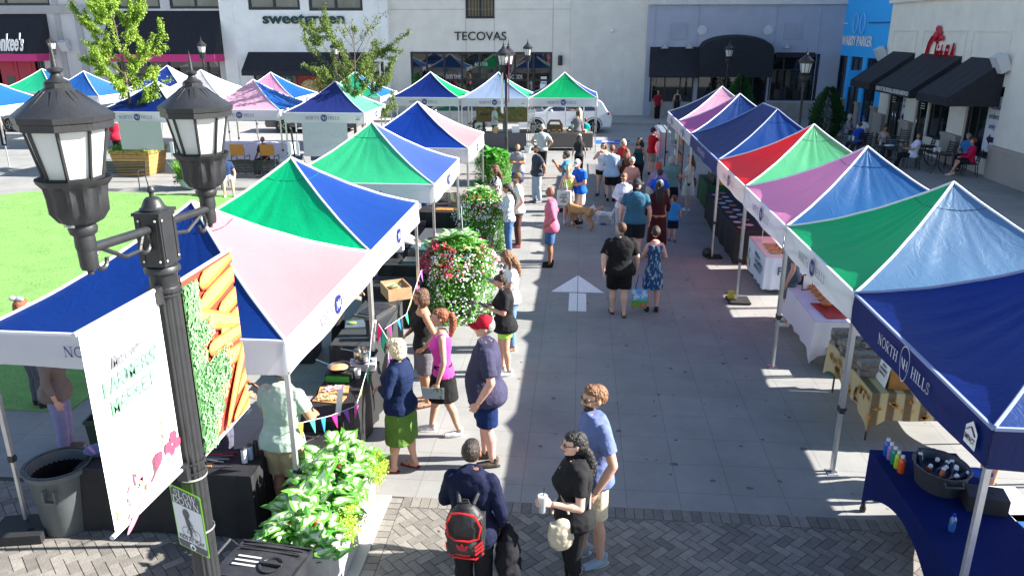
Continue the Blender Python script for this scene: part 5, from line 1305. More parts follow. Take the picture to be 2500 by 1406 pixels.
def patmat(name, c1, c2, scale, thr=.5, stretch=(1,1,1), soft_=.02, kind='noise'):
 m = bpy.data.materials.new(name); m.use_nodes = True; nt = m.node_tree; n = nt.nodes; l = nt.links; p = n['Principled BSDF']; p.inputs['Roughness'].default_value = .85
 tc = n.new('ShaderNodeTexCoord'); mp = n.new('ShaderNodeMapping'); mp.inputs['Scale'].default_value = stretch; l.new(tc.outputs['Object'], mp.inputs[0])
 if kind == 'noise': nz = n.new('ShaderNodeTexNoise'); nz.inputs['Scale'].default_value = scale; nz.inputs['Detail'].default_value = 2; out = nz.outputs['Fac']
 elif kind == 'wave': nz = n.new('ShaderNodeTexWave'); nz.inputs['Scale'].default_value = scale; out = nz.outputs['Fac']
 else: nz = n.new('ShaderNodeTexVoronoi'); nz.inputs['Scale'].default_value = scale; out = nz.outputs['Distance']
 l.new(mp.outputs[0], nz.inputs['Vector'])
 mr = n.new('ShaderNodeMapRange'); mr.inputs['From Min'].default_value = thr-soft_; mr.inputs['From Max'].default_value = thr+soft_; l.new(out, mr.inputs['Value'])
 mx = n.new('ShaderNodeMix'); mx.data_type = 'RGBA'; l.new(mr.outputs[0], mx.inputs['Factor']); mx.inputs['A'].default_value = (*c1,1); mx.inputs['B'].default_value = (*c2,1)
 l.new(mx.outputs['Result'], p.inputs['Base Color']); return m
# facing: 0 right, 90 away, 180 left, 270 towards the camera
SHO, DRK, NAVYC = (.75,.75,.75), (.03,.03,.035), (.01,.018,.07)
BACKP = {}
# --- foreground
p = at(1155, 1505); P_, A_, HT_, T_ = person(p[0], 5.70, 1.74, 84, 'person from behind in a navy jacket and black trousers with a black and red backpack', 'brown', ('buzz','dark'), ('longopen',(.007,.010,.035)), ('pants',(.012,.012,.014)), arms=('clasp','relax'), fold=.02, w=1.04)
BP = (P_, T_)
p = at(1445, 1372); person(p[0]-.02, p[1]+.03, 1.90, 205, 'tall bearded person in a blue t-shirt, beige shorts and sunglasses', 'fair', ('short','ginger'), ('tee',(.13,.17,.34)), ('shorts',(.62,.52,.36)), (.25,.33,.40), ('relax','relax'), 'contra', head=(0,0), w=.95, glasses=True, beard='dark')
p = at(1395, 1452); CUPP = person(p[0], p[1], 1.70, 196, 'person in black top and leggings with a long dark wavy ponytail', 'pale', ('lowpony','black'), ('tee',(.014,.014,.016)), ('leggings',(.012,.012,.014)), SHO, ('cup','down'), 'stand', fem=True, w=1.16, glasses=(.12,.02,.02))
p = at(1190, 1128); person(p[0], p[1], 1.88, 186, 'person in a red cap, dark blue-grey t-shirt and shiny navy shorts', 'pink', ('buzz','grey'), ('loosetee',(.045,.043,.085)), ('shorts',(.006,.02,.09)), (.10,.08,.06), ('relax','down'), 'contra', w=1.16, belly=.022, hat=('cap',(.45,.01,.03)), glasses=(.2,.2,.2))
p = at(985, 1145); person(p[0], p[1], 1.68, 168, 'person with pale blond bob in a navy sweater and green knee-length skirt', 'fair', ('bob','pale'), ('long',(.008,.018,.06)), ('kneeskirt',(.10,.20,.035)), (.22,.03,.04), ('clasp','clasp'), 'stepL', fem=True, w=1.22, belly=.01, glasses=(.3,.2,.1), sandals=True)
p = at(1085, 1057); PINKP = person(p[0], p[1], 1.72, 190, 'person with a red ponytail in a pink tank top and black skirt holding a leaflet', 'fair', ('hpony','auburn'), ('tank',(.72,.07,.42)), ('skirt',(.014,.014,.016)), (.72,.70,.68), ('down','down'), 'walk', fem=True, w=.92)
p = at(1040, 985); person(p[0], p[1], 1.70, 205, 'person with short brown hair in a black sleeveless top and grey shorts', 'tan', ('bob','brown'), ('tank',(.012,.012,.014)), ('shorts',(.14,.13,.15)), (.06,.03,.02), ('hip','clasp'), 'stand', fem=True, w=1.08, sandals=True, glasses=(.2,.15,.1))
p = at(1232, 912); NEONP = person(p[0], p[1], 1.60, 192, 'person in a black t-shirt and neon yellow-green shorts looking at a phone', 'fair', ('bun','dark'), ('loosetee',(.014,.014,.016)), ('mini',(.40,.85,.10)), (.6,.6,.6), ('phone','phone'), 'contra', head=(0,-22), fem=True, w=1.05)
p = at(1248, 852); WHITEP = person(p[0], p[1], 1.70, 190, 'person with long light brown hair in a white t-shirt and pale jeans reading a phone', 'fair', ('long','ginger'), ('tee',(.75,.76,.80)), ('pants',(.14,.24,.42)), (.5,.3,.2), ('phone','down'), 'stand', head=(0,-28), fem=True, w=.92)
VEND = []
p = G(690, 1235); person(-3.02, 7.0, 1.80, 78, 'vendor from behind in a pale green shirt and khaki shorts under the nearest left tent', 'tan', ('short','dark'), ('tee',(.36,.46,.38)), ('shorts',(.42,.32,.18)), DRK, ('work','work'), 'stand', w=1.14, lean=8)
person(-4.15, 7.95, 1.68, 10, 'vendor in black t-shirt with a white and dark apron, half behind the carrot banner', 'brown', ('short','black'), ('tee',(.015,.015,.017)), ('pants',(.10,.10,.14)), DRK, ('work','work'), lean=10)
person(-3.75, 11.2, 1.75, 0, 'vendor in dark clothes behind the second tent table, mostly legs visible', 'tan', ('short','dark'), ('tee',(.03,.03,.035)), ('pants',(.02,.02,.022)), DRK, ('work','work'))
person(-3.55, 14.6, 1.75, 10, 'vendor in a white shirt and black apron under the crinkled green tent', 'fair', ('short','dark'), ('long',(.72,.74,.78)), ('pants',(.02,.02,.022)), DRK, ('work','work'), lean=12)
person(-3.9, 19.3, 1.75, 20, 'vendor in black top and blue jeans under the navy and pink tent', 'fair', ('short','dark'), ('tee',(.02,.02,.024)), ('pants',(.03,.08,.22)), (.05,.05,.05), ('work','down'))
p = G(130, 1095); person(-6.25, 8.05, 1.66, 20, 'person in a baggy taupe shirt and lilac trousers looking at a phone, far left', 'pink', ('bob','auburn'), ('longopen',(.20,.16,.14)), ('pants',(.25,.24,.42)), (.2,.15,.12), ('phone','down'), w=1.05, fem=True, head=(0,-15))
q = G(50,745,1.5); person(q.x, q.y, 1.58, 60, 'person with auburn hair and a white bow seen just over the tent edge, far left', 'fair', ('bob','auburn'), ('tee',(.5,.5,.5)), ('pants',(.1,.1,.12)), DRK, fem=True)
HB = MB()
for s in (-1, 1): HB.ell((q.x-.02+s*.05,q.y-.03,1.60), (.06,.03,.035), 8)
o = obj('hair_bow', HB, PAPER); tag(o, 'white hair bow on the auburn head at the far left', 'hair bow')
# --- middle of the alley
p = at(1508, 768); BIGP = person(p[0], p[1], 1.74, 96, 'big person in a black t-shirt and black shorts walking away with a shopping bag', 'pale', ('buzz','brown'), ('loosetee',(.012,.012,.013)), ('shorts',(.008,.008,.009)), (.02,.02,.02), ('swingb','down'), 'stepL', head=(22,0), w=1.28, belly=.015, sandals=True)
p = at(1590, 760); person(p[0], p[1], 1.62, 92, 'person with short dark hair in a blue and white patterned sleeveless dress', 'pink', ('short','dark'), ('dress',(0,0,0),patmat('blue patterned cloth',(.01,.055,.15),(.30,.40,.50),26,.56,(1,1,.35))), (None,None), DRK, ('clasp','clasp'), fem=True, w=.95)
p = at(1548, 640); person(p[0]-.02, p[1]+.1, 1.86, 88, 'broad person in a grey cap and slate blue t-shirt walking away', 'pink', ('buzz','dark'), ('tee',(.035,.12,.19)), ('shorts',(.012,.014,.02)), DRK, ('down','down'), w=1.2, hat=('cap',(.04,.045,.055)), glasses=True, head=(-50,0))
p = at(1600, 628); person(p[0]+.05, p[1]+.45, 1.70, 95, 'person with long black hair and a grey headscarf in a maroon cardigan', 'tan', ('wavy','black'), ('longdress',(.06,.012,.015)), (None,None), DRK, ('down','swing'), fem=True, w=1.1, hat=('cap',(.25,.25,.26)))
p = at(1640, 590); BOY = person(p[0], p[1], 1.14, 92, 'small child in a bright blue t-shirt and navy shorts', 'fair', ('short','brown'), ('tee',(.03,.24,.62)), ('shorts',(.01,.012,.04)), (.15,.15,.16), ('swing','down'), 'stepL', head=(60,0), w=1.0)
p = at(1613, 585); person(p[0]-.02, p[1]+.9, 1.62, 90, 'person in a royal blue t-shirt hidden behind the maroon cardigan', 'fair', ('short','dark'), ('tee',(.01,.09,.60)), ('pants',(.05,.05,.07)), DRK)
p = at(1343, 650); person(p[0], p[1], 1.78, 178, 'bald person in an open pink shirt over navy with blue shorts', 'brown', ('bald','dark'), ('longopen',(.55,.14,.22)), ('shorts',(.05,.11,.24)), (.02,.015,.012), ('hip','hip'), w=.98)
p = at(1242, 620); person(p[0], p[1], 1.66, 192, 'person with black braid, white striped blouse and blue jeans holding a phone', 'tan', ('lowpony','black'), ('long',(0,0,0),patmat('striped blouse',(.72,.74,.76),(.30,.36,.46),9,.5,(1,1,.1),.1,'wave')), ('pants',(.07,.15,.32)), (.5,.4,.35), ('phone','phone'), fem=True, head=(0,-15))
p = at(1262, 612); person(p[0]+.0, p[1]+.35, 1.78, 186, 'person in an olive cap, white shirt and brown trousers', 'pink', ('short','brown'), ('tee',(.60,.62,.64)), ('pants',(.09,.04,.035)), (.35,.12,.12), ('hip','down'), hat=('cap',(.16,.13,.06)), beard='ginger')
p = at(1213, 560); person(p[0], p[1], 1.70, 190, 'person with long brown hair in a black and white patterned dress', 'fair', ('long','brown'), ('tdress',(0,0,0),patmat('zebra cloth',(.02,.02,.02),(.72,.70,.68),22,.5,(1,1,.6))), (None,None), DRK, ('phone','down'), fem=True, head=(0,-12))
p = at(1264, 482); person(p[0], p[1], 1.66, 262, 'bald person in a grey t-shirt and blue shorts with folded arms', 'tan', ('bald','dark'), ('tee',(.26,.27,.28)), ('shorts',(.01,.05,.26)), DRK, ('fold','fold'), w=1.05)
p = at(1310, 495); person(p[0], p[1], 1.72, 215, 'dark-bearded person in a charcoal t-shirt and light jeans', 'tan', ('short','black'), ('tee',(.045,.055,.075)), ('pants',(.30,.38,.48)), (.25,.25,.28), ('behind','hip'), 'contra', beard='black')
p = at(1322, 425); person(p[0], p[1], 1.76, 88, 'person seen from behind in a pale grey t-shirt and black trousers', 'fair', ('short','grey'), ('tee',(.52,.56,.54)), ('pants',(.015,.015,.017)), DRK, ('hip','hip'), w=1.1, hat=('cap',(.4,.42,.4)))
p = at(1412, 440); person(p[0], p[1]+.4, 1.52, 95, 'young person in dark clothes with a white cap and small black backpack', 'fair', ('long','dark'), ('tee',(.03,.034,.04)), ('pants',(.015,.015,.017)), DRK, ('down','down'), fem=True, hat=('cap',(.75,.75,.74)))
p = at(1380, 520); person(p[0], p[1]+.2, 1.72, 180, 'person in a teal blue t-shirt lifting a phone to take a picture', 'tan', ('short','black'), ('tee',(.05,.22,.40)), ('pants',(.35,.42,.5)), DRK, ('phonehigh','phonehigh'), w=1.1, beard='black')
p = at(1412, 545); person(p[0], p[1], 1.74, 220, 'person in a royal blue t-shirt and a white cap looking down at the dog', 'fair', ('short','brown'), ('tee',(.01,.11,.62)), ('shorts',(.55,.52,.48)), (.02,.02,.02), ('clasp','clasp'), w=1.12, hat=('cap',(.75,.76,.80)), head=(0,-30))
p = at(1386, 548); TOTE = person(p[0], p[1], 1.62, 80, 'person with a blond ponytail in a yellow crop top and grey shorts', 'pink', ('hpony','blond'), ('crop',(.70,.80,.18)), ('mini',(.28,.28,.28)), (.7,.75,.8), ('down','swing'), fem=True)
p = at(1470, 478); person(p[0], p[1], 1.68, 250, 'person in a white tank top and black shorts with a small black sling bag', 'pale', ('bob','brown'), ('tank',(.72,.70,.78)), ('mini',(.012,.012,.014)), (.03,.04,.10), ('mouth','mouth'), fem=True, w=1.3, glasses=True, legs='wide')
p = at(1490, 492); person(p[0], p[1], 1.70, 80, 'person from behind in a light blue shirt and black shorts', 'pale', ('short','auburn'), ('loosetee',(.42,.52,.66)), ('shorts',(.012,.012,.014)), (.02,.02,.02), ('clasp','clasp'), w=1.1)
p = at(1518, 470); person(p[0], p[1]+.3, 1.66, 250, 'person with white-blond hair in sunglasses and a red top at the back of the group', 'fair', ('bob','pale'), ('tee',(.5,.03,.03)), ('pants',(.03,.03,.04)), DRK, glasses=True, fem=True)
p = at(1528, 490); person(p[0]-.05, p[1]-.1, 1.60, 100, 'person with auburn hair and bare shoulders in a dark top', 'tan', ('wavy','auburn'), ('tank',(.10,.04,.03)), ('pants',(.03,.03,.04)), DRK, fem=True)
p = at(1556, 462); person(p[0], p[1], 1.68, 235, 'person with straight black hair in a dark teal top with a black handbag', 'tan', ('long','black'), ('tank',(.01,.07,.08)), ('pants',(.02,.02,.025)), DRK, glasses=True, fem=True)
p = at(1538, 528); person(p[0], p[1]+.2, 1.62, 265, 'white-haired person in a peach top and light open shirt', 'fair', ('short','white'), ('tee',(.70,.32,.24)), ('pants',(.03,.03,.035)), DRK, ('clasp','clasp'), glasses=True, fem=True, w=1.1)
p = at(1522, 590); person(p[0]-.04, p[1]+.2, 1.68, 255, 'person in a white long-sleeved top and pale trousers holding a leash', 'fair', ('short','ginger'), ('long',(.66,.66,.78)), ('pants',(.38,.42,.48)), (.3,.3,.3), ('clasp','clasp'), glasses=True, head=(0,-18), fem=True, w=1.08)
p = at(1603, 545); REDH = person(p[0], p[1]+.3, 1.62, 85, 'person with bright red hair in a lavender sweater with a white shoulder bag', 'pale', ('bob','red'), ('long',(.30,.20,.36)), ('pants',(.05,.05,.08)), DRK, fem=True, w=1.15)
p = at(1632, 525); person(p[0], p[1], 1.68, 85, 'grey-haired person in a grey-green sweater and black skirt', 'pale', ('bob','grey'), ('tee',(.14,.25,.24)), ('skirt',(.012,.012,.014)), DRK, ('phone','clasp'), fem=True, w=1.15, sandals=True)
p = at(1677, 515); person(p[0], p[1], 1.62, 185, 'person with curly hair in a cream dress and white sneakers by the tent pole', 'pale', ('wavy','brown'), ('dress',(0,0,0),patmat('cream dress cloth',(.62,.62,.55),(.35,.42,.35),18,.6)), (None,None), (.72,.75,.80), ('clasp','clasp'), fem=True, glasses=(.2,.2,.2))
p = at(1588, 428); person(p[0], p[1], 1.68, 20, 'person in a red t-shirt, khaki shorts and cap beside the clothes rack', 'pink', ('short','dark'), ('tee',(.50,.01,.02)), ('shorts',(.30,.25,.20)), DRK, ('up','up'), hat=('cap',(.04,.03,.05)), w=1.05)
p = at(1603, 296); person(p[0], p[1], 1.74, 275, 'person in a dark red t-shirt and black trousers walking by the blue-grey building', 'tan', ('short','dark'), ('tee',(.22,.01,.03)), ('pants',(.012,.012,.014)), DRK, ('down','pocket'))
p = at(1650, 290); person(p[0], p[1], 1.70, 270, 'person with long dark hair in black at the blue-grey building', 'pale', ('long','dark'), ('tank',(.03,.03,.03)), ('pants',(.02,.02,.02)), DRK, fem=True, glasses=True)
p = at(1208, 352); person(p[0], p[1], 1.78, 350, 'person in a white t-shirt and black trousers holding a paper bag at the street tent', 'fair', ('short','brown'), ('tee',(.74,.74,.72)), ('pants',(.012,.012,.014)), DRK, ('work','work'))
p = at(1228, 342); person(p[0], p[1]+.9, 1.72, 190, 'vendor in a light grey shirt behind the brown banner table', 'fair', ('short','auburn'), ('tee',(.35,.42,.50)), ('pants',(.1,.1,.1)), DRK, ('work','work'))
p = at(1412, 352); person(p[0], p[1]+.8, 1.78, 185, 'vendor in a beige t-shirt and grey cap pointing to the left', 'fair', ('short','grey'), ('tee',(.52,.44,.32)), ('pants',(.2,.16,.12)), DRK, ('down','point'), hat=('cap',(.22,.20,.18)), w=1.1)
for px, py, h_, c_, b_, lb in ((1395,360,1.12,(.01,.34,.36),(.01,.04,.25),'small child in turquoise t-shirt and blue shorts, left of two at the baked goods'),(1428,362,1.28,(.01,.34,.36),(.03,.035,.06),'taller child in turquoise t-shirt and grey shorts at the baked goods')):
 p = at(px, py); person(p[0], p[1], h_, 95, lb, 'fair', ('short','brown'), ('loosetee',c_), ('shorts',b_), DRK)
p = at(1408, 366); person(p[0], p[1], 1.62, 100, 'person in a grey top and maroon shorts between two turquoise shirts', 'fair', ('short','brown'), ('tee',(.16,.16,.18)), ('shorts',(.16,.03,.04)), DRK, hat=('cap',(.15,.14,.12)))
# --- behind the back row and left edge
p = at(12, 362); person(p[0], p[1], 1.66, 60, 'person with dark hair in a grey top and black capri trousers at the left edge', 'fair', ('lowpony','dark'), ('tee',(.10,.10,.12)), ('pants',(.02,.02,.025)), (.6,.55,.5), ('work','down'), fem=True, w=1.15)
p = at(292, 390); person(p[0], p[1], 1.70, 100, 'person in a red shirt behind the wooden tree box', 'pink', ('short','dark'), ('loosetee',(.55,.02,.05)), ('pants',(.02,.02,.02)), DRK, lean=20)
p = at(1142, 325); person(p[0]-.1, p[1]+.5, 1.70, 270, 'dark-skinned vendor in a grey shirt sitting between the street tents', 'dark', ('short','black'), ('tee',(.10,.11,.12)), ('pants',(.05,.02,.03)), DRK, w=1.1)
p = at(872, 392); person(p[0], p[1]+1.5, 1.66, 210, 'vendor in a red and white top under the dull navy tent', 'pink', ('long','blond'), ('tank',(.6,.25,.25)), ('pants',(.05,.05,.1)), DRK, fem=True)
p = at(795, 392); person(p[0], p[1]+1.7, 1.70, 90, 'vendor in a crimson shirt behind the popping corn sign', 'fair', ('short','dark'), ('tee',(.45,.01,.08)), ('pants',(.05,.05,.1)), DRK)
# --- seated
person(*at(650, 425), 1.70, 255, 'vendor in a navy shirt sitting in the director chair', 'brown', ('bald','dark'), ('tee',(.02,.03,.07)), ('pants',(.02,.02,.03)), DRK, ('knee','knee'), 'sit')
BENCHP = person(*at(548, 478, 0, .25), 1.70, 300, 'person in a navy t-shirt and white shorts sitting on the bench behind the right lantern', 'fair', ('short','brown'), ('tee',(.02,.04,.11)), ('shorts',(.7,.7,.7)), (.7,.7,.7), ('knee','knee'), 'sit', lean=12)
g_ = 'people seated at the cafe tables'
for px, py, fc, lb, kw in (
 (2066,352,330,'cafe guest with grey hair in a dark patterned top', dict(skin='pale', hair=('bob','grey'), top=('long',(.20,.20,.24)), fem=True)),
 (2100,358,250,'cafe guest in a white t-shirt and royal blue cap', dict(skin='tan', hair=('short','dark'), top=('tee',(.62,.64,.70)), hat=('cap',(.01,.07,.45)))),
 (2090,378,110,'cafe guest from behind in a royal blue t-shirt', dict(skin='tan', hair=('short','dark'), top=('tee',(.01,.07,.50)))),
 (2150,385,270,'cafe guest with dark tied hair in a grey tank top', dict(skin='tan', hair=('bun','dark'), top=('tank',(.40,.38,.42)), fem=True, head=(0,-30))),
 (2222,412,170,'cafe guest leaning back in a white t-shirt and black trousers', dict(skin='tan', hair=('short','dark'), top=('loosetee',(.66,.68,.82)), bot=('pants',(.012,.012,.014)), lean=-14)),
 (2362,430,165,'cafe guest in a crimson sweater and cream shoes', dict(skin='fair', hair=('short','brown'), top=('long',(.50,.01,.07)), bot=('shorts',(.02,.02,.02)), shoes=(.6,.55,.45))),
 (2352,414,215,'cafe guest with grey hair in a blue t-shirt', dict(skin='fair', hair=('short','grey'), top=('tee',(.04,.20,.50)), head=(0,-20)))):
 kw.setdefault('arms', ('table','table')); kw.setdefault('bot', ('pants',(.03,.03,.05)))
 g = at(px, py); person(g[0], g[1], 1.70, fc, lb, legs='sit', **kw)
# --- behind the right row tables
for x_, y_, fc, lb, kw in ((3.75,13.35,165,'person in grey shorts and white sneakers between the farmers market table and the bread table', dict(skin='fair', top=('tee',(.10,.13,.17)), bot=('shorts',(.12,.14,.18)), shoes=(.7,.7,.7), legs='wide')),
 (4.75,8.2,180,'vendor in a black t-shirt and shorts behind the drinks table', dict(skin='fair', top=('tee',(.008,.012,.03)), bot=('shorts',(.01,.012,.02)))),
 (4.6,21.6,180,'vendor in a white top behind the green-covered table', dict(skin='fair', top=('tee',(.5,.45,.45)), hair=('bob','auburn'), fem=True))):
 person(x_, y_, 1.72, fc, lb, **kw)
# ================================================================ tables and what stands on them
def Mt(x, y, z=0, r=0): return Matrix.Translation((x,y,z)) @ Matrix.Rotation(r,4,'Z')
def table(label, x0, y0, x1, y1, z=.74, top=None, group=None):
 t = thing('folding_table', label, 'table', ((x0+x1)/2,(y0+y1)/2,0), 0, group)
 obj('tabletop', MB().box(x0,y0,z-.03,x1,y1,z), top or mat('grey table top', (.5,.5,.48), rough=.5), t, world=True, smooth=False)
 for sx in (x0+.06, x1-.06):
  for sy in (y0+.15, y1-.15): obj('leg', MB().tube([(sx,sy,z-.03),(sx+(.08 if sx < (x0+x1)/2 else -.08)*0,sy,.0)], .014, n=8), mat('dark table leg', (.06,.06,.06), rough=.4, metal=.5), t, world=True)
 return t
def cloth_on(label, x0, y0, x1, y1, z, zb, m, ripple=.02, group=None, corner=0.):
 """cloth over a table: top sheet + rippled skirt"""
 mb = MB(); per = []; n = 22
 cs = [(x0,y0),(x1,y0),(x1,y1),(x0,y1)]
 for i in range(4):
  a, b = cs[i], cs[(i+1) % 4]
  for k in range(n): t = k/n; per.append((a[0]+(b[0]-a[0])*t, a[1]+(b[1]-a[1])*t, abs(2*t-1)))
 cx, cy = (x0+x1)/2, (y0+y1)/2; N = len(per); rows = []; sd = U(0,9)
 for lv, f in ((0,0),(.02,.25),(.5,.7),(1,1)):
  row = []
  for i, (x, y, e) in enumerate(per):
   w = ripple*f*sin(i*1.05+sd+2*sin(i*.31))+.008+.012*f; dx, dy = x-cx, y-cy; ux = (1 if dx > 0 else -1)*(abs(dx) > (x1-x0)/2-1e-4); uy = (1 if dy > 0 else -1)*(abs(dy) > (y1-y0)/2-1e-4)
   row.append((x+ux*w, y+uy*w, z+.006-(z-(zb-corner*e**6))*lv))
  rows.append(row)
 mb.v = [p for r in rows for p in r]
 for j in range(3):
  for i in range(N): mb.f.append((j*N+i, (j+1)*N+i, (j+1)*N+(i+1) % N, j*N+(i+1) % N)); mb.m.append(0)
 G_ = 8; b0 = len(mb.v)
 for i in range(G_+1):
  for j in range(G_+1): mb.v.append((x0+(x1-x0)*i/G_, y0+(y1-y0)*j/G_, z+.006+(.002*sin(i*2.1+j*1.3) if 0 < i < G_ and 0 < j < G_ else 0)))
 for i in range(G_):
  for j in range(G_): mb.f.append((b0+i*(G_+1)+j, b0+(i+1)*(G_+1)+j, b0+(i+1)*(G_+1)+j+1, b0+i*(G_+1)+j+1)); mb.m.append(0)
 o = obj('tablecloth', mb, m); return tag(o, label, 'tablecloth', group)
gt = 'draped vendor tables'
def draped(lt, lc, x0, y0, x1, y1, m, z=.74, zb=.02, ripple=.02, corner=0):
 table(lt, x0+.01, y0+.01, x1-.01, y1-.01, z, group=gt); return cloth_on(lc, x0, y0, x1, y1, z, zb, m, ripple, 'tablecloths on the vendor tables', corner)
BC = DARK_CLOTH
draped('table under black cloth beside the lamp post','black cloth to the ground on the table beside the lamp post', -5.05,6.55,-3.2,7.05, BC)
draped('table under black cloth with green and white camping stoves','black cloth on the table with the camping stoves', -3.15,7.75,-2.62,9.45, BC)
draped('low table under black cloth with a single knife','black cloth on the low table with a single knife', -3.2,7.2,-2.68,7.7, BC, z=.62)
draped('table under dark grey cloth with griddle trays and a blender','dark grey cloth on the table with trays and blender', -3.45,9.95,-2.85,11.9, mat('charcoal tablecloth', (.03,.033,.035), rough=.7, bump=.4, bscale=5))
draped('table under black cloth behind the wooden crate','black cloth hanging in front behind the wooden crate', -3.7,12.6,-2.75,13.2, BC)
draped('table under black cloth with a teal-edged griddle','black cloth on the table with the teal-edged griddle', -3.75,13.9,-2.75,14.35, BC)
draped('table under grey cloth with a stove and paper card by the white flowers','grey cloth on the table with stove by the white flowers', -3.4,15.0,-2.55,16.8, mat('charcoal tablecloth', (.05,.053,.06), rough=.7, bump=.4, bscale=5))
draped('table with pots under the navy and pink tent','black cloth on the pot table under the navy and pink tent', -3.9,18.4,-2.9,20.4, BC)
draped('table under grey cloth below the brown banner','grey cloth on the table below the brown banner', -4.75,33.6,-2.35,34.3, mat('grey tablecloth', (.13,.12,.125), rough=.8, bump=.4, bscale=4), zb=.15)
draped('table under grey-brown cloth with baked goods','grey-brown cloth on the baked goods table', -1.75,33.9,.55,34.6, mat('taupe tablecloth', (.15,.13,.12), rough=.8, bump=.4, bscale=4), zb=.12)
draped('white printed table of the market stand','white cloth printed with farmers market letters and vegetables', 3.72,15.05,4.6,16.7, mat('white tablecloth', (.62,.68,.78), rough=.8, bump=.2, bscale=5), zb=.08)
draped('long black table with sample plates','black cloth hanging from the long sample plate table', 3.52,17.1,4.5,21.5, BC)
draped('table of loaves under white cloth','white cloth with hanging corner under the loaves of bread', 3.68,11.5,4.75,13.7, mat('pinkish white tablecloth', (.70,.64,.70), rough=.8, bump=.2, bscale=5), zb=.22, corner=.16)
draped('egg table with folding legs','brown and cream patterned cloth with autumn leaves on the egg table', 3.68,9.05,5.0,10.75, patmat('brown striped cloth', (.16,.11,.055), (.52,.42,.22), 1.6, .5, (1,.0,.0), .15, 'wave'), zb=.38, corner=.18)
draped('table under a green cloth at the far right tents','dark green cloth on the far right table', 3.7,22.4,4.7,24.2, mat('green tablecloth', (.01,.07,.025), rough=.8, bump=.3, bscale=5))
draped('table with white cloths behind the director chairs','white cloth on the table behind the director chairs', -14.0,29.4,-11.2,30.2, mat('white tablecloth b', (.62,.64,.76), rough=.8, bump=.2, bscale=5), zb=.1)
# leaves printed on the egg cloth
lf = MB()
for i in range(60):
 s = i % 3
 if s: y = U(9.1,10.7); zc_ = U(.40,.66); c_ = Vector((3.655,y,zc_)); ax, bx = Vector((0,1,0)), Vector((0,0,1))
 else: x = U(3.7,4.95); c_ = Vector((x,9.02,U(.42,.66))); ax, bx = Vector((1,0,0)), Vector((0,0,1))
 a = U(0,pi); u_, v_ = ax*cos(a)+bx*sin(a), bx*cos(a)-ax*sin(a)
 for q in range(5):
  t = q*.6-1.2; dd = (u_*cos(t)+v_*sin(t)); pp_ = dd.cross(ax.cross(bx)).normalized()
  lf.face([c_, c_+dd*.03+pp_*.012, c_+dd*.07, c_+dd*.03-pp_*.012])
o = [q for q in COL.objects if q.name.startswith('tablecloth') and 'autumn' in q.get('label','')][0]
obj('leaf_print', lf, mat('leaf print', (.45,.20,.04), rough=.8, island=.6), o, smooth=False)
# writing and pictures on the market cloth
o = [q for q in COL.objects if q.name.startswith('tablecloth') and 'farmers market letters' in q.get('label','')][0]
t = MB(); xx = 3.685
for s, z, w in (('Midtown',.56,.45),('FARMERS',.43,.75),('MARKET',.31,.65)): put2d(t, font2d(s, True), (xx,16.0-.1,z), (0,-1,0), (0,0,1), .10, width=w)
put2d(t, font2d('F', True), (3.95,15.01,.40), (1,0,0), (0,0,1), .16)
obj('lettering', t, mat('dark teal print', (.02,.10,.14), rough=.7), o, smooth=False)
for nm_, c_, pts in (('beet_picture',(.45,.02,.10),[(16.55,.17,.05),(16.38,.13,.045)]),('leaf_picture',(.25,.40,.10),[(16.50,.35,.05),(16.35,.30,.06),(16.45,.50,.05),(16.3,.22,.05),(16.6,.28,.04)])):
 m = MB()
 for y, z, r in pts: m.face([(xx-.001,y+r*cos(a*pi/6),z+r*1.3*sin(a*pi/6)) for a in range(12)])
 obj(nm_, m, mat('vegetable print', c_, rough=.7, var=.3), o, smooth=False)
# ---- blue stretch table
x0, x1, ya, yb, zt = 3.17, 4.05, 4.2, 7.62, .75
tb = thing('stretch_table', 'table in a tight navy stretch cover with bottles, nearest on the right', 'table', (3.6,6,0))
BLUEC = mat('navy stretch cloth', (.004,.013,.10), rough=.8, bump=.15, bscale=60, var=.15, spec=.15)
cv_ = MB(); N = 24
def skirt(pa, pb, feet):
 rows = []
 for i in range(N+1):
  t = i/N; b = sin(pi*t); x = pa[0]+(pb[0]-pa[0])*t; y = pa[1]+(pb[1]-pa[1])*t; zb = .08+.42*b**.8
  nx, ny = (pb[1]-pa[1]), -(pb[0]-pa[0]); L = math.hypot(nx, ny); nx /= L; ny /= L
  rows.append([(x, y, zt), (x-nx*.03*b*-1*.0, y, zt-.02), (x-nx*.05*b, y-ny*.05*b, (zt+zb)/2), (x-nx*.02*b, y-ny*.02*b, zb)])
 b0 = len(cv_.v); cv_.v += [p for r in rows for p in r]
 for i in range(N):
  for j in range(3): cv_.f.append((b0+i*4+j, b0+(i+1)*4+j, b0+(i+1)*4+j+1, b0+i*4+j+1)); cv_.m.append(0)
skirt((x0,yb),(x0,5.75),0); skirt((x0,5.75),(x0,ya),0); skirt((x1,yb),(x0,yb),0); skirt((x1,ya),(x1,yb),0); skirt((x0,ya),(x1,ya),0)
cv_.face([(x0,ya,zt),(x1,ya,zt),(x1,yb,zt),(x0,yb,zt)])
obj('cover', cv_, BLUEC, tb, world=True)
for x, y in ((x0+.02,yb-.02),(x1-.02,yb-.02),(x0+.02,5.75),(x0+.02,ya+.02),(x1-.02,ya+.02)): obj('leg', MB().lathe([(.03,0),(.035,.04),(.02,.09),(.016,.7)], n=10, c=(x,y,0)), BLACK_PLASTIC, tb, world=True)
bn_ = 0
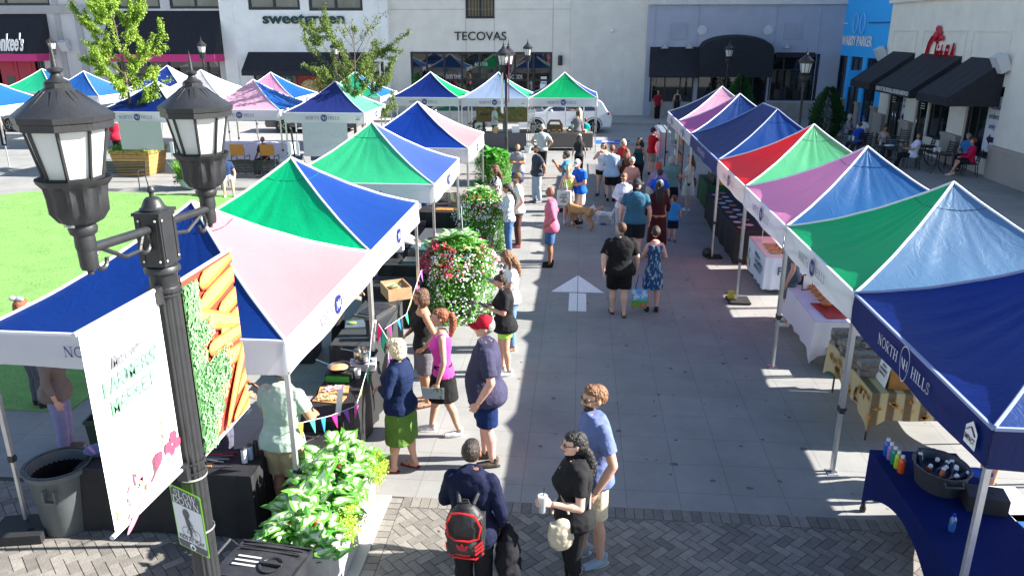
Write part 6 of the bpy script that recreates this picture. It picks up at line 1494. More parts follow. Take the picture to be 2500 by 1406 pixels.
for i, (c, cn) in enumerate((((.02,.12,.55),'blue'),((.28,.22,.45),'lavender'),((.01,.28,.16),'green'),((.45,.60,.03),'lime'),((.70,.10,.02),'orange'))):
 x, y = 3.30+.005*i, 7.52-.085*i
 t = thing('juice_bottle', '%s juice bottle in the row of five on the navy table' % cn, 'bottle', (x,y,.75), 0, 'row of colourful juice bottles')
 obj('bottle_body', MB().lathe([(.03,0),(.034,.01),(.034,.12),(.03,.145),(.016,.16),(.016,.17)], n=16), mat('juice', c, rough=.15, spec=.8, var=.25, vscale=30), t)
 obj('cap', MB().lathe([(.0185,.168),(.0185,.195),(.016,.197)], n=14), PAPER, t)
t = thing('ice_tub', 'oval dark grey tub full of bottles on the navy table', 'tub', (3.60,6.98,.752))
mt_ = mat('speckled grey plastic', (.05,.055,.065), rough=.5, bump=.2, bscale=60, var=.2, vscale=40)
obj('tub_body', MB().lathe([(.20,0),(.205,.01),(.24,.21),(.255,.225),(.25,.23),(.235,.225),(.22,.20),(.19,.03),(0,.03)], n=36, sx=1.0, sy=1.2, caps=False), mt_, t)
obj('handle', MB().tube([(-.09,-.29,.20),(-.09,-.325,.17),(.07,-.325,.17),(.07,-.29,.20)], .012, n=8), mt_, t); obj('handle', MB().tube([(-.09,.29,.20),(-.09,.32,.21),(.07,.32,.21),(.07,.29,.20)], .012, n=8), mt_, t)
obj('ice_water', MB().lathe([(0,.15),(.215,.15)], n=30, sx=1, sy=1.2, caps=False), mat('ice water', (.02,.025,.04), rough=.1, bump=.8, bscale=50), t)
for i, (x, y, c) in enumerate(((-.11,.02,1),(-.03,-.09,1),(-.12,.17,0),(0,.02,0),(.05,.05,0),(.08,-.08,0),(.13,.05,0),(.10,-.02,0),(.15,-.09,0),(.03,-.15,0),(.02,.14,0))):
 b_ = thing('drink_bottle', 'orange drink bottle leaning in the ice tub' if c else 'white-capped dark bottle sunk in the ice tub', 'bottle', (3.60+x,6.98+y,.90), 0, 'bottles in the ice tub')
 b_.rotation_euler = (U(.3,.8), U(-.3,.3), U(0,3))
 obj('bottle_body', MB().lathe([(.026,-.06),(.028,.04),(.015,.07)], n=12), mat('juice', (.65,.12,.02) if c else (.02,.03,.05), rough=.2, spec=.8), b_); obj('cap', MB().lathe([(.02,.068),(.02,.092)], n=12), PAPER, b_)
def simple(name, label, cat, mb, m, loc=None, rz=0, group=None, smooth=True):
 o = obj(name, mb, m, loc=loc, rz=rz, smooth=smooth); return tag(o, label, cat, group)
simple('cash_box', 'small black box with a silver handle beside the ice tub', 'box', MB().box(-.17,-.12,0,.17,.12,.16).tube([(-.04,-.02,.16),(-.04,-.02,.175),(.05,-.02,.175),(.05,-.02,.16)], .005, n=6), BLACK_PLASTIC, (3.86,6.62,.753), -.2, smooth=False)
simple('drink_tray', 'blue plastic lid lying beside the ice tub', 'lid', MB().lathe([(0,.0),(.09,.0),(.10,.015)], n=20, sx=1.3, caps=False), mat('blue lid', (.03,.12,.45), rough=.3), (3.93,6.93,.92))
t = thing('spray_bottle', 'clear and blue spray bottle standing alone on the navy table', 'bottle', (3.40,6.22,.753))
obj('bottle_body', MB().lathe([(.028,0),(.03,.02),(.03,.12),(.012,.15)], n=14), mat('blue liquid', (.03,.12,.35), rough=.08, spec=1), t); obj('cap', MB().lathe([(.014,.148),(.014,.175)], n=12), mat('blue cap', (.01,.02,.5), rough=.3), t)
for i, (x, y, r) in enumerate(((4.45,7.25,.0),(4.62,6.75,.1))):
 t = thing('cooler', ('dark cooler with open white lid' if i == 0 else 'dark cooler with a blue lid')+' on the ground behind the navy table', 'cooler', (x,y,0), r)
 obj('cooler_body', MB().box(-.2,-.3,0,.22,.3,.36), mt_, t, smooth=False); obj('lid', MB().box(-.215,-.315,.362,.235,.315,.41), mat('cooler lid', (.6,.6,.6) if i == 0 else (.02,.12,.35), rough=.4), t, smooth=False)
 obj('latch', MB().box(-.235,-.04,.28,-.202,.04,.39), BLACK_PLASTIC, t, smooth=False)
# ---- rubber weights at tent feet
for i, (x, y, w, d_, lb) in enumerate(((3.13,14.50,.42,.42,'square black rubber weight with a yellow card at a tent leg'),(3.15,17.55,.34,.26,'black weight plate and bag at the leg of the long blue tent'),(-5.66,6.42,.52,.40,'thick black weight plate at the nearest left tent leg'))):
 t = thing('tent_weight', lb, 'weight', (x,y,.012), .1*i, 'weights at the tent feet')
 m = MB().box(-w/2,-d_/2,0,w/2,d_/2,.035 if i != 2 else .10); obj('plate', m, mat('black rubber', (.015,.015,.017), rough=.7, bump=.3, bscale=60), t, smooth=False)
 obj('grip_hole', MB().lathe([(.04,.1012 if i == 2 else .0362),(.02,.1014 if i == 2 else .0364),(0,.1014 if i == 2 else .0364)], n=14, c=(.12,-.08,0), sy=.6, caps=False), mat('hole shadow', (.003,.003,.003), rough=1), t)
ch = simple('small_carton', 'small white and yellow carton on the rubber weight', 'carton', MB().box(-.055,-.03,0,.055,.03,.15), patmat('yellow card', (.65,.50,.06), (.68,.70,.74), 5, .5, (0,0,1), .05, 'wave'), (3.0,14.55,.05), .1, smooth=False)
o = simple('sand_bag', 'black sand bag slumped by the tent weight', 'bag', MB().ell((0,0,.10), (.11,.10,.12)), BLACK_PLASTIC, (3.0,17.62,0)); soft(o, .02, 2, fold=.03, fsize=.06)
# ---- T0..T2 table goods on the right
def carton(x, y, z, r, lab):
 o = simple('egg_carton', lab, 'carton', MB().box(-.15,-.06,0,.15,.06,.035).add(MB().box(-.145,-.055,.036,.145,.055,.07)), mat('egg carton', (.26,.22,.19), rough=.8, var=.4, vscale=25), (x,y,z), r, 'egg cartons stacked on the patterned cloth')
places = ['at the far end of the egg table','behind its neighbour on the egg table','beside the pole on the egg table','near the cloth edge of the egg table']
k = 0
for (x, y) in ((3.80,10.62),(3.82,10.42),(3.80,10.2),(3.83,10.0),(3.80,9.78),(4.0,10.5),(4.02,10.25),(4.0,9.98),(3.82,9.55)):
 for lv in range(3 if k % 2 == 0 else 2): carton(x+U(-.02,.02), y+U(-.02,.02), .752+lv*.072, U(-.5,.5), 'printed brown egg carton in the stacks on the patterned cloth')
 k += 1
t = thing('wooden_crate', 'orange-brown wooden box with a handle hole and white sign on the egg table', 'crate', (4.10,9.30,.752), -.05)
wm = mat('orange wood', (.40,.18,.035), rough=.6, bump=.2, bscale=20, var=.2)
obj('crate_body', MB().box(-.18,-.16,0,.18,-.145,.26).box(-.18,.145,0,.18,.16,.26).box(-.18,-.145,0,-.165,.145,.26).box(.165,-.145,0,.18,.145,.26).box(-.165,-.145,0,.165,.145,.015), wm, t, smooth=False)
obj('handle_hole', MB().box(.04,-.1625,.11,.075,-.161,.19), mat('hole shadow', (.003,.003,.003), rough=1), t, smooth=False)
t2 = thing('counter_sign', 'white farmers market card leaning on the orange-brown crate', 'sign', (3.90,9.33,.752)); obj('card', MB().raw([(-.03,-.16,0),(-.03,.16,0),(.01,.16,.29),(.01,-.16,.29),(-.025,-.16,0),(-.025,.16,0),(.015,.16,.29),(.015,-.16,.29)], [(0,1,2,3),(7,6,5,4),(0,3,7,4),(1,5,6,2),(3,2,6,7)]), PAPER, t2, smooth=False)
t = MB()
for s, z, w in (('Midtown',.22,.12),('FARMERS',.165,.22),('MARKET',.11,.2)): put2d(t, font2d(s, True), (-.033+z*.138-.004,w/2,z), (0,-1,0), (.138,0,1), .035, width=w)
obj('lettering', t, BLACK_PLASTIC, t2, smooth=False)
simple('plastic_bag', 'crumpled clear bag behind the egg cartons', 'bag', MB().ell((0,0,.12), (.13,.16,.13)), mat('thin plastic', (.6,.6,.62), rough=.15, alpha=.7), (4.3,10.45,.75))
simple('storage_box', 'green plastic storage box under the bread table', 'box', MB().box(-.3,-.2,0,.3,.2,.3).box(-.32,-.22,.3,.32,.22,.33), mat('green plastic', (.02,.16,.09), rough=.4), (4.2,11.35,0), smooth=False)
bread = mat('bagged loaves', (.50,.20,.06), rough=.35, var=.5, vscale=18)
for i in range(10):
 simple('bread_loaf', 'bagged orange-brown loaf on the red tray under the white valance', 'bread', MB().ell((0,0,.05), (.10,.06,.05)), bread, (4.02+.20*(i % 2),12.95-.2*(i//2),.78), U(-.5,.5), 'bagged loaves on the bread table')
simple('serving_tray', 'flat red tray under the nearest loaves', 'tray', MB().box(-.25,-.35,0,.35,.35,.012), mat('red tray', (.35,.03,.02), rough=.4), (4.1,12.0,.752), .1, smooth=False)
simple('jar_basket', 'dark basket of jars at the far end of the bread table', 'basket', MB().box(-.12,-.12,0,.12,.12,.14).add(MB().lathe([(.03,.14),(.03,.17)], n=10, c=(.05,.04,0))), mat('dark jars', (.05,.012,.01), rough=.3, var=.5, vscale=30), (3.85,13.45,.752), smooth=False)
t = thing('counter_sign', 'black-framed price card standing at the bread table edge', 'sign', (3.95,13.05,.752), .3); obj('frame', MB().box(-.10,-.01,0,.10,.0,.28), BLACK_PLASTIC, t, smooth=False); obj('card', MB().box(-.085,-.013,.02,.085,-.0105,.26), PAPER, t, smooth=False)
for i in range(16):
 simple('sample_plate', 'small plate in the line along the long black table', 'plate', MB().lathe([(0,.0),(.07,.0),(.10,.012),(.095,.014),(.06,.005)], n=16, caps=False), mat('plate', (.62,.6,.58) if i % 3 else (.55,.24,.08), rough=.4), (3.68+.22*(i % 2),17.4+.26*i,.752), 0, 'sample plates on the long black table')
t = thing('counter_sign', 'white card with a pink flower picture on the market table', 'sign', (3.90,16.3,.752), -.2); obj('card', MB().box(-.01,-.11,0,0,.11,.26), PAPER, t, smooth=False); obj('picture', MB().lathe([(0,0),(.05,.0)], n=12, caps=False).add(MB()), mat('pink print', (.6,.03,.15), rough=.6), t); t.children[-1].rotation_euler = (0,-pi/2,0); t.children[-1].location = (-.0125,0,.15)
for i in range(5): simple('leaflet_stack', 'stack of brown printed leaflets on the market table, one of several', 'leaflets', MB().box(-.14,-.1,0,.14,.1,.02), patmat('printed leaflet', (.45,.33,.2), (.06,.05,.05), 14, .62, (1,2,1)), (4.0+.32*(i % 2),15.4+.27*(i//2),.752), U(-.2,.2), 'leaflets on the market table', smooth=False)
for i in range(14): simple('dark_bottle', 'dark bottle on the green-covered table at the far right', 'bottle', MB().lathe([(.035,0),(.035,.15),(.014,.2),(.014,.25)], n=10), mat('dark glass', (.01,.01,.012), rough=.15), (3.85+.1*(i % 3),22.6+.11*(i//3)*2,.745), 0, 'dark bottles on the green table')
simple('storage_box', 'yellow cardboard box on the green-covered table', 'box', MB().box(-.15,-.12,0,.15,.12,.12), mat('yellow box', (.55,.30,.03), rough=.7), (4.1,22.65,.745), smooth=False)
# ---- clothes rack and grid stand at the far end of the right row
t = thing('grid_stand', 'black wire grid stand hung with small bright garments beside the red t-shirt', 'rack', (3.4,28,0))
m = MB()
for i in range(9): m.bar((3.34,25.6+.26*i,.15),(3.34,25.6+.26*i,2.0),.012)
for i in range(9): m.bar((3.34,25.6,.15+.23*i),(3.34,27.7,.15+.23*i),.012)
m.bar((3.34,25.6,0),(3.34,25.6,2.05),.03).bar((3.34,27.7,0),(3.34,27.7,2.05),.03)
obj('grid', m, BLACK_METAL, t, world=True, smooth=False)
cols = [(.55,.2,.03),(.02,.45,.40),(.6,.35,.05),(.75,.75,.8),(.5,.03,.08),(.25,.2,.45),(.65,.55,.2),(.1,.1,.12)]
for i in range(24):
 y = 25.7+.26*(i % 8); z = 1.75-.55*(i//8); g = MB().box(3.29,y-.09,z-.36,3.315,y+.09,z).box(3.29,y-.14,z-.12,3.315,y+.14,z-.02)
 simple('hanging_garment', 'small bright garment hanging on the black wire grid', 'clothes', g, cloth(cols[(i*5) % 8], 'garment'), None, 0, 'garments on the wire grid')
t = thing('clothes_rack', 'rack of pale hanging clothes at the very end of the right row', 'rack', (3.05,29.5,0))
obj('rail', MB().tube([(3.05,28.2,0),(3.05,28.2,1.6),(3.05,30.8,1.6),(3.05,30.8,0)], .02, n=8), BLACK_METAL, t, world=True)
for i in range(14): simple('hanging_shirt', 'pale shirt on the rack at the end of the right row', 'clothes', MB().box(2.85,28.35+.17*i,.55,3.25,28.39+.17*i,1.5), cloth((.60,.62,.68) if i % 3 else (.35,.5,.6), 'garment'), None, 0, 'shirts on the clothes rack')
# ---- left table goods
def stove(label, x, y, z, c, r=0):
 t = thing('camping_stove', label, 'stove', (x,y,z), r); obj('stove_body', MB().box(-.17,-.13,.01,.17,.13,.09), mat('stove enamel', c, rough=.3), t, smooth=False)
 m = MB().lathe([(.08,.092),(.08,.1)], n=20)
 for a in range(4): m.bar((.04*cos(a*pi/2),.04*sin(a*pi/2),.11),(.12*cos(a*pi/2),.12*sin(a*pi/2),.11),.012)
 obj('burner', m, BLACK_METAL, t); return t
stove('camping stove with a lime green front edge under the frying pan', -2.98,8.93,.745, (.03,.035,.03));
simple('stove_front', 'lime green plastic front of the camping stove', 'stove front', MB().box(-.15,-.02,0,.15,.02,.065), mat('lime plastic', (.06,.42,.05), rough=.35), (-2.98,8.78,.748), smooth=False)
stove('white camping stove under the steel pot', -2.77,9.22,.745, (.6,.6,.6), .2)
t = thing('frying_pan', 'frying pan holding a pale flatbread on the lime-fronted stove', 'pan', (-3.0,8.93,.862)); obj('pan_body', MB().lathe([(0,0),(.12,0),(.15,.035),(.145,.035),(.115,.006)], n=24, caps=False), BLACK_METAL, t); obj('handle', MB().tube([(-.14,.04,.03),(-.34,.12,.06)], .01, n=8), CHROME, t)
simple('flatbread', 'round golden flatbread in the frying pan', 'food', MB().lathe([(0,.02),(.11,.018),(.12,.01),(0,.008)], n=22, caps=False), mat('flatbread', (.55,.33,.15), rough=.7, var=.3, vscale=20), (-3.0,8.93,.866))
t = thing('cooking_pot', 'shiny steel pot on the white camping stove', 'pot', (-2.78,9.22,.862)); obj('pot_body', MB().lathe([(0,0),(.10,0),(.105,.01),(.105,.14),(.11,.145),(.10,.145),(.098,.02),(0,.02)], n=26, caps=False), CHROME, t); obj('handle', MB().tube([(-.10,0,.12),(-.28,.02,.14)], .009, n=8), CHROME, t)
simple('plastic_cup', 'clear plastic cup in front of the white stove', 'cup', MB().lathe([(.035,0),(.045,.12),(.043,.12),(.033,.004)], n=18, caps=False), mat('clear cup', (.6,.62,.65), rough=.1, alpha=.6), (-2.76,8.92,.748))
cbm = mat('wooden board', (.50,.26,.10), rough=.6, var=.2)
for i, (x, y, r) in enumerate(((-2.95,8.52,.2),(-2.93,8.28,-.1))):
 simple('cutting_board', ('wooden board of sliced purple onions by the green stove','wooden board of chopped pale vegetables, nearer the green-shirted vendor')[i], 'board', MB().box(-.18,-.1,0,.18,.1,.015), cbm, (x,y,.748), r, smooth=False)
 v = MB()
 for k in range(70): v.obox((U(-.13,.13),U(-.07,.07),U(.02,.045)), U(.02,.05), U(.008,.02), .008, Matrix.Rotation(U(0,3),3,'Z') @ Matrix.Rotation(U(-.5,.5),3,'X'))
 o = simple('chopped_onion' if i == 0 else 'chopped_vegetable', ('heap of sliced onions on the far wooden board','heap of pale chopped vegetables on the near wooden board')[i], 'food', v, mat('onion', (.55,.42,.42) if i == 0 else (.72,.58,.30), rough=.5, island=.3), (x,y,.748), r, smooth=False)
def knife(label, x, y, z, r, hc=(.7,.7,.7), L=.2, bl_=(.3,.3,.3), nm='knife'):
 t = thing(nm, label, nm, (x,y,z), r); obj('blade', MB().raw([(0,-.012,.003),(L*.85,-.012,.003),(L,.004,.003),(0,.014,.003),(0,-.012,.006),(L*.85,-.012,.006),(L,.004,.006),(0,.014,.006)], [(3,2,1,0),(4,5,6,7),(0,1,5,4),(2,3,7,6)]), mat('blade steel', bl_, rough=.3, metal=.8), t, smooth=False); obj('handle', MB().tube([(-.11,0,.01),(0,0,.01)], .011, n=8), mat('handle', hc, rough=.4), t)
knife('kitchen knife with a white handle on the low black table', -2.95,7.45,.632, 1.0)
knife('orange-handled fish spatula on the black table beside the lamp post', -3.66,6.68,.75, .12, (.5,.2,.05), .22, (.25,.24,.24), 'spatula')
knife('black-handled knife on the black table beside the lamp post', -3.95,6.80,.75, -.15, (.02,.02,.02), .22, (.12,.12,.12))
for i in range(4):
 tg = MB().tube([(-.16,.0,.012),(.16,.035,.012)], .007, n=6).tube([(-.16,0,.012),(.16,-.03,.02)], .007, n=6).ell((.16,.035,.014), (.03,.012,.005), 8)
 simple('tongs', ('steel tongs nearest the spatula','steel tongs with black grips behind the first pair','tongs with red grips on the black table','dark tongs at the back of the black table')[i], 'tongs', tg, mat('tongs', ((.3,.3,.3),(.1,.1,.1),(.35,.03,.05),(.05,.05,.05))[i], rough=.35, metal=.5), (-3.72+.02*i,6.80+.055*i,.75), .1*i-.1)
t = thing('squeeze_bottle', 'yellow squeeze bottle with a clear top on the black table', 'bottle', (-4.0,6.93,.75)); obj('bottle_body', MB().lathe([(.032,0),(.035,.01),(.035,.13)], n=16), mat('yellow oil', (.62,.50,.02), rough=.2, spec=.8), t); obj('cap', MB().lathe([(.034,.131),(.032,.17),(.012,.18),(.008,.2)], n=16), PAPER, t)
for i in range(3):
 t = thing('spice_can', ('white spice can at the table corner','blue and silver spice can between two others','dark spice can at the back of the trio')[i], 'can', (-3.36+.055*i*.6,6.80+.07*i,.75)); obj('can_body', MB().lathe([(.03,0),(.03,.15)], n=16), mat('can', ((.6,.6,.62),(.25,.32,.45),(.06,.03,.03))[i], rough=.35, var=.3, vscale=40), t); obj('cap', MB().lathe([(.028,.151),(.02,.175)], n=14), BLACK_PLASTIC, t)
simple('sauce_cup', 'white cup with pink sauce on the black table edge', 'cup', MB().lathe([(.04,0),(.05,.11),(.046,.11),(.036,.01),(0,.01)], n=18, caps=False), PAPER, (-4.05,6.68,.75))
simple('mixing_bowl', 'steel bowl with blue rim half behind the white banner', 'bowl', MB().lathe([(.05,0),(.13,.08),(.125,.08),(.045,.01),(0,.01)], n=22, caps=False), mat('blue steel', (.2,.24,.38), rough=.3, metal=.6), (-4.95,6.8,.75))
t = thing('storage_bin', 'dark green plastic bin with a lilac panel behind the table at far left', 'bin', (-5.3,7.6,.0), .15); obj('bin_body', MB().lathe([(.24,0),(.30,.75),(.32,.77),(.32,.80),(.29,.80),(.23,.06),(0,.06)], n=4, caps=False, sy=.8), mat('dark green plastic', (.01,.035,.025), rough=.4), t, smooth=False); obj('panel', MB().box(.24,-.1,.3,.26,.3,.75), mat('lilac card', (.35,.25,.38), rough=.6), t, smooth=False)
# second and third tent goods
t = thing('griddle_tray', 'large steel tray with a blackened griddle on the grey table', 'tray', (-3.15,11.35,.75), -.3); obj('tray', MB().box(-.2,-.3,0,.2,.3,.03), CHROME, t, smooth=False); obj('griddle', MB().box(-.17,-.26,.031,.17,.26,.04), mat('burnt griddle', (.02,.02,.02), rough=.5, bump=.5, bscale=30, var=.8), t, smooth=False)
t = thing('griddle_tray', 'smaller steel tray holding greens, nearer the pole', 'tray', (-3.25,10.75,.75), .2); obj('tray', MB().box(-.2,-.15,0,.2,.15,.025), mat('blue steel', (.2,.26,.32), rough=.3, metal=.6), t, smooth=False); obj('greens', MB().ell((-.1,0,.04), (.07,.04,.02)), mat('greens', (.3,.45,.1), rough=.6, var=.3), t)
t = thing('blender', 'dark blender jar with black lid beside the tent pole', 'blender', (-2.98,10.35,.75)); obj('jar', MB().lathe([(.055,0),(.05,.05),(.062,.22)], n=18), mat('smoky jar', (.05,.06,.07), rough=.08, spec=1), t); obj('lid', MB().lathe([(.066,.221),(.066,.26),(.03,.28)], n=18), BLACK_PLASTIC, t)
for x, y, z, lb in ((-2.88,10.2,.75,'tall white card standing at the blender'),(-2.66,15.35,.75,'tall white card standing at the third tent table'),(-2.70,7.95,.75,'white folded card beside the green-shirted vendor')): simple('counter_sign', lb, 'sign', MB().obox((0,0,.14), .06,.13,.28, Matrix.Rotation(.15,3,'Y')), PAPER, (x,y,z), .2, smooth=False)
t = thing('wooden_crate', 'light wooden crate with oblong hand holes and a bowl on top', 'crate', (-3.0,12.15,.75), .5); cw = mat('light crate wood', (.50,.30,.16), rough=.7, var=.15)
obj('crate_body', MB().box(-.2,-.26,0,.2,-.245,.2).box(-.2,.245,0,.2,.26,.2).box(-.2,-.245,0,-.185,.245,.2).box(.185,-.245,0,.2,.245,.2).box(-.185,-.245,.12,.185,.245,.135), cw, t, smooth=False)
for y in (-.12,.12): obj('hand_hole', MB().box(.201,y-.04,.08,.2025,y+.04,.12), mat('hole shadow', (.003,.003,.003), rough=1), t, smooth=False)
simple('mixing_bowl', 'glass bowl of greens resting in the light wooden crate', 'bowl', MB().lathe([(.05,0),(.12,.07),(.115,.07),(.045,.01),(0,.01)], n=22, caps=False).ell((0,0,.04), (.08,.08,.03)), mat('salad', (.35,.42,.2), rough=.4, var=.6, vscale=20), (-3.02,12.1,.89))
t = thing('griddle', 'flat black griddle with a teal base on the black table', 'griddle', (-3.1,14.12,.75)); obj('base', MB().box(-.2,-.16,0,.2,.16,.03), mat('teal plastic', (.08,.35,.33), rough=.4), t, smooth=False); obj('plate', MB().box(-.2,-.16,.031,.2,.16,.055), BLACK_METAL, t, smooth=False)
simple('small_carton', 'teal and white berry carton on the grey table', 'carton', MB().box(-.1,-.07,0,.1,.07,.10), mat('teal carton', (.10,.38,.36), rough=.6, var=.3), (-3.2,15.1,.75), .2, smooth=False)
stove('white camping stove beside the white flower planter', -2.85,15.9,.745, (.6,.6,.6), .1); stove('grey camping stove under the navy and pink tent', -3.1,19.2,.745, (.2,.2,.2))
for x, y, lb in ((-3.1,19.2,'steel stock pot under the navy and pink tent'),(-3.4,19.7,'smaller steel pot behind the stock pot')):
 simple('cooking_pot', lb, 'pot', MB().lathe([(0,0),(.13,0),(.13,.2),(.12,.2),(.12,.02)], n=20, caps=False), CHROME, (x,y,.862 if x > -3.2 else .75))
simple('serving_tray', 'orange tray of food under the navy and pink tent', 'tray', MB().box(-.3,-.12,0,.3,.12,.03), mat('orange food', (.55,.22,.05), rough=.5, var=.5, vscale=20), (-3.2,18.65,.75), smooth=False)
for x, y, z_, w, lb in ((-4.35,11.2,0,.5,'black equipment case under the second left tent'),(-3.9,16.2,0,.5,'black equipment case under the third left tent'),(-4.0,18.2,0,.6,'black equipment case under the fourth left tent')): simple('equipment_case', lb, 'case', MB().box(-w/2,-.3,0,w/2,.3,.5).box(-w/2-.01,-.31,.501,w/2+.01,.31,.54), BLACK_PLASTIC, (x,y,z_), .1, smooth=False)
# ---- bunting
fl_c = [(.70,.02,.15),(.02,.20,.6),(.05,.5,.25),(.75,.75,.05),(.7,.1,.45),(.3,.1,.5)]
def bunting(label, pts, n=9, size=.15, seed=1):
 random.seed(seed); t = thing('bunting', label, 'bunting', pts[0]); ln = MB().tube(pts, .004, n=5); obj('string', ln, PAPER, t, world=True)
 P_ = [Vector(p) for p in pts]; L = [(b-a).length for a, b in zip(P_[:-1], P_[1:])]; tot = sum(L)
 for i in range(n):
  d = tot*(i+.5)/n; k = 0
  while d > L[k]: d -= L[k]; k += 1
  p = P_[k].lerp(P_[k+1], d/L[k]); u = (P_[k+1]-P_[k]).normalized(); w = size*.42; dn = Vector((U(-.25,.25),U(-.25,.25),-1)).normalized()
  a, b, c = p-u*w, p+u*w, p+dn*size; nn = Vector((.004,.004,0)); f = MB().raw([a,b,c,a+nn,b+nn,c+nn], [(0,1,2),(5,4,3),(0,3,4,1),(1,4,5,2),(2,5,3,0)]); obj('flag', f, cloth(fl_c[i % 6], 'flag'), t, world=True, smooth=False)
bunting('string of coloured triangle flags from the nearest left tent pole to the white-leaf planter', [(-2.68,9.5,1.3),(-2.6,8.9,.95),(-2.58,8.2,.72),(-2.66,7.5,.95),(-2.70,6.55,1.35)], 10, .17, 3)
bunting('string of coloured flags bunched at the tent pole beside the blond bob', [(-2.62,9.55,1.25),(-2.4,9.2,1.15),(-2.35,8.9,.95),(-2.42,8.75,.75)], 10, .24, 4)
bunting('string of coloured flags along the grey tables to the flower planters', [(-2.66,10.0,1.0),(-2.62,11.2,.78),(-2.66,12.6,1.05),(-2.62,13.4,.9),(-2.6,14.25,.95)], 9, .19, 5)
bunting('string of flags in front of the third left tent', [(-2.64,14.25,1.0),(-2.45,15.2,.75),(-2.5,16.4,.85),(-2.63,17.1,1.2)], 9, .20, 6)
random.seed(77)
# ---- bins
gb = mat('grey bin plastic', (.10,.115,.12), rough=.5, bump=.1, bscale=80, var=.1)
t = thing('round_bin', 'round grey waste bin with a black liner on the brick paving', 'bin', (-5.28,6.62,0)); obj('bin_body', MB().lathe([(.0,.005),(.23,.005),(.24,.02),(.29,.66),(.30,.68),(.325,.69),(.33,.74),(.31,.75),(.285,.74),(.23,.06),(0,.06)], n=36, caps=False), gb, t)
obj('handle', MB().box(.02,-.345,.48,.16,-.30,.5).box(.02,-.34,.5,.04,-.29,.62).box(.14,-.34,.5,.16,-.29,.62), gb, t, smooth=False)
ln = MB(); n = 36
for r, z in ((.335,.66),(.335,.755),(.30,.755),(.27,.6),(.25,.3),(0,.15)): ln.v += [((r+.012*sin(k*.9)*(z == .66))*cos(2*pi*k/n),(r+.012*sin(k*.9)*(z == .66))*sin(2*pi*k/n),z+.02*sin(k*.8)*(z == .66)) for k in range(n)]
for i in range(1, 5):
 for k in range(n): ln.f.append((i*n+k,i*n+(k+1) % n,(i+1)*n+(k+1) % n,(i+1)*n+k)); ln.m.append(0)
obj('liner', ln, mat('black bin liner', (.012,.012,.014), rough=.25, bump=.3, bscale=8), t)
t = thing('wheeled_bin', 'black wheeled bin with a ribbed lid at the bottom edge of the picture', 'bin', (-2.46,4.98,0), -.12)
bm_ = mat('black bin plastic', (.03,.03,.034), rough=.42, bump=.15, bscale=60, var=.3, vscale=10)
m = MB();
for z0, z1, a, b in ((.06,.88,.22,.28),): m.raw([(-a,-a,z0),(a,-a,z0),(a,a,z0),(-a,a,z0),(-b,-b,z1),(b,-b,z1),(b,b,z1),(-b,b,z1)], [(3,2,1,0),(4,5,6,7),(0,1,5,4),(1,2,6,5),(2,3,7,6),(3,0,4,7)])
obj('bin_body', m, bm_, t, smooth=False)
m = MB(); K = 12; vs = []
for i in range(K+1):
 for j in range(K+1):
  x = -.30+.62*i/K; y = -.30+.6*j/K; vs.append((x, y, .93+.045*(1-((y)/.3)**2)-.02*(x/.31)**2))
m.v = vs
for i in range(K):
 for j in range(K): m.f.append((i*(K+1)+j,(i+1)*(K+1)+j,(i+1)*(K+1)+j+1,i*(K+1)+j+1)); m.m.append(0)
m.box(-.30,-.31,.87,.32,-.295,.935).box(-.30,.295,.87,.32,.31,.935).box(.305,-.30,.87,.325,.30,.925).box(-.31,-.3,.87,-.295,.3,.925)
m.lathe([(.09,.972),(.10,.985),(.085,.985),(.08,.975)], n=20, c=(.12,0,0), caps=False).box(.03,-.012,.975,.21,.012,1.0)
for y in (-.22,-.17,.17,.22): m.box(-.25,y-.006,.955-.0,.28,y+.006,.968)
obj('lid', m, bm_, t); obj('handle', MB().tube([(-.30,-.26,.88),(-.40,-.26,.95),(-.40,.26,.95),(-.30,.26,.88)], .014, n=8), bm_, t)
for s in (-1, 1): obj('wheel', MB().lathe([(.09,-.02),(.1,-.015),(.1,.015),(.09,.02)], n=18), BLACK_PLASTIC, t); t.children[-1].rotation_euler = (pi/2,0,0); t.children[-1].location = (-.27,s*.26,.10)
lb_ = MB()
for i in range(3): lb_.box(-.2,-.05+.05*i,.976,.0,-.03+.05*i,.978)
obj('label_sticker', lb_, mat('worn sticker', (.5,.5,.5), rough=.4), t, smooth=False)
# ---- held things
def bagmesh(w, h, d, M_): return MB().add(MB().raw([(-w*.42,-d*.4,0),(w*.42,-d*.4,0),(w*.42,d*.4,0),(-w*.42,d*.4,0),(-w*.5,-d*.35,h),(w*.5,-d*.35,h),(w*.5,d*.35,h),(-w*.5,d*.35,h)], [(3,2,1,0),(0,1,5,4),(1,2,6,5),(2,3,7,6),(3,0,4,7),(4,5,6,7)]), M_)
q = G(1553,752); t = thing('shopping_bag', 'glossy blue and green grocery bag with blue handles between the two walkers', 'bag', (1.17,13.66,.13));
bmx = patmat('grocery bag print', (.10,.40,.75), (.60,.68,.74), 9, .5); bm2 = patmat('food print', (.08,.38,.04), (.45,.18,.08), 11, .5)
m = bagmesh(.30,.34,.16,Matrix.Identity(4)); o = obj('bag_body', m, bmx, t); soft(o, .012, 1, fold=.02, fsize=.06)
m = MB().box(-.135,-.082,.01,.135,.082,.15); o = obj('print_band', m, bm2, t); soft(o, .012, 1, fold=.02, fsize=.06)
for s in (-1, 1): obj('handle', MB().tube([(-.08,s*.04,.34),(-.03,s*.02,.62),(.03,s*.02,.62),(.08,s*.04,.34)], .006, n=6), mat('blue strap', (.02,.06,.5), rough=.5), t)
q = G(1365,545); t = thing('tote_bag', 'white tote bag printed LOVE GRATEFUL BE KIND hanging from a shoulder by the tan dog', 'bag', (-.37,20.35,.55), -.2)
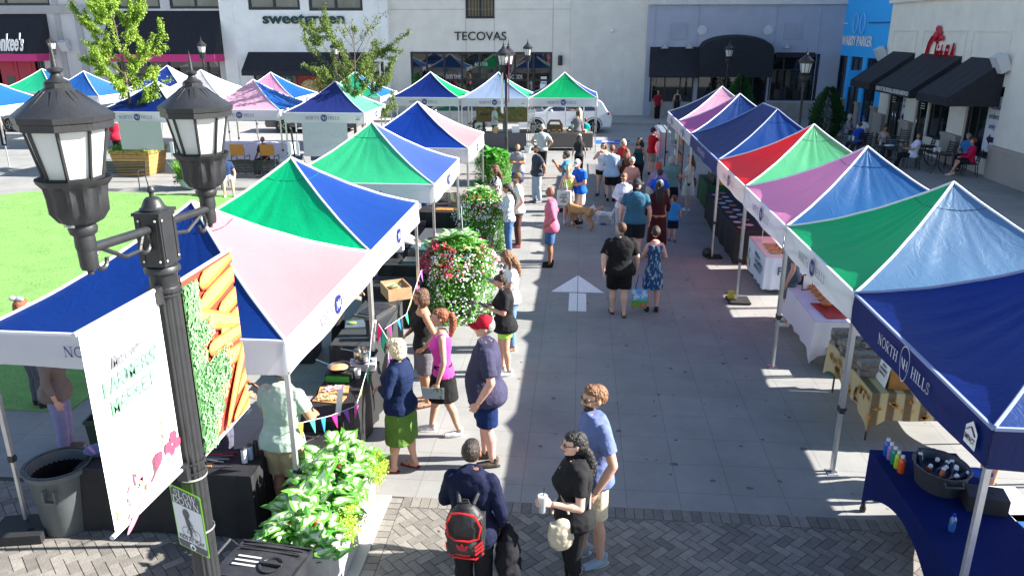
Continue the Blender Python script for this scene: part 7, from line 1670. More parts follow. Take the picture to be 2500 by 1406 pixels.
o = obj('bag_body', MB().box(-.19,-.04,0,.19,.04,.40), cloth((.72,.70,.68), 'canvas'), t); soft(o, .016, 2, fold=.02, fsize=.1)
obj('strap', MB().tube([(-.08,0,.4),(0,.03,.85),(.08,0,.4)], .012, n=6), cloth((.72,.70,.68), 'canvas'), t)
tx = MB();
for s, z, w in (('LOVE',.27,.16),('GRATEFUL',.20,.22),('&',.15,.04),('KIND',.09,.15)): put2d(tx, font2d(s, True), (0,-.055,z), (1,0,0), (0,0,1), .045, center=True, width=w)
obj('lettering', tx, BLACK_PLASTIC, t, smooth=False)
Pr, A_, HT_, T_ = REDH
t = thing('shoulder_bag', 'white canvas bag on the back of the lavender sweater', 'bag', (Pr.location.x-.12,Pr.location.y-.25,.62)); o = obj('bag_body', MB().box(-.2,-.07,0,.2,.07,.36), cloth((.50,.48,.47), 'canvas'), t); soft(o, .02, 2, fold=.05, fsize=.12); obj('strap', MB().tube([(-.08,.02,.33),(.05,.05,.62),(.12,.12,.8)], .014, n=6), cloth((.50,.48,.47), 'canvas'), t)
t = thing('handbag', 'black leather handbag hanging beside the teal top', 'bag', (1.53,25.2,.55)); o = obj('bag_body', MB().box(-.17,-.06,0,.17,.06,.26), BLACK_PLASTIC, t); soft(o, .02, 2); obj('strap', MB().tube([(-.12,0,.24),(0,0,.55),(.12,0,.24)], .012, n=6), BLACK_PLASTIC, t)
t = thing('handbag', 'royal blue handbag held by the white-haired person', 'bag', (1.28,21.55,.55)); o = obj('bag_body', MB().box(-.13,-.05,0,.13,.05,.2), cloth((.02,.08,.35), 'blue leather'), t); soft(o, .018, 2); obj('strap', MB().tube([(-.08,0,.18),(0,0,.4),(.08,0,.18)], .01, n=6), cloth((.02,.08,.35), 'blue leather'), t)
t = thing('sling_bag', 'small black sling bag on the cream dress', 'bag', (3.27,22.5,.70)); o = obj('bag_body', MB().ell((0,0,.12), (.11,.13,.16)), BLACK_PLASTIC, t); obj('strap', MB().tube([(0,.0,.25),(-.03,.0,.6),(-.1,-.05,.72)], .012, n=6), BLACK_PLASTIC, t)
# crossbody bag and iced drink of the dark-haired person in front
Pr, A_, HT_, T_ = CUPP; Mw = pm(Pr)
S_, E_, W_ = A_[0]; Wd = Mw @ W_; D_ = (Mw.to_3x3() @ (W_-E_)).normalized(); cpos = Wd+D_*.085
t = thing('iced_drink', 'clear cup of iced drink with a black straw held by the dark-haired person', 'cup', cpos-Vector((0,0,.09))); obj('cup', MB().lathe([(.030,0),(.042,.15),(.040,.15),(.028,.004)], n=20, caps=False), mat('clear cup', (.62,.64,.66), rough=.1, alpha=.55), t); obj('drink', MB().lathe([(0,.004),(.028,.005),(.036,.10),(0,.10)], n=18, caps=False), mat('iced coffee', (.35,.30,.27), rough=.2, var=.5, vscale=40), t); obj('lid', MB().lathe([(.044,.15),(.043,.16),(.0,.165)], n=20, caps=False), mat('clear cup', (.62,.64,.66), rough=.1, alpha=.55), t); obj('straw', MB().tube([(0,0,.02),(.012,.0,.24)], .004, n=6), BLACK_PLASTIC, t)
H_ = 1.70
c = Mw @ Vector((-.16,.15,.47*H_)); t = thing('crossbody_bag', 'cream woven crossbody bag on the hip of the dark-haired person in front', 'bag', c-Vector((0,0,.1)), radians(196-90)); cmx = cloth((.50,.44,.34), 'woven straw')
o = obj('bag_body', MB().ell((0,0,.10), (.055,.13,.165)).box(-.03,-.11,.10,.03,.11,.22), cmx, t); soft(o, .012, 1, fold=.015, fsize=.05)
stp = MB(); pts = [Mw @ Vector(p) for p in ((-.19,.10,.60*H_),(-.05,.155,.70*H_),(.06,.12,.78*H_),(.085,.02,.835*H_),(.07,-.10,.78*H_),(-.02,-.14,.68*H_),(-.15,-.10,.60*H_))]; stp.tube(pts, .010, n=6); obj('strap', stp, cmx, t, world=True)
wt_ = Mw @ A_[1][2]; simple('wristwatch', 'white smart watch on the wrist of the dark-haired person in front', 'watch', MB().lathe([(.030,-.012),(.032,-.012),(.032,.012),(.030,.012)], n=18, caps=False).box(-.04,-.014,-.016,-.030,.014,.016), PAPER, wt_)
# backpack
Pr, T_ = BP; Mw = pm(Pr); H_ = 1.74
t = thing('backpack', 'black backpack with red trim and red emblem on the navy jacket', 'backpack', Mw @ Vector((0,-.19,.60*H_)), radians(84-90))
o = obj('bag_body', MB().ell((0,-.02,.0), (.165,.125,.245)).box(-.15,-.10,-.22,.15,.08,.12).ell((0,-.06,-.12), (.15,.11,.11)), mat('black nylon', (.014,.014,.016), rough=.55, bump=.3, bscale=30), t); soft(o, .010, 4)
rdm = mat('red trim', (.62,.015,.02), rough=.45)
def onb(x, z): return (x, -.02-.135*sqrt(max(.05, 1-(x/.185)**2-(z/.30)**2*.55))-.012, z)
m = MB()
for pts in ([(-.10,.19),(-.03,.215),(.03,.215),(.10,.19)],[(-.10,.19),(-.145,.08),(-.13,-.02),(-.06,-.035),(.06,-.035),(.13,-.02),(.145,.08),(.10,.19)],[(-.16,-.20),(-.10,-.235),(.10,-.235),(.16,-.20)],[(.10,-.10),(.155,-.06)],[(.10,-.14),(.16,-.10)],[(.10,-.18),(.16,-.14)],[(-.155,-.12),(-.16,-.20)]): m.tube([onb(*p) for p in pts], .009, n=6)
obj('trim', m, rdm, t)
m = MB()
for cxx, rot in ((0,0),(-.028,.55),(.028,-.55)):
 pts = []
 for k in range(16): a = 2*pi*k/16; px_ = .016*cos(a)*(1-.35*abs(sin(a))**3); pz = .036*sin(a); pts.append((cxx+px_*cos(rot)-pz*sin(rot), -.088+(-.0 if cxx == 0 else -.012)+px_*sin(rot)+pz*cos(rot)))
 m.face([(onb(x,z)[0],onb(x,z)[1]-.006-.0006*(cxx > 0),z) for x, z in pts])
vs_, fs_, w_ = font2d('adidas', True); m.raw([(lambda x_, z_: (x_, onb(x_, z_)[1]-.007, z_))((a/w_-.5)*.13, -.185+b*.026) for a, b in vs_], fs_)
obj('emblem', m, rdm, t, smooth=False)
bar_ = MB()
for k in range(2): bar_.box(-.05,-.189,-.108-.014*k,.05,-.183,-.104-.014*k)
obj('emblem_stripe', bar_, mat('black nylon', (.014,.014,.016), rough=.55, bump=.3, bscale=30), t, smooth=False)
m = MB()
for s in (-1, 1): m.tube([(s*.06,.0,.22),(s*.09,.09,.30),(s*.10,.20,.26),(s*.11,.27,.10)], .018, n=8)
obj('shoulder_strap', m, mat('black nylon', (.03,.03,.034), rough=.55, bump=.3, bscale=30), t)
m = MB().tube([(-.03,-.02,.24),(-.02,-.02,.27),(.02,-.02,.27),(.03,-.02,.24)], .007, n=6); obj('grab_handle', m, BLACK_PLASTIC, t)
t = thing('jacket', 'dark jacket folded over the arm beside the backpack', 'jacket', Mw @ Vector((.30,.05,.60))); o = obj('jacket_cloth', MB().ell((0,0,.0), (.10,.13,.33)).ell((.03,.02,-.2), (.09,.13,.25)), cloth((.012,.012,.016), 'jacket cloth'), t); soft(o, .014, 1, fold=.06, fsize=.1)
def phone_for(P4, hand, lab, c=(.02,.02,.022)):
 Pr, A_, HT_, T_ = P4; Mw = pm(Pr); S_, E_, W_ = A_[hand]; D = (Mw.to_3x3() @ (W_-E_)).normalized(); p = Mw @ W_ + D*.09+Vector((0,0,.018))
 r = D.to_track_quat('Y', 'Z').to_matrix(); simple('phone', lab, 'phone', MB().obox(p, .075,.155,.009, r), mat('phone', c, rough=.15, spec=.8), smooth=False)
phone_for(NEONP, 0, 'black phone held by the person in neon shorts'); phone_for(WHITEP, 0, 'grey phone held by the person in the white t-shirt and pale jeans', (.2,.2,.2))
Pr, A_, HT_, T_ = PINKP; wp = pm(Pr) @ A_[0][2]; t = thing('leaflet', 'printed market leaflet held by the person in the pink tank top', 'leaflet', wp+Vector((-.05,-.03,-.09))); obj('sheet', MB().obox((0,-.035,-.02), .27,.004,.15), patmat('leaflet print', (.45,.50,.52), (.16,.26,.14), 26, .58, (1,1,.4)), t, smooth=False);
# ---- dogs
def dog(label, x, y, L, h, rz, col, kind):
 t = thing('dog', label, 'dog', (x,y,0), rz); m = MB(); s = h
 zb = .68*s
 m.tube([(-.42*L,0,zb+.02*s),(-.2*L,0,zb+.03*s),(.12*L,0,zb),(.36*L,0,zb+.05*s)], [.13*s,.135*s,.19*s,.16*s], n=14)          # trunk: deep chest, narrow belly; head towards +x
 m.tube([(.34*L,0,zb+.08*s),(.46*L,0,zb+.26*s),(.52*L,0,zb+.36*s)], [.13*s,.10*s,.085*s], n=12)
 m.ell((.55*L,0,zb+.40*s), (.13*s,.10*s,.10*s)); m.tube([(.58*L,0,zb+.38*s),(.58*L+.2*s,0,zb+.34*s)], [.065*s,.042*s], n=10)
 for sy in (-1, 1):
  yy = sy*.10*s
  m.tube([(.30*L,yy,zb-.02*s),(.27*L,yy,.42*s),(.30*L,yy,.22*s),(.29*L+.03*s*sy,yy,.03*s)], [.09*s,.055*s,.036*s,.034*s], n=10); m.ell((.31*L+.03*s*sy,yy,.03*s), (.055*s,.04*s,.03*s), 8)
  fx = -.04*L*sy
  m.tube([(-.36*L,yy,zb-.0*s),(-.30*L+fx,yy,.45*s),(-.46*L+fx,yy,.26*s),(-.42*L+fx,yy,.03*s)], [.125*s,.08*s,.042*s,.032*s], n=10); m.ell((-.40*L+fx,yy,.03*s), (.055*s,.04*s,.03*s), 8)
  if kind == 'big': m.tube([(.53*L,sy*.08*s,zb+.44*s),(.51*L,sy*.13*s,zb+.34*s),(.52*L,sy*.12*s,zb+.24*s)], [.04*s,.05*s,.03*s], n=8)
  else: m.tube([(.53*L,sy*.06*s,zb+.46*s),(.53*L,sy*.07*s,zb+.62*s)], [.05*s,.01*s], n=8)
 if kind == 'big': m.tube([(-.46*L,0,zb+.06*s),(-.6*L,0,zb+.16*s),(-.72*L,0,zb+.24*s)], [.04*s,.035*s,.03*s], n=8).ell((-.74*L,0,zb+.26*s), (.10*s,.09*s,.09*s))
 else: m.tube([(-.44*L,0,zb+.08*s),(-.5*L,0,zb+.32*s),(-.48*L,0,zb+.5*s)], [.06*s,.055*s,.02*s], n=8)
 o = obj('body', m, mat('dog fur', col, rough=.85, bump=.9, bscale=60, var=.25, vscale=20), t); soft(o, .016, 2, fold=.02 if kind != 'big' else .012, fsize=.03)
 f = MB().ell((.58*L+.21*s,0,zb+.35*s), (.025*s,.03*s,.022*s), 8)
 for sy in (-1, 1): f.ell((.58*L+.07*s,sy*.055*s,zb+.43*s), (.015*s,.012*s,.015*s), 6)
 obj('nose_and_eyes', f, BLACK_PLASTIC, t)
 if kind != 'big':
  obj('harness', MB().lathe([(.185*s,-.05*s),(.195*s,-.05*s),(.195*s,.06*s),(.185*s,.06*s)], n=18, caps=False), mat('blue harness', (.02,.05,.25), rough=.6), t); t.children[-1].rotation_euler = (0,pi/2,0); t.children[-1].location = (.14*L,0,zb+.01*s)
 else: obj('collar', MB().lathe([(.11*s,-.015),(.115*s,-.015),(.115*s,.015),(.11*s,.015)], n=16, caps=False), mat('red collar', (.4,.02,.02), rough=.6), t); t.children[-1].rotation_euler = (0,.55,0); t.children[-1].location = (.42*L,0,zb+.2*s)
 return t
dog('tan curly dog with clipped legs and a pompom tail, back to the white dog', .06, 20.1, .95, .70, radians(140), (.50,.26,.12), 'big')
dog('small white terrier in a blue harness', .70, 20.55, .54, .42, radians(170), (.85,.83,.80), 'small')
simple('leash', 'thin leash from the white terrier up to the person in white', 'leash', MB().tube([(.72,20.55,.32),(.95,20.2,.55),(1.12,19.7,.95)], .007, n=5), BLACK_PLASTIC)
# ================================================================ plants
LEAFG = lambda c, n_='leaf': mat(n_, c, rough=.5, island=.45, trans=.3, spec=.35)
def leafquad(mb, p, L, W, d, up, fold=.25):
 d = d.normalized(); s = d.cross(up)
 if s.length < 1e-4: s = Vector((1,0,0))
 s.normalize(); n = s.cross(d)
 a = p; b = p+d*L*.45+s*W-n*W*fold; c = p+d*L-n*L*.15; e = p+d*L*.45-s*W-n*W*fold; m = p+d*L*.5+n*W*.1
 mb.face([a, b, m]); mb.face([b, c, m]); mb.face([c, e, m]); mb.face([e, a, m])
def rnd():
 while True:
  v = Vector((U(-1,1),U(-1,1),U(-1,1)))
  if .05 < v.length < 1: return v.normalized()
def tree(label, x, y, z0, H, cr, leaf, n, trunk_h, seed, lean=(0,0), bare=0., lsize=.09, wide=1., base_r=.05, shape=lambda t: sin(pi*min(1, t*.9+.12))**.7):
 random.seed(seed); t = thing('street_tree', label, 'tree', (x,y,z0)); tm = MB(); lf = MB()
 top = Vector((lean[0], lean[1], H)); pts = [Vector((0,0,0)), Vector((lean[0]*.1,lean[1]*.1,trunk_h)), Vector((lean[0]*.5+.04,lean[1]*.5,(trunk_h+H)/2)), top]
 tm.tube(pts, [base_r, base_r*.75, base_r*.45, .006], n=8)
 br_ = int(26)
 for i in range(br_):
  f = (i+.5)/br_; zz = trunk_h+(H-trunk_h)*f*.96; c = pts[1].lerp(pts[2], min(1, f*2)) if f < .5 else pts[2].lerp(pts[3], f*2-1)
  a = i*2.4+U(-.4,.4); R = cr*shape(f)*U(.75,1.1); d = Vector((cos(a)*wide, sin(a), U(.25,.75)+f*.6))
  q = [c, c+d*R*.35, c+d*R*.7+Vector((0,0,.05)), c+d*R+Vector((U(-.1,.1),U(-.1,.1),U(0,.15)))]
  tm.tube(q, [.018*(1-f*.5),.012,.008,.003], n=5)
  subs = [q]
  for k in range(5):
   s0 = q[0].lerp(q[3], U(.3,.95)); sd_ = (rnd()+d*.8+Vector((0,0,.3))).normalized()*R*U(.25,.5); qq = [s0, s0+sd_*.5, s0+sd_+Vector((0,0,.04))]; tm.tube(qq, [.007,.005,.002], n=4); subs.append(qq)
  nl = int(n/br_/6)
  if f > 1-bare: nl = int(nl*(.12 if R_() < .5 else .02))
  for q2 in subs:
   for k in range(nl):
    s = U(.15,1.03); j = min(len(q2)-2, int(s*(len(q2)-1))); p = q2[j].lerp(q2[j+1], s*(len(q2)-1)-j)+rnd()*U(.02,.12)
    leafquad(lf, p, lsize*U(.7,1.3), lsize*.33, (rnd()+Vector((0,0,-.35))), Vector((0,0,1)))
 obj('trunk', tm, mat('bark', (.12,.09,.065), rough=.9, bump=.6, bscale=30, var=.3), t); obj('crown', lf, LEAFG(leaf), t, smooth=False)
 random.seed(99); return t
tree('lush light green tree growing from the wooden box at left', -15.9, 27.0, .95, 5.7, 1.7, (.28,.42,.06), 36000, 1.25, 5, (-.3,0), lsize=.085, base_r=.065, shape=lambda t: sin(pi*min(1, t*.72+.27))**.75)
tree('thin darker tree with bare top twigs in front of the white building', -8.55, 29.4, .3, 4.7, 1.9, (.15,.22,.045), 22000, 1.3, 8, (.2,0), bare=.40, lsize=.085, base_r=.07, shape=lambda t: sin(pi*min(1, t*.75+.28))**.8)
def conifer(label, x, y, H, r, n, seed, c=(.035,.10,.03), group='dark evergreens'):
 random.seed(seed); t = thing('evergreen_shrub', label, 'shrub', (x,y,0), 0, group); lf = MB()
 for i in range(n):
  f = R_(); zz = .15+f*(H-.15); rr_ = r*(sin(pi*min(1,(f*.82+.16)))**.75)*(U(.55,1.06))*(1-.25*f); a = U(0,2*pi)
  rr_ *= 1+.12*sin(a*5+f*9); p = Vector((rr_*cos(a), rr_*sin(a), zz)); leafquad(lf, p, U(.10,.2), U(.018,.035), Vector((cos(a)*.7,sin(a)*.7,U(.3,1.2))), Vector((-sin(a),cos(a),.2)))
 obj('foliage', lf, LEAFG(c, 'evergreen leaf'), t, smooth=False); obj('stem', MB().tube([(0,0,0),(0,0,H*.9)], [.05,.01], n=8), mat('bark', (.12,.09,.065), rough=.9, bump=.6, bscale=30, var=.3), t)
 obj('pot', MB().lathe([(.22,0),(.27,.3),(.29,.32),(.25,.32)], n=18), mat('dark pot', (.03,.03,.032), rough=.6), t); random.seed(98)
q = G(2010,350); conifer('tall dark evergreen in a pot at the right corner', 11.55, 38.4, 2.35, .78, 5200, 1)
conifer('rounded dark evergreen in front of the arched awning', 8.55, 44.0, 2.6, .75, 3200, 2, (.03,.12,.03))
for px, py, Y_, H, lb in ((1018,175,46.3,2.5,'small green shrub at the left end of the wide dark shopfront'),(378,165,46.3,2.6,'small bright shrub seen behind the left tree'),(1040,178,46.4,1.9,'leafy plant beside the shrub at the wide dark shopfront')):
 g = VY(px, py, Y_); conifer(lb, g.x, Y_, H, .38, 1500, int(px), (.05,.20,.03), 'small shrubs by the shopfronts')
# ---- caladium trough in the foreground
def caladium(mbw, mbg, p, L, d, curl=.35):
 d = d.normalized(); up = Vector((0,0,1)); s = d.cross(up).normalized(); n = s.cross(d).normalized()
 out = [(-.18,.0),(-.34,.16),(-.32,.34),(-.10,.44),(.18,.40),(.48,.26),(.78,.10),(1.0,0)]
 out = out + [(a, -b) for a, b in out[::-1][1:-1]]
 def P_(a, b, k=1.): return p + d*(a*L*k) + s*(b*L*k) - n*(curl*L*(max(0, a*k)**2*.6 + (b*k)**2*1.1)) + n*(.04*L*sin(b*9))
 for i in range(len(out)):
  a, b = out[i], out[(i+1) % len(out)]
  mbw.face([P_(.15,0), P_(*a,k=.66), P_(*b,k=.66)]); mbg.face([P_(*a,k=.66), P_(*a), P_(*b), P_(*b,k=.66)])
CW, CG = mat('caladium white', (.64,.76,.50), rough=.4, trans=.25, var=.25, vscale=18, spec=.4), mat('caladium green', (.15,.44,.06), rough=.4, trans=.3, island=.3, spec=.4)
CG2 = mat('fresh green leaf', (.10,.40,.05), rough=.45, trans=.3, island=.4, spec=.4)
random.seed(31)
t = thing('trough_planter', 'long concrete trough overflowing with white and green heart-shaped leaves, near left', 'planter', (-2.4,6.4,0))
cm = mat('pale concrete', (.40,.40,.40), rough=.75, bump=.15, bscale=50, var=.1)
m = MB(); a0, a1, b0, b1 = -2.72, -2.07, 5.52, 7.18
m.raw([(a0+.06,b0+.06,0),(a1-.06,b0+.06,0),(a1-.06,b1-.06,0),(a0+.06,b1-.06,0),(a0,b0,.62),(a1,b0,.62),(a1,b1,.62),(a0,b1,.62),(a0+.05,b0+.05,.62),(a1-.05,b0+.05,.62),(a1-.05,b1-.05,.62),(a0+.05,b1-.05,.62),(a0+.05,b0+.05,.56),(a1-.05,b0+.05,.56),(a1-.05,b1-.05,.56),(a0+.05,b1-.05,.56)],
 [(0,1,5,4),(1,2,6,5),(2,3,7,6),(3,0,4,7),(4,5,9,8),(5,6,10,9),(6,7,11,10),(7,4,8,11),(8,9,13,12),(9,10,14,13),(10,11,15,14),(11,8,12,15),(12,13,14,15)])
obj('trough', m, cm, t, world=True, smooth=False)
struct('planter_kerb', MB().box(-2.79,3.2,-.02,-2.0,7.42,.03), mat('kerb concrete', (.33,.33,.32), rough=.8, var=.1))
w_, g_m, g2, lm, fm_ = MB(), MB(), MB(), MB(), MB()
for i in range(330):
 y = U(b0-.02,b1+.02); xx = U(-1,1); x = -2.42+xx*.36; hgt = .66+.34*(1-xx*xx)*U(.4,1)+.05*sin(y*4)
 if R_() < .25: hgt *= .9
 p = Vector((x, y, hgt)); d = Vector((xx*.8+U(-.5,.5), U(-.9,.6), U(-.5,.35)))
 if R_() < .78: caladium(w_, g_m, p, U(.10,.19), d)
 else: leafquad(g2, p, U(.10,.2), .035, d, Vector((0,0,1)))
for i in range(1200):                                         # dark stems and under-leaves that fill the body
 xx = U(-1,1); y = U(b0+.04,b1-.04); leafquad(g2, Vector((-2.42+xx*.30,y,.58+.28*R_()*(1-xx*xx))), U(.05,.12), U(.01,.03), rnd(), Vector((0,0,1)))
for i in range(2300):                                         # chartreuse trailing edge
 y = [U(5.9,6.35),U(6.85,7.25)][R_() < .6]; s = R_()**.6; p = Vector((-2.16+.16*s+U(-.03,.05), y+U(-.06,.06), .72-.22*s*s+U(-.03,.05))); leafquad(lm, p, U(.015,.035), .010, rnd(), Vector((0,0,1)))
for c_ in ((-2.25,5.75,.86),(-2.5,5.75,.78),(-2.2,6.95,.80),(-2.3,6.6,.92)):
 for i in range(14): leafquad(fm_, Vector(c_)+rnd()*.03, .04, .016, rnd(), Vector((0,0,1)))
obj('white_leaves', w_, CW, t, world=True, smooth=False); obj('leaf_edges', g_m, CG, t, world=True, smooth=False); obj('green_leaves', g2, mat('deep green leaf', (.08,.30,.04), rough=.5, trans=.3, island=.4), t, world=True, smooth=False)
obj('trailing_foliage', lm, mat('chartreuse leaf', (.42,.58,.06), rough=.5, trans=.3, island=.3), t, world=True, smooth=False); obj('red_flowers', fm_, mat('red petal', (.60,.02,.04), rough=.5, trans=.2), t, world=True, smooth=False)
# ---- round flower mounds
def mound(label, x, y, R, H, kind, seed):
 random.seed(seed); t = thing('flower_planter', label, 'planter', (x,y,0), 0, 'flower planters along the left stalls')
 obj('pot', MB().lathe([(R*.4,0),(R*.5,.35),(R*.52,.4),(R*.45,.4)], n=24), mat('dark pot', (.03,.03,.032), rough=.6), t)
 gr, wf, pk, cw, cg, fill = MB(), MB(), MB(), MB(), MB(), MB()
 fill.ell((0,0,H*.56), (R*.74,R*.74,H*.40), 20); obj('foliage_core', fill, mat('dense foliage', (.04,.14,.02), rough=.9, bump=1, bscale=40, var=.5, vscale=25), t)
 def surf(k=1.):
  a = U(0,2*pi); f = R_()**.8; ph = f*2.12
  rad = R*(sin(min(ph, pi/2))*(1-.12*max(0, ph-pi/2)))*k; z = H*.62+H*.40*cos(ph) if ph < pi/2 else H*.62-(ph-pi/2)*H*1.35*.9
  z = max(.04, z); lump = 1+.13*sin(a*4+seed)+.09*sin(a*9+z*7)+.07*sin(a*15-z*11)
  return Vector((rad*lump*cos(a), rad*lump*sin(a), z)), a, ph
 for i in range(7600):
  p, a, ph = surf(U(.72,1.02)); leafquad(gr, p, U(.04,.12), U(.010,.024), rnd()+Vector((cos(a),sin(a),.2))*.8, Vector((0,0,1)))
 for i in range(1700):
  p, a, ph = surf(U(1.06,1.17))
  if ph < .55 and kind != 0: continue
  if ph < .75 and R_() < .8: continue
  n_ = Vector((cos(a)*.8,sin(a)*.8,.5)).normalized(); s = n_.cross(Vector((0,0,1))).normalized(); u = s.cross(n_); r_ = U(.012,.021)
  wf.face([p+(s*cos(k*1.257)+u*sin(k*1.257))*r_ for k in range(5)])
 nc = {0: 48, 1: 66, 2: 60}[kind]
 for i in range(nc):
  a = U(0,2*pi); f = R_()**.5; p = Vector((R*.78*f*cos(a), R*.78*f*sin(a), H*(1.04+.10*R_())-.25*H*f*f+.04)); caladium(cw, cg, p, U(.13,.24) if kind else U(.1,.18), Vector((cos(a)+U(-.4,.4),sin(a)+U(-.4,.4),U(-.3,.7))))
 for i in range({0: 220, 1: 1050, 2: 0}[kind]):
  a = U(0,2*pi) if kind == 0 else (pi+U(-1.3,1.5) if R_() < .7 else U(0,2*pi)); q_ = U(.62,1.0); k_ = R*(1.10-.42*max(0, q_-.72)/.28); p = Vector((k_*cos(a)+U(-.05,.05), k_*sin(a)+U(-.05,.05), H*q_))
  leafquad(pk, p, U(.04,.07), .022, rnd()+Vector((0,0,.5)), Vector((0,0,1)))
 obj('foliage', gr, LEAFG((.15,.40,.06), 'planter leaf'), t, smooth=False)
 if kind != 2: obj('white_flowers', wf, mat('white petal', (.80,.80,.82), rough=.6, trans=.2), t, smooth=False)
 if pk.v: obj('red_flowers', pk, mat('crimson petal', (.70,.06,.14), rough=.5, island=.5, trans=.2), t, smooth=False)
 obj('white_leaves', cw, CW if kind != 2 else CG2, t, smooth=False); obj('leaf_edges', cg, CG2, t, smooth=False); random.seed(97)
mound('big mound of white and red flowers topped by pale leaves, nearest the pink tank top', -2.10, 13.35, .62, 1.42, 1, 3)
mound('round mound of small white flowers behind the bigger red and white one', -2.27, 17.9, .60, 1.35, 0, 4)
mound('plain leafy green planter in front of the middle street lamp', -2.85, 26.2, .62, 1.05, 2, 6)
# low green bed and small plants in the distance
def lowbed(label, x, y, w, d, z, c, n, seed, h=.25):
 random.seed(seed); lf = MB()
 for i in range(n): leafquad(lf, Vector((U(-w,w),U(-d,d),z+U(-.05,h))), U(.08,.16), U(.015,.03), rnd()+Vector((0,0,.5)), Vector((0,0,1)))
 o = obj('low_plants', lf, LEAFG(c, 'bed leaf'), smooth=False, loc=(x,y,0)); tag(o, label, 'plants'); o['kind'] = 'stuff'; random.seed(96)
lowbed('low green planting around the foot of the thin tree', -8.8,28.6,.9,.5,.45,(.08,.24,.03),1500,2)
# wooden tree box
t = thing('wooden_planter', 'tapered wooden plank box holding the light green tree', 'planter', (-15.9,27.0,0))
m = MB(); K = 6
for k in range(K):
 z0, z1 = .02+k*.15, .02+(k+1)*.15-.012; e = lambda z: .52+.13*z/.9
 f0, f1 = e(z0), e(z1); m.raw([(-f0*1.15,-f0,z0),(f0*1.15,-f0,z0),(f0*1.15,f0,z0),(-f0*1.15,f0,z0),(-f1*1.15,-f1,z1),(f1*1.15,-f1,z1),(f1*1.15,f1,z1),(-f1*1.15,f1,z1)], [(3,2,1,0),(4,5,6,7),(0,1,5,4),(1,2,6,5),(2,3,7,6),(3,0,4,7)])
obj('box', m, mat('cedar planks', (.42,.24,.08), rough=.7, bump=.2, bscale=12, var=.2, island=.12), t, smooth=False)
random.seed(12); lf = MB()
for i in range(2600):
 x, y = U(-.78,.78), U(-.68,.68); leafquad(lf, Vector((x,y,.92+U(-.04,.10)-(.08 if abs(y) > .62 or abs(x) > .72 else 0))), U(.06,.13), .018, rnd()+Vector((x,y,.3)), Vector((0,0,1)))
obj('ground_cover', lf, LEAFG((.10,.34,.03), 'bed leaf'), t, smooth=False)
# bowl planter
t = thing('bowl_planter', 'pale grey-green bowl planter with spiky green leaves and pink flowers by the lawn', 'planter', (-12.65,24.35,0))
obj('bowl', MB().lathe([(.18,0),(.36,.12),(.44,.34),(.45,.38),(.41,.38),(.3,.2),(0,.2)], n=26, caps=False), mat('celadon glaze', (.36,.46,.42), rough=.35), t)
lf, pf, dk = MB(), MB(), MB()
for i in range(520): a = U(0,2*pi); leafquad(lf, Vector((U(-.28,.28),U(-.28,.28),.36)), U(.35,.85), .022, Vector((cos(a)*U(.1,.9),sin(a)*U(.1,.9),U(.6,1.4))), Vector((-sin(a),cos(a),.1)))
for i in range(700): a = U(0,2*pi); p = Vector((.42*cos(a),.42*sin(a),U(.32,.62))); leafquad(lf, p, .09, .025, rnd(), Vector((0,0,1)))
for i in range(240): a = U(-.9,.4); leafquad(pf, Vector((.46*cos(a)+U(-.05,.05),.46*sin(a),U(.22,.5))), .05, .016, rnd(), Vector((0,0,1)))
for i in range(260): a = pi+U(-.9,.6); leafquad(dk, Vector((.46*cos(a)+U(-.12,.05),.46*sin(a),U(.2,.45))), .06, .018, rnd(), Vector((0,0,1)))
obj('green_leaves', lf, LEAFG((.20,.42,.05), 'spiky leaf'), t, smooth=False); obj('pink_flowers', pf, mat('pink petal', (.7,.2,.2), rough=.6, trans=.2), t, smooth=False); obj('purple_leaves', dk, mat('dark purple leaf', (.03,.03,.07), rough=.6), t, smooth=False)
# ================================================================ street furniture
def bench(label, x, y, rz, L=1.5):
 t = thing('bench', label, 'bench', (x,y,0), rz, 'black slatted benches by the lawn')
 m = MB()
 for i in range(8): m.box(-L/2,.02+.055*i-.0,.44-.003*i,L/2,.055+.055*i,.452-.003*i)
 obj('seat', m, BLACK_METAL, t, smooth=False); m = MB()
 for i in range(8): m.box(-L/2,.47+.012*i,.50+.05*i,L/2,.485+.012*i,.535+.05*i)
 obj('backrest', m, BLACK_METAL, t, smooth=False)
 for s in (-1, 1):
  x_ = s*(L/2-.01); obj('leg', MB().tube([(x_,.04,0),(x_,.06,.44),(x_,.06,.62),(x_,.14,.66),(x_,.40,.64),(x_,.5,.6)], .017, n=8), BLACK_METAL, t); obj('leg', MB().tube([(x_,.58,0),(x_,.47,.44),(x_,.57,.9)], .017, n=8), BLACK_METAL, t)
 return t
b_ = bench('black slatted bench beside the wooden tree box', -15.0, 23.75, 0, 1.7)
b2_ = dup(b_, (-10.8,24.25,0), 0, 'black slatted bench behind the right lantern, under the director chairs')
def dchair(label, x, y, rz, c=(.48,.22,.05)):
 t = thing('director_chair', label, 'chair', (x,y,0), rz, 'tall folding director chairs'); bm__ = mat('grey chair metal', (.10,.10,.11), rough=.4, metal=.4)
 m = MB()
 for s in (-1, 1): m.bar((s*.24,-.22,0),(s*.24,-.22,.7),.025).bar((s*.24,.22,0),(s*.24,.22,1.0),.025).bar((s*.24,-.22,.68),(s*.24,.22,.68),.03)
 m.bar((-.24,.22,.05),(.24,.22,.5),.02).bar((.24,.235,.05),(-.24,.235,.5),.02).bar((-.24,-.22,.05),(.24,-.22,.5),.02)
 obj('frame', m, bm__, t, smooth=False); obj('seat', MB().box(-.24,-.2,.50,.24,.2,.52), cloth((.05,.05,.055), 'canvas'), t, smooth=False); obj('backrest', MB().box(-.25,.235,.72,.25,.25,1.12), cloth(c, 'canvas'), t, smooth=False); return t
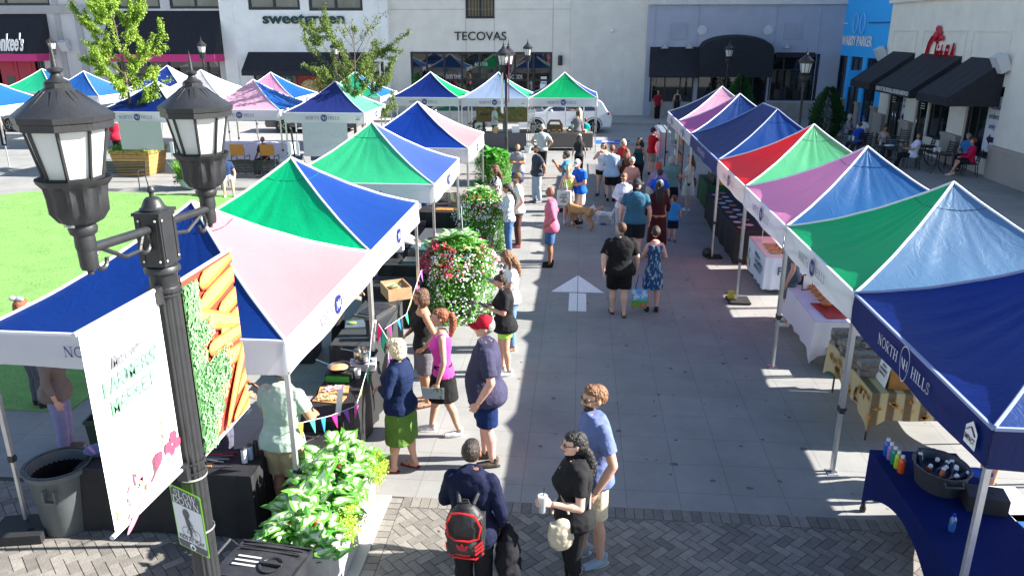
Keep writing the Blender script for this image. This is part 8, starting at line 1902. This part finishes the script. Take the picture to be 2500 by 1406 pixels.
dchair('director chair with an orange-tan back, left of two', -12.1, 27.0, pi); dchair('director chair with an orange-tan back, right of two', -11.05, 27.1, pi)
def fchair(label, x, y, rz):
 t = thing('folding_chair', label, 'chair', (x,y,0), rz, 'blue folding chairs by the popping corn sign'); bl = mat('blue chair plastic', (.02,.05,.13), rough=.4)
 obj('seat', MB().box(-.2,-.2,.43,.2,.2,.46), bl, t, smooth=False); obj('backrest', MB().box(-.21,.20,.60,.21,.215,.80), bl, t, smooth=False)
 m = MB()
 for s in (-1, 1): m.tube([(s*.21,-.22,0),(s*.21,.20,.80)], .012, n=6).tube([(s*.21,.26,0),(s*.21,-.1,.46)], .012, n=6)
 obj('frame', m, mat('grey chair metal', (.10,.10,.11), rough=.4, metal=.4), t); return t
fchair('blue folding chair left of the black sign pole', -9.95, 27.0, pi); fchair('blue folding chair right of the black sign pole', -9.2, 26.9, pi)
t = thing('hanging_banner', 'pale back of a banner reading POPPING CORN in reverse, under the dull navy tent', 'banner', (-8.8,26.66,1.5))
obj('cloth', MB().box(-9.62,26.65,.75,-8.02,26.662,1.90), mat('translucent banner', (.62,.68,.70), rough=.6, trans=.3), t, world=True, smooth=False)
m = MB(); put2d(m, font2d('POPPING', True), (-8.15,26.645,1.42), (-1,0,0), (0,0,1), .2, width=1.25); put2d(m, font2d('CORN CO.', True), (-8.35,26.645,1.05), (-1,0,0), (0,0,1), .2, width=.95)
obj('lettering', m, mat('faded print', (.50,.57,.59), rough=.6), t, world=True, smooth=False)
t = thing('hanging_banner', 'plain pale banner under the navy tent behind the tree box', 'banner', (-15.4,26.35,1.6)); obj('cloth', MB().box(-16.1,26.33,.95,-14.55,26.342,1.93), mat('pale green banner', (.58,.64,.58), rough=.6, trans=.25), t, world=True, smooth=False)
t = thing('hanging_banner', 'brown banner with drawn ingredients reading Arti Bar under the silvery street tent', 'banner', (-3.55,36.2,1.4))
obj('cloth', MB().box(-4.75,36.0,.95,-2.35,36.012,1.92), patmat('brown banner', (.24,.17,.06), (.34,.25,.09), 4, .6), t, world=True, smooth=False); m = MB(); put2d(m, font2d('Arti Bar', True), (-4.6,35.99,1.22), (1,0,0), (0,0,1), .17, width=.85); m.face([(-4.18+.2*cos(a*pi/5),35.99,1.68+.13*sin(a*pi/5)) for a in range(10)])
obj('lettering', m, BLACK_PLASTIC, t, world=True, smooth=False); obj('picture', MB().box(-3.2,35.985,1.55,-2.95,35.99,1.75).box(-2.75,35.985,1.2,-2.65,35.99,1.28).box(-2.9,35.985,1.4,-2.82,35.99,1.45), mat('green stamp', (.08,.13,.04), rough=.7), t, world=True, smooth=False)
t = thing('easel_sign', 'black sign pole with pale panels left of the popping corn banner', 'sign', (-9.75,26.2,0)); obj('pole', MB().bar((-9.75,26.2,0),(-9.85,26.2,1.75),.05), BLACK_METAL, t, world=True, smooth=False); obj('panel', MB().box(-10.0,26.15,.85,-9.88,26.165,1.3), PAPER, t, world=True, smooth=False); obj('panel', MB().box(-9.72,26.15,.85,-9.60,26.165,1.3), PAPER, t, world=True, smooth=False)
t = thing('easel_sign', 'black sign pole with two white sheets right of the tree box', 'sign', (-13.7,25.6,0)); obj('pole', MB().bar((-13.7,25.6,0),(-13.75,25.6,1.5),.05), BLACK_METAL, t, world=True, smooth=False); obj('panel', MB().box(-13.9,25.55,.85,-13.78,25.565,1.35), PAPER, t, world=True, smooth=False); obj('panel', MB().box(-13.68,25.55,.85,-13.56,25.565,1.35), PAPER, t, world=True, smooth=False)
simple('plastic_tub', 'pale grey tub beside the director chairs', 'tub', MB().lathe([(.2,0),(.27,.5),(.29,.52),(.25,.52)], n=18), PAPER, (-10.6,27.4,0))
simple('framed_picture', 'small framed green picture standing on the grey street table', 'picture', MB().box(-.16,-.01,0,.16,.01,.42).box(-.11,-.014,.05,.11,-.0105,.36), patmat('framed print', (.02,.10,.06), (.5,.55,.5), 6, .5), (-4.35,33.75,.75), smooth=False)
simple('counter_sign', 'small white and blue card on the grey street table', 'sign', MB().box(-.16,-.01,0,.16,.01,.28), PAPER, (-2.75,33.7,.75), smooth=False)
simple('bucket', 'white bucket on the ground at the end of the grey street table', 'bucket', MB().lathe([(.11,0),(.16,.26),(.15,.26),(.1,.01)], n=16, caps=False), PAPER, (-2.2,33.2,0))
simple('paper_bag', 'brown paper bag held at the grey street table', 'bag', MB().obox((0,0,0), .2,.1,.26, Matrix.Rotation(.3,3,'Y')), mat('kraft paper', (.42,.28,.12), rough=.8), (-3.55,34.0-.9,.95), smooth=False)
for i in range(16): simple('baked_item', 'packed baked item on the street bakery table', 'food', MB().box(-.07,-.06,0,.07,.06,.10) if i % 2 else MB().ell((0,0,.05), (.08,.06,.05)), mat('baked goods', (.42,.18,.07) if i % 3 else (.62,.55,.48), rough=.6, var=.3), (-1.35+.22*(i % 8),34.1+.28*(i//8),.75), U(0,3), 'baked goods on the street table')
t = thing('display_basket', 'brown wicker display basket at the left end of the bakery table', 'basket', (-1.1,34.45,.75)); obj('basket', MB().box(-.35,-.1,0,.35,.12,.28).tube([(-.3,0,.28),(-.2,0,.45),(.2,0,.45),(.3,0,.28)], .05, n=8), mat('wicker', (.18,.11,.05), rough=.8, bump=.8, bscale=40, var=.4), t)
# picket rack near the red t-shirt
# ---- cafe furniture
def cafe_table(label, x, y, r=.42):
 t = thing('cafe_table', label, 'table', (x,y,0), 0, 'black cafe tables'); obj('tabletop', MB().lathe([(r,.71),(r+.01,.725),(r,.735)], n=26), BLACK_METAL, t); m = MB()
 for a in range(4): an = a*pi/2+.6; m.tube([(.06*cos(an),.06*sin(an),.71),(.05*cos(an),.05*sin(an),.3),(.2*cos(an),.2*sin(an),.12),(.36*cos(an),.36*sin(an),0)], .014, n=6)
 obj('pedestal', m, BLACK_METAL, t); return t
def cafe_chair(label, x, y, rz):
 t = thing('cafe_chair', label, 'chair', (x,y,0), rz, 'black metal cafe chairs'); obj('seat', MB().box(-.21,-.2,.43,.21,.22,.455), BLACK_METAL, t, smooth=False)
 m = MB()
 for i in range(5): m.box(-.2,.235+.012*i,.53+.085*i,.2,.25+.012*i,.58+.085*i)
 obj('backrest', m, BLACK_METAL, t, smooth=False)
 for s in (-1, 1): obj('leg', MB().bar((s*.2,-.2,0),(s*.2,-.18,.44),.026), BLACK_METAL, t, smooth=False); obj('leg', MB().bar((s*.2,.27,0),(s*.2,.22,.44),.026).bar((s*.2,.22,.44),(s*.2,.31,.98),.026), BLACK_METAL, t, smooth=False)
 return t
ct = [(10.95,32.7,'cafe table with cups and red wrappers behind the evergreen'),(11.75,31.35,'cafe table with a book and water bottle in front of the grey tank top'),(13.2,31.3,'empty cafe table between the two dining groups'),(13.0,29.55,'cafe table with white paper cups beside the crimson sweater'),(12.9,34.2,'empty cafe table near the door of the cream building')]
for x, y, lb in ct: cafe_table(lb, x, y)
# chairs under the seated guests and empty ones
seats = []
for px, py, fc in ((2066,352,330),(2100,358,250),(2090,378,110),(2150,385,270),(2222,412,170),(2362,430,165),(2352,414,215)):
 g = G(px, py); seats.append((g.x, g.y, radians(fc-90)+pi, 'black cafe chair in use at the outdoor tables'))
empt = [(12.4,32.3,2.6,'empty black cafe chair with a blue bag near the white t-shirt'),(13.6,32.2,-2.3,'empty cafe chair tipped against the wall side table'),(12.6,30.9,1.2,'empty cafe chair facing the free middle table'),(13.9,31.0,-1.2,'empty cafe chair on the wall side of the middle table'),(11.9,33.9,2.9,'empty cafe chair behind the royal blue cap'),(13.6,34.6,-.8,'empty cafe chair by the cream building door')]
c0 = None
for x, y, r, lb in seats+empt:
 if c0 is None: c0 = cafe_chair(lb, x, y, r)
 else: dup(c0, (x,y,0), r, lb)
for x, y, z, lb, c in ((10.95,32.6,.74,'white paper cup on the far cafe table',(.7,.7,.72)),(10.85,32.75,.74,'teal paper cup on the far cafe table',(.1,.4,.38)),(12.9,29.7,.74,'white cup on the table beside the crimson sweater',(.7,.7,.72)),(13.05,29.65,.74,'second white cup on the crimson sweater table',(.7,.7,.72)),(11.55,31.3,.74,'clear water bottle on the table of the grey tank top',(.4,.45,.5))):
 simple('paper_cup', lb, 'cup', MB().lathe([(.035,0),(.045,.16)], n=12), mat('cup', c, rough=.5), (x,y,z))
simple('book', 'white book on the cafe table in front of the grey tank top', 'book', MB().box(-.14,-.1,0,.14,.1,.03), PAPER, (11.85,31.2,.738), .3, smooth=False)
simple('cloth_bag', 'light blue bag hanging on the empty chair', 'bag', MB().box(-.12,-.05,0,.12,.05,.35), mat('light blue bag', (.05,.30,.62), rough=.6), (12.35,32.2,.5), .4, smooth=False)
# ---- cars
def suv(label, x, y, rz, col, L=4.7, dark=False):
 t = thing('parked_car', label, 'car', (x,y,0), rz); W = .92
 pr = [(-2.33,.42),(-2.36,.75),(-2.30,1.0),(-2.12,1.08),(-1.85,1.52),(-1.70,1.62),(-.2,1.68),(.45,1.58),(1.10,1.08),(2.05,.95),(2.30,.78),(2.36,.45),(2.30,.28),(-2.28,.28)]
 m = MB(); ys = [(-W,0),(-W*.985,1),(W*.985,1),(W,0)]
 n = len(pr);
 def sec(yy, ins): return [(px_*(1-.006*ins)*L/4.7, yy*(1-(.16 if pz > 1.15 else (.03 if pz > .9 else 0))), pz) for px_, pz in pr]
 A_, B_ = sec(-W, 0), sec(W, 0); m.v = A_+B_; m.f.append(tuple(range(n))[::-1]); m.f.append(tuple(n+i for i in range(n)))
 for i in range(n): m.f.append((i, (i+1) % n, n+(i+1) % n, n+i))
 m.m = [0]*len(m.f)
 bo = obj('body', m, mat('car paint', col, rough=.25, coat=.6, spec=.6), t); bv = bo.modifiers.new('bevel', 'BEVEL'); bv.width = .05; bv.segments = 3
 gl = mat('car glass', (.01,.015,.03), rough=.05, spec=1.)
 for s in (-1, 1):
  for a, b in (((-1.62),(-.95)),((-.88),(-.02)),((.04),(.78))):
   y0 = s*(W*.97+.004); y1 = s*(W*.85+.012); tp = lambda q: 1.53 if q < .3 else 1.44
   f = MB().raw([(a+(.12 if a < -1.5 else 0),y0,1.10),(b+(.12 if b > .5 else 0),y0,1.10),(b-(.22 if b > .5 else 0),y1,tp(b)),(a+(.18 if a < -1.5 else 0)-.0,y1,tp(a))], [(0,1,2,3)] if s < 0 else [(3,2,1,0)]); obj('side_window', f, gl, t, smooth=False)
  for wx in (-1.42,1.45):
   w = MB().lathe([(.20,-.11),(.35,-.11),(.36,-.08),(.36,.08),(.35,.11),(.20,.11)], n=26); wo = obj('wheel', w, mat('tyre', (.015,.015,.016), rough=.8), t); wo.rotation_euler = (pi/2,0,0); wo.location = (wx,s*(W-.09),.36)
   rm = MB().lathe([(.2,.112),(.21,.118),(.18,.10),(.04,.105),(0,.11)], n=20, caps=False)
   for k in range(5): a = 2*pi*k/5; rm.bar((.03*cos(a),.03*sin(a),.118),(.2*cos(a),.2*sin(a),.122),.035,.01)
   ro = obj('rim', rm, mat('alloy', (.45,.45,.46), rough=.3, metal=.8), wo); ro.scale = (1,1,-s if s > 0 else 1)
   arch = MB().tube([(wx+.43*cos(a),s*(W+.002),.36+.43*sin(a)) for a in [pi*k/12 for k in range(13)]], .018, n=6); obj('wheel_arch', arch, BLACK_PLASTIC, t)
  obj('door_mirror', MB().ell((.72,s*(W+.09),1.12), (.08,.09,.07)), mat('car paint', col, rough=.25, coat=.6, spec=.6), t)
  obj('headlight', MB().ell((2.2,s*.66,.80), (.12,.16,.07)), mat('lamp glass', (.6,.6,.6), rough=.1), t); obj('tail_light', MB().box(-2.345,s*.60-.2,.88,-2.24,s*.60+.2,1.0).box(-2.2,s*.74-.17,.90,-2.1,s*.74+.185,1.02), mat('red lamp', (.5,.01,.01), rough=.2), t, smooth=False)
  for xx in (-.90,.0,.92): obj('door_seam', MB().box(xx-.006,s*(W+.002)-.002,.4,xx+.006,s*(W+.002)+.002,1.05), BLACK_PLASTIC, t, smooth=False)
  obj('door_handle', MB().box(-.78,s*(W+.01)-.012,.93,-.60,s*(W+.01)+.012,.955), mat('car paint', col, rough=.25, coat=.6, spec=.6), t, smooth=False)
 obj('windscreen', MB().raw([(1.09,-.72,1.13),(1.09,.72,1.13),(.52,.66,1.57),(.52,-.66,1.57)], [(0,1,2,3)]), gl, t, smooth=False); t.children[-1].location = (.02,0,.012)
 obj('rear_window', MB().raw([(-2.09,-.7,1.12),(-2.09,.7,1.12),(-1.87,.62,1.50),(-1.87,-.62,1.50)], [(3,2,1,0)]), gl, t, smooth=False); t.children[-1].location = (-.035,0,.01)
 return t
g0 = G(1375, 330); suv('white estate car parked behind the green street tent', -.85, 40.6, pi+.12, (.72,.74,.78))
suv('silver-grey car behind the navy street tent, mostly hidden', -6.6, 40.2, pi+.1, (.30,.31,.33))
suv('dark car in shadow behind the pink tents', -13.5, 39.5, pi, (.05,.05,.055)); suv('light car far left behind the green tent', -27.5, 38.8, pi, (.5,.5,.52))
simple('parking_sign', 'small white post sign at the shopfront of the beige building', 'sign', MB().box(-.15,-.01,1.5,.15,.01,2.0).tube([(0,0,0),(0,0,1.5)], .02, n=8), PAPER, (VY(1325,200,46).x,46,0), smooth=False)
random.seed(5)
lt = MB()
for i in range(150):
 x, y = U(-6,6), U(4.5,26); lt.obox((x,y,.006), U(.01,.05), U(.008,.03), .003, Matrix.Rotation(U(0,3),3,'Z'))
o = obj('ground_litter', lt, mat('dead leaf', (.16,.12,.08), rough=.9, island=.5), smooth=False); tag(o, 'tiny dry leaves and crumbs scattered on the slabs', 'litter'); o['kind'] = 'stuff'
st = MB()
for i in range(34):
 x, y = U(-.5,3.2), U(7.6,17); r = U(.02,.045); st.face([(x+r*U(.6,1.2)*cos(a*.9),y+r*U(.6,1.1)*sin(a*.9),.003) for a in range(7)])
for x, y, r in ((1.25,8.4,.06),(2.05,7.95,.05),(2.9,8.9,.06)): st.face([(x+r*U(.6,1.2)*cos(a*.6),y+r*.8*U(.6,1.1)*sin(a*.6),.003) for a in range(10)])
o = obj('stains', st, mat('dark stain', (.12,.12,.12), rough=.9), smooth=False); tag(o, 'dark gum spots and oil stains on the slabs of the alley', 'stains'); o['kind'] = 'stuff'
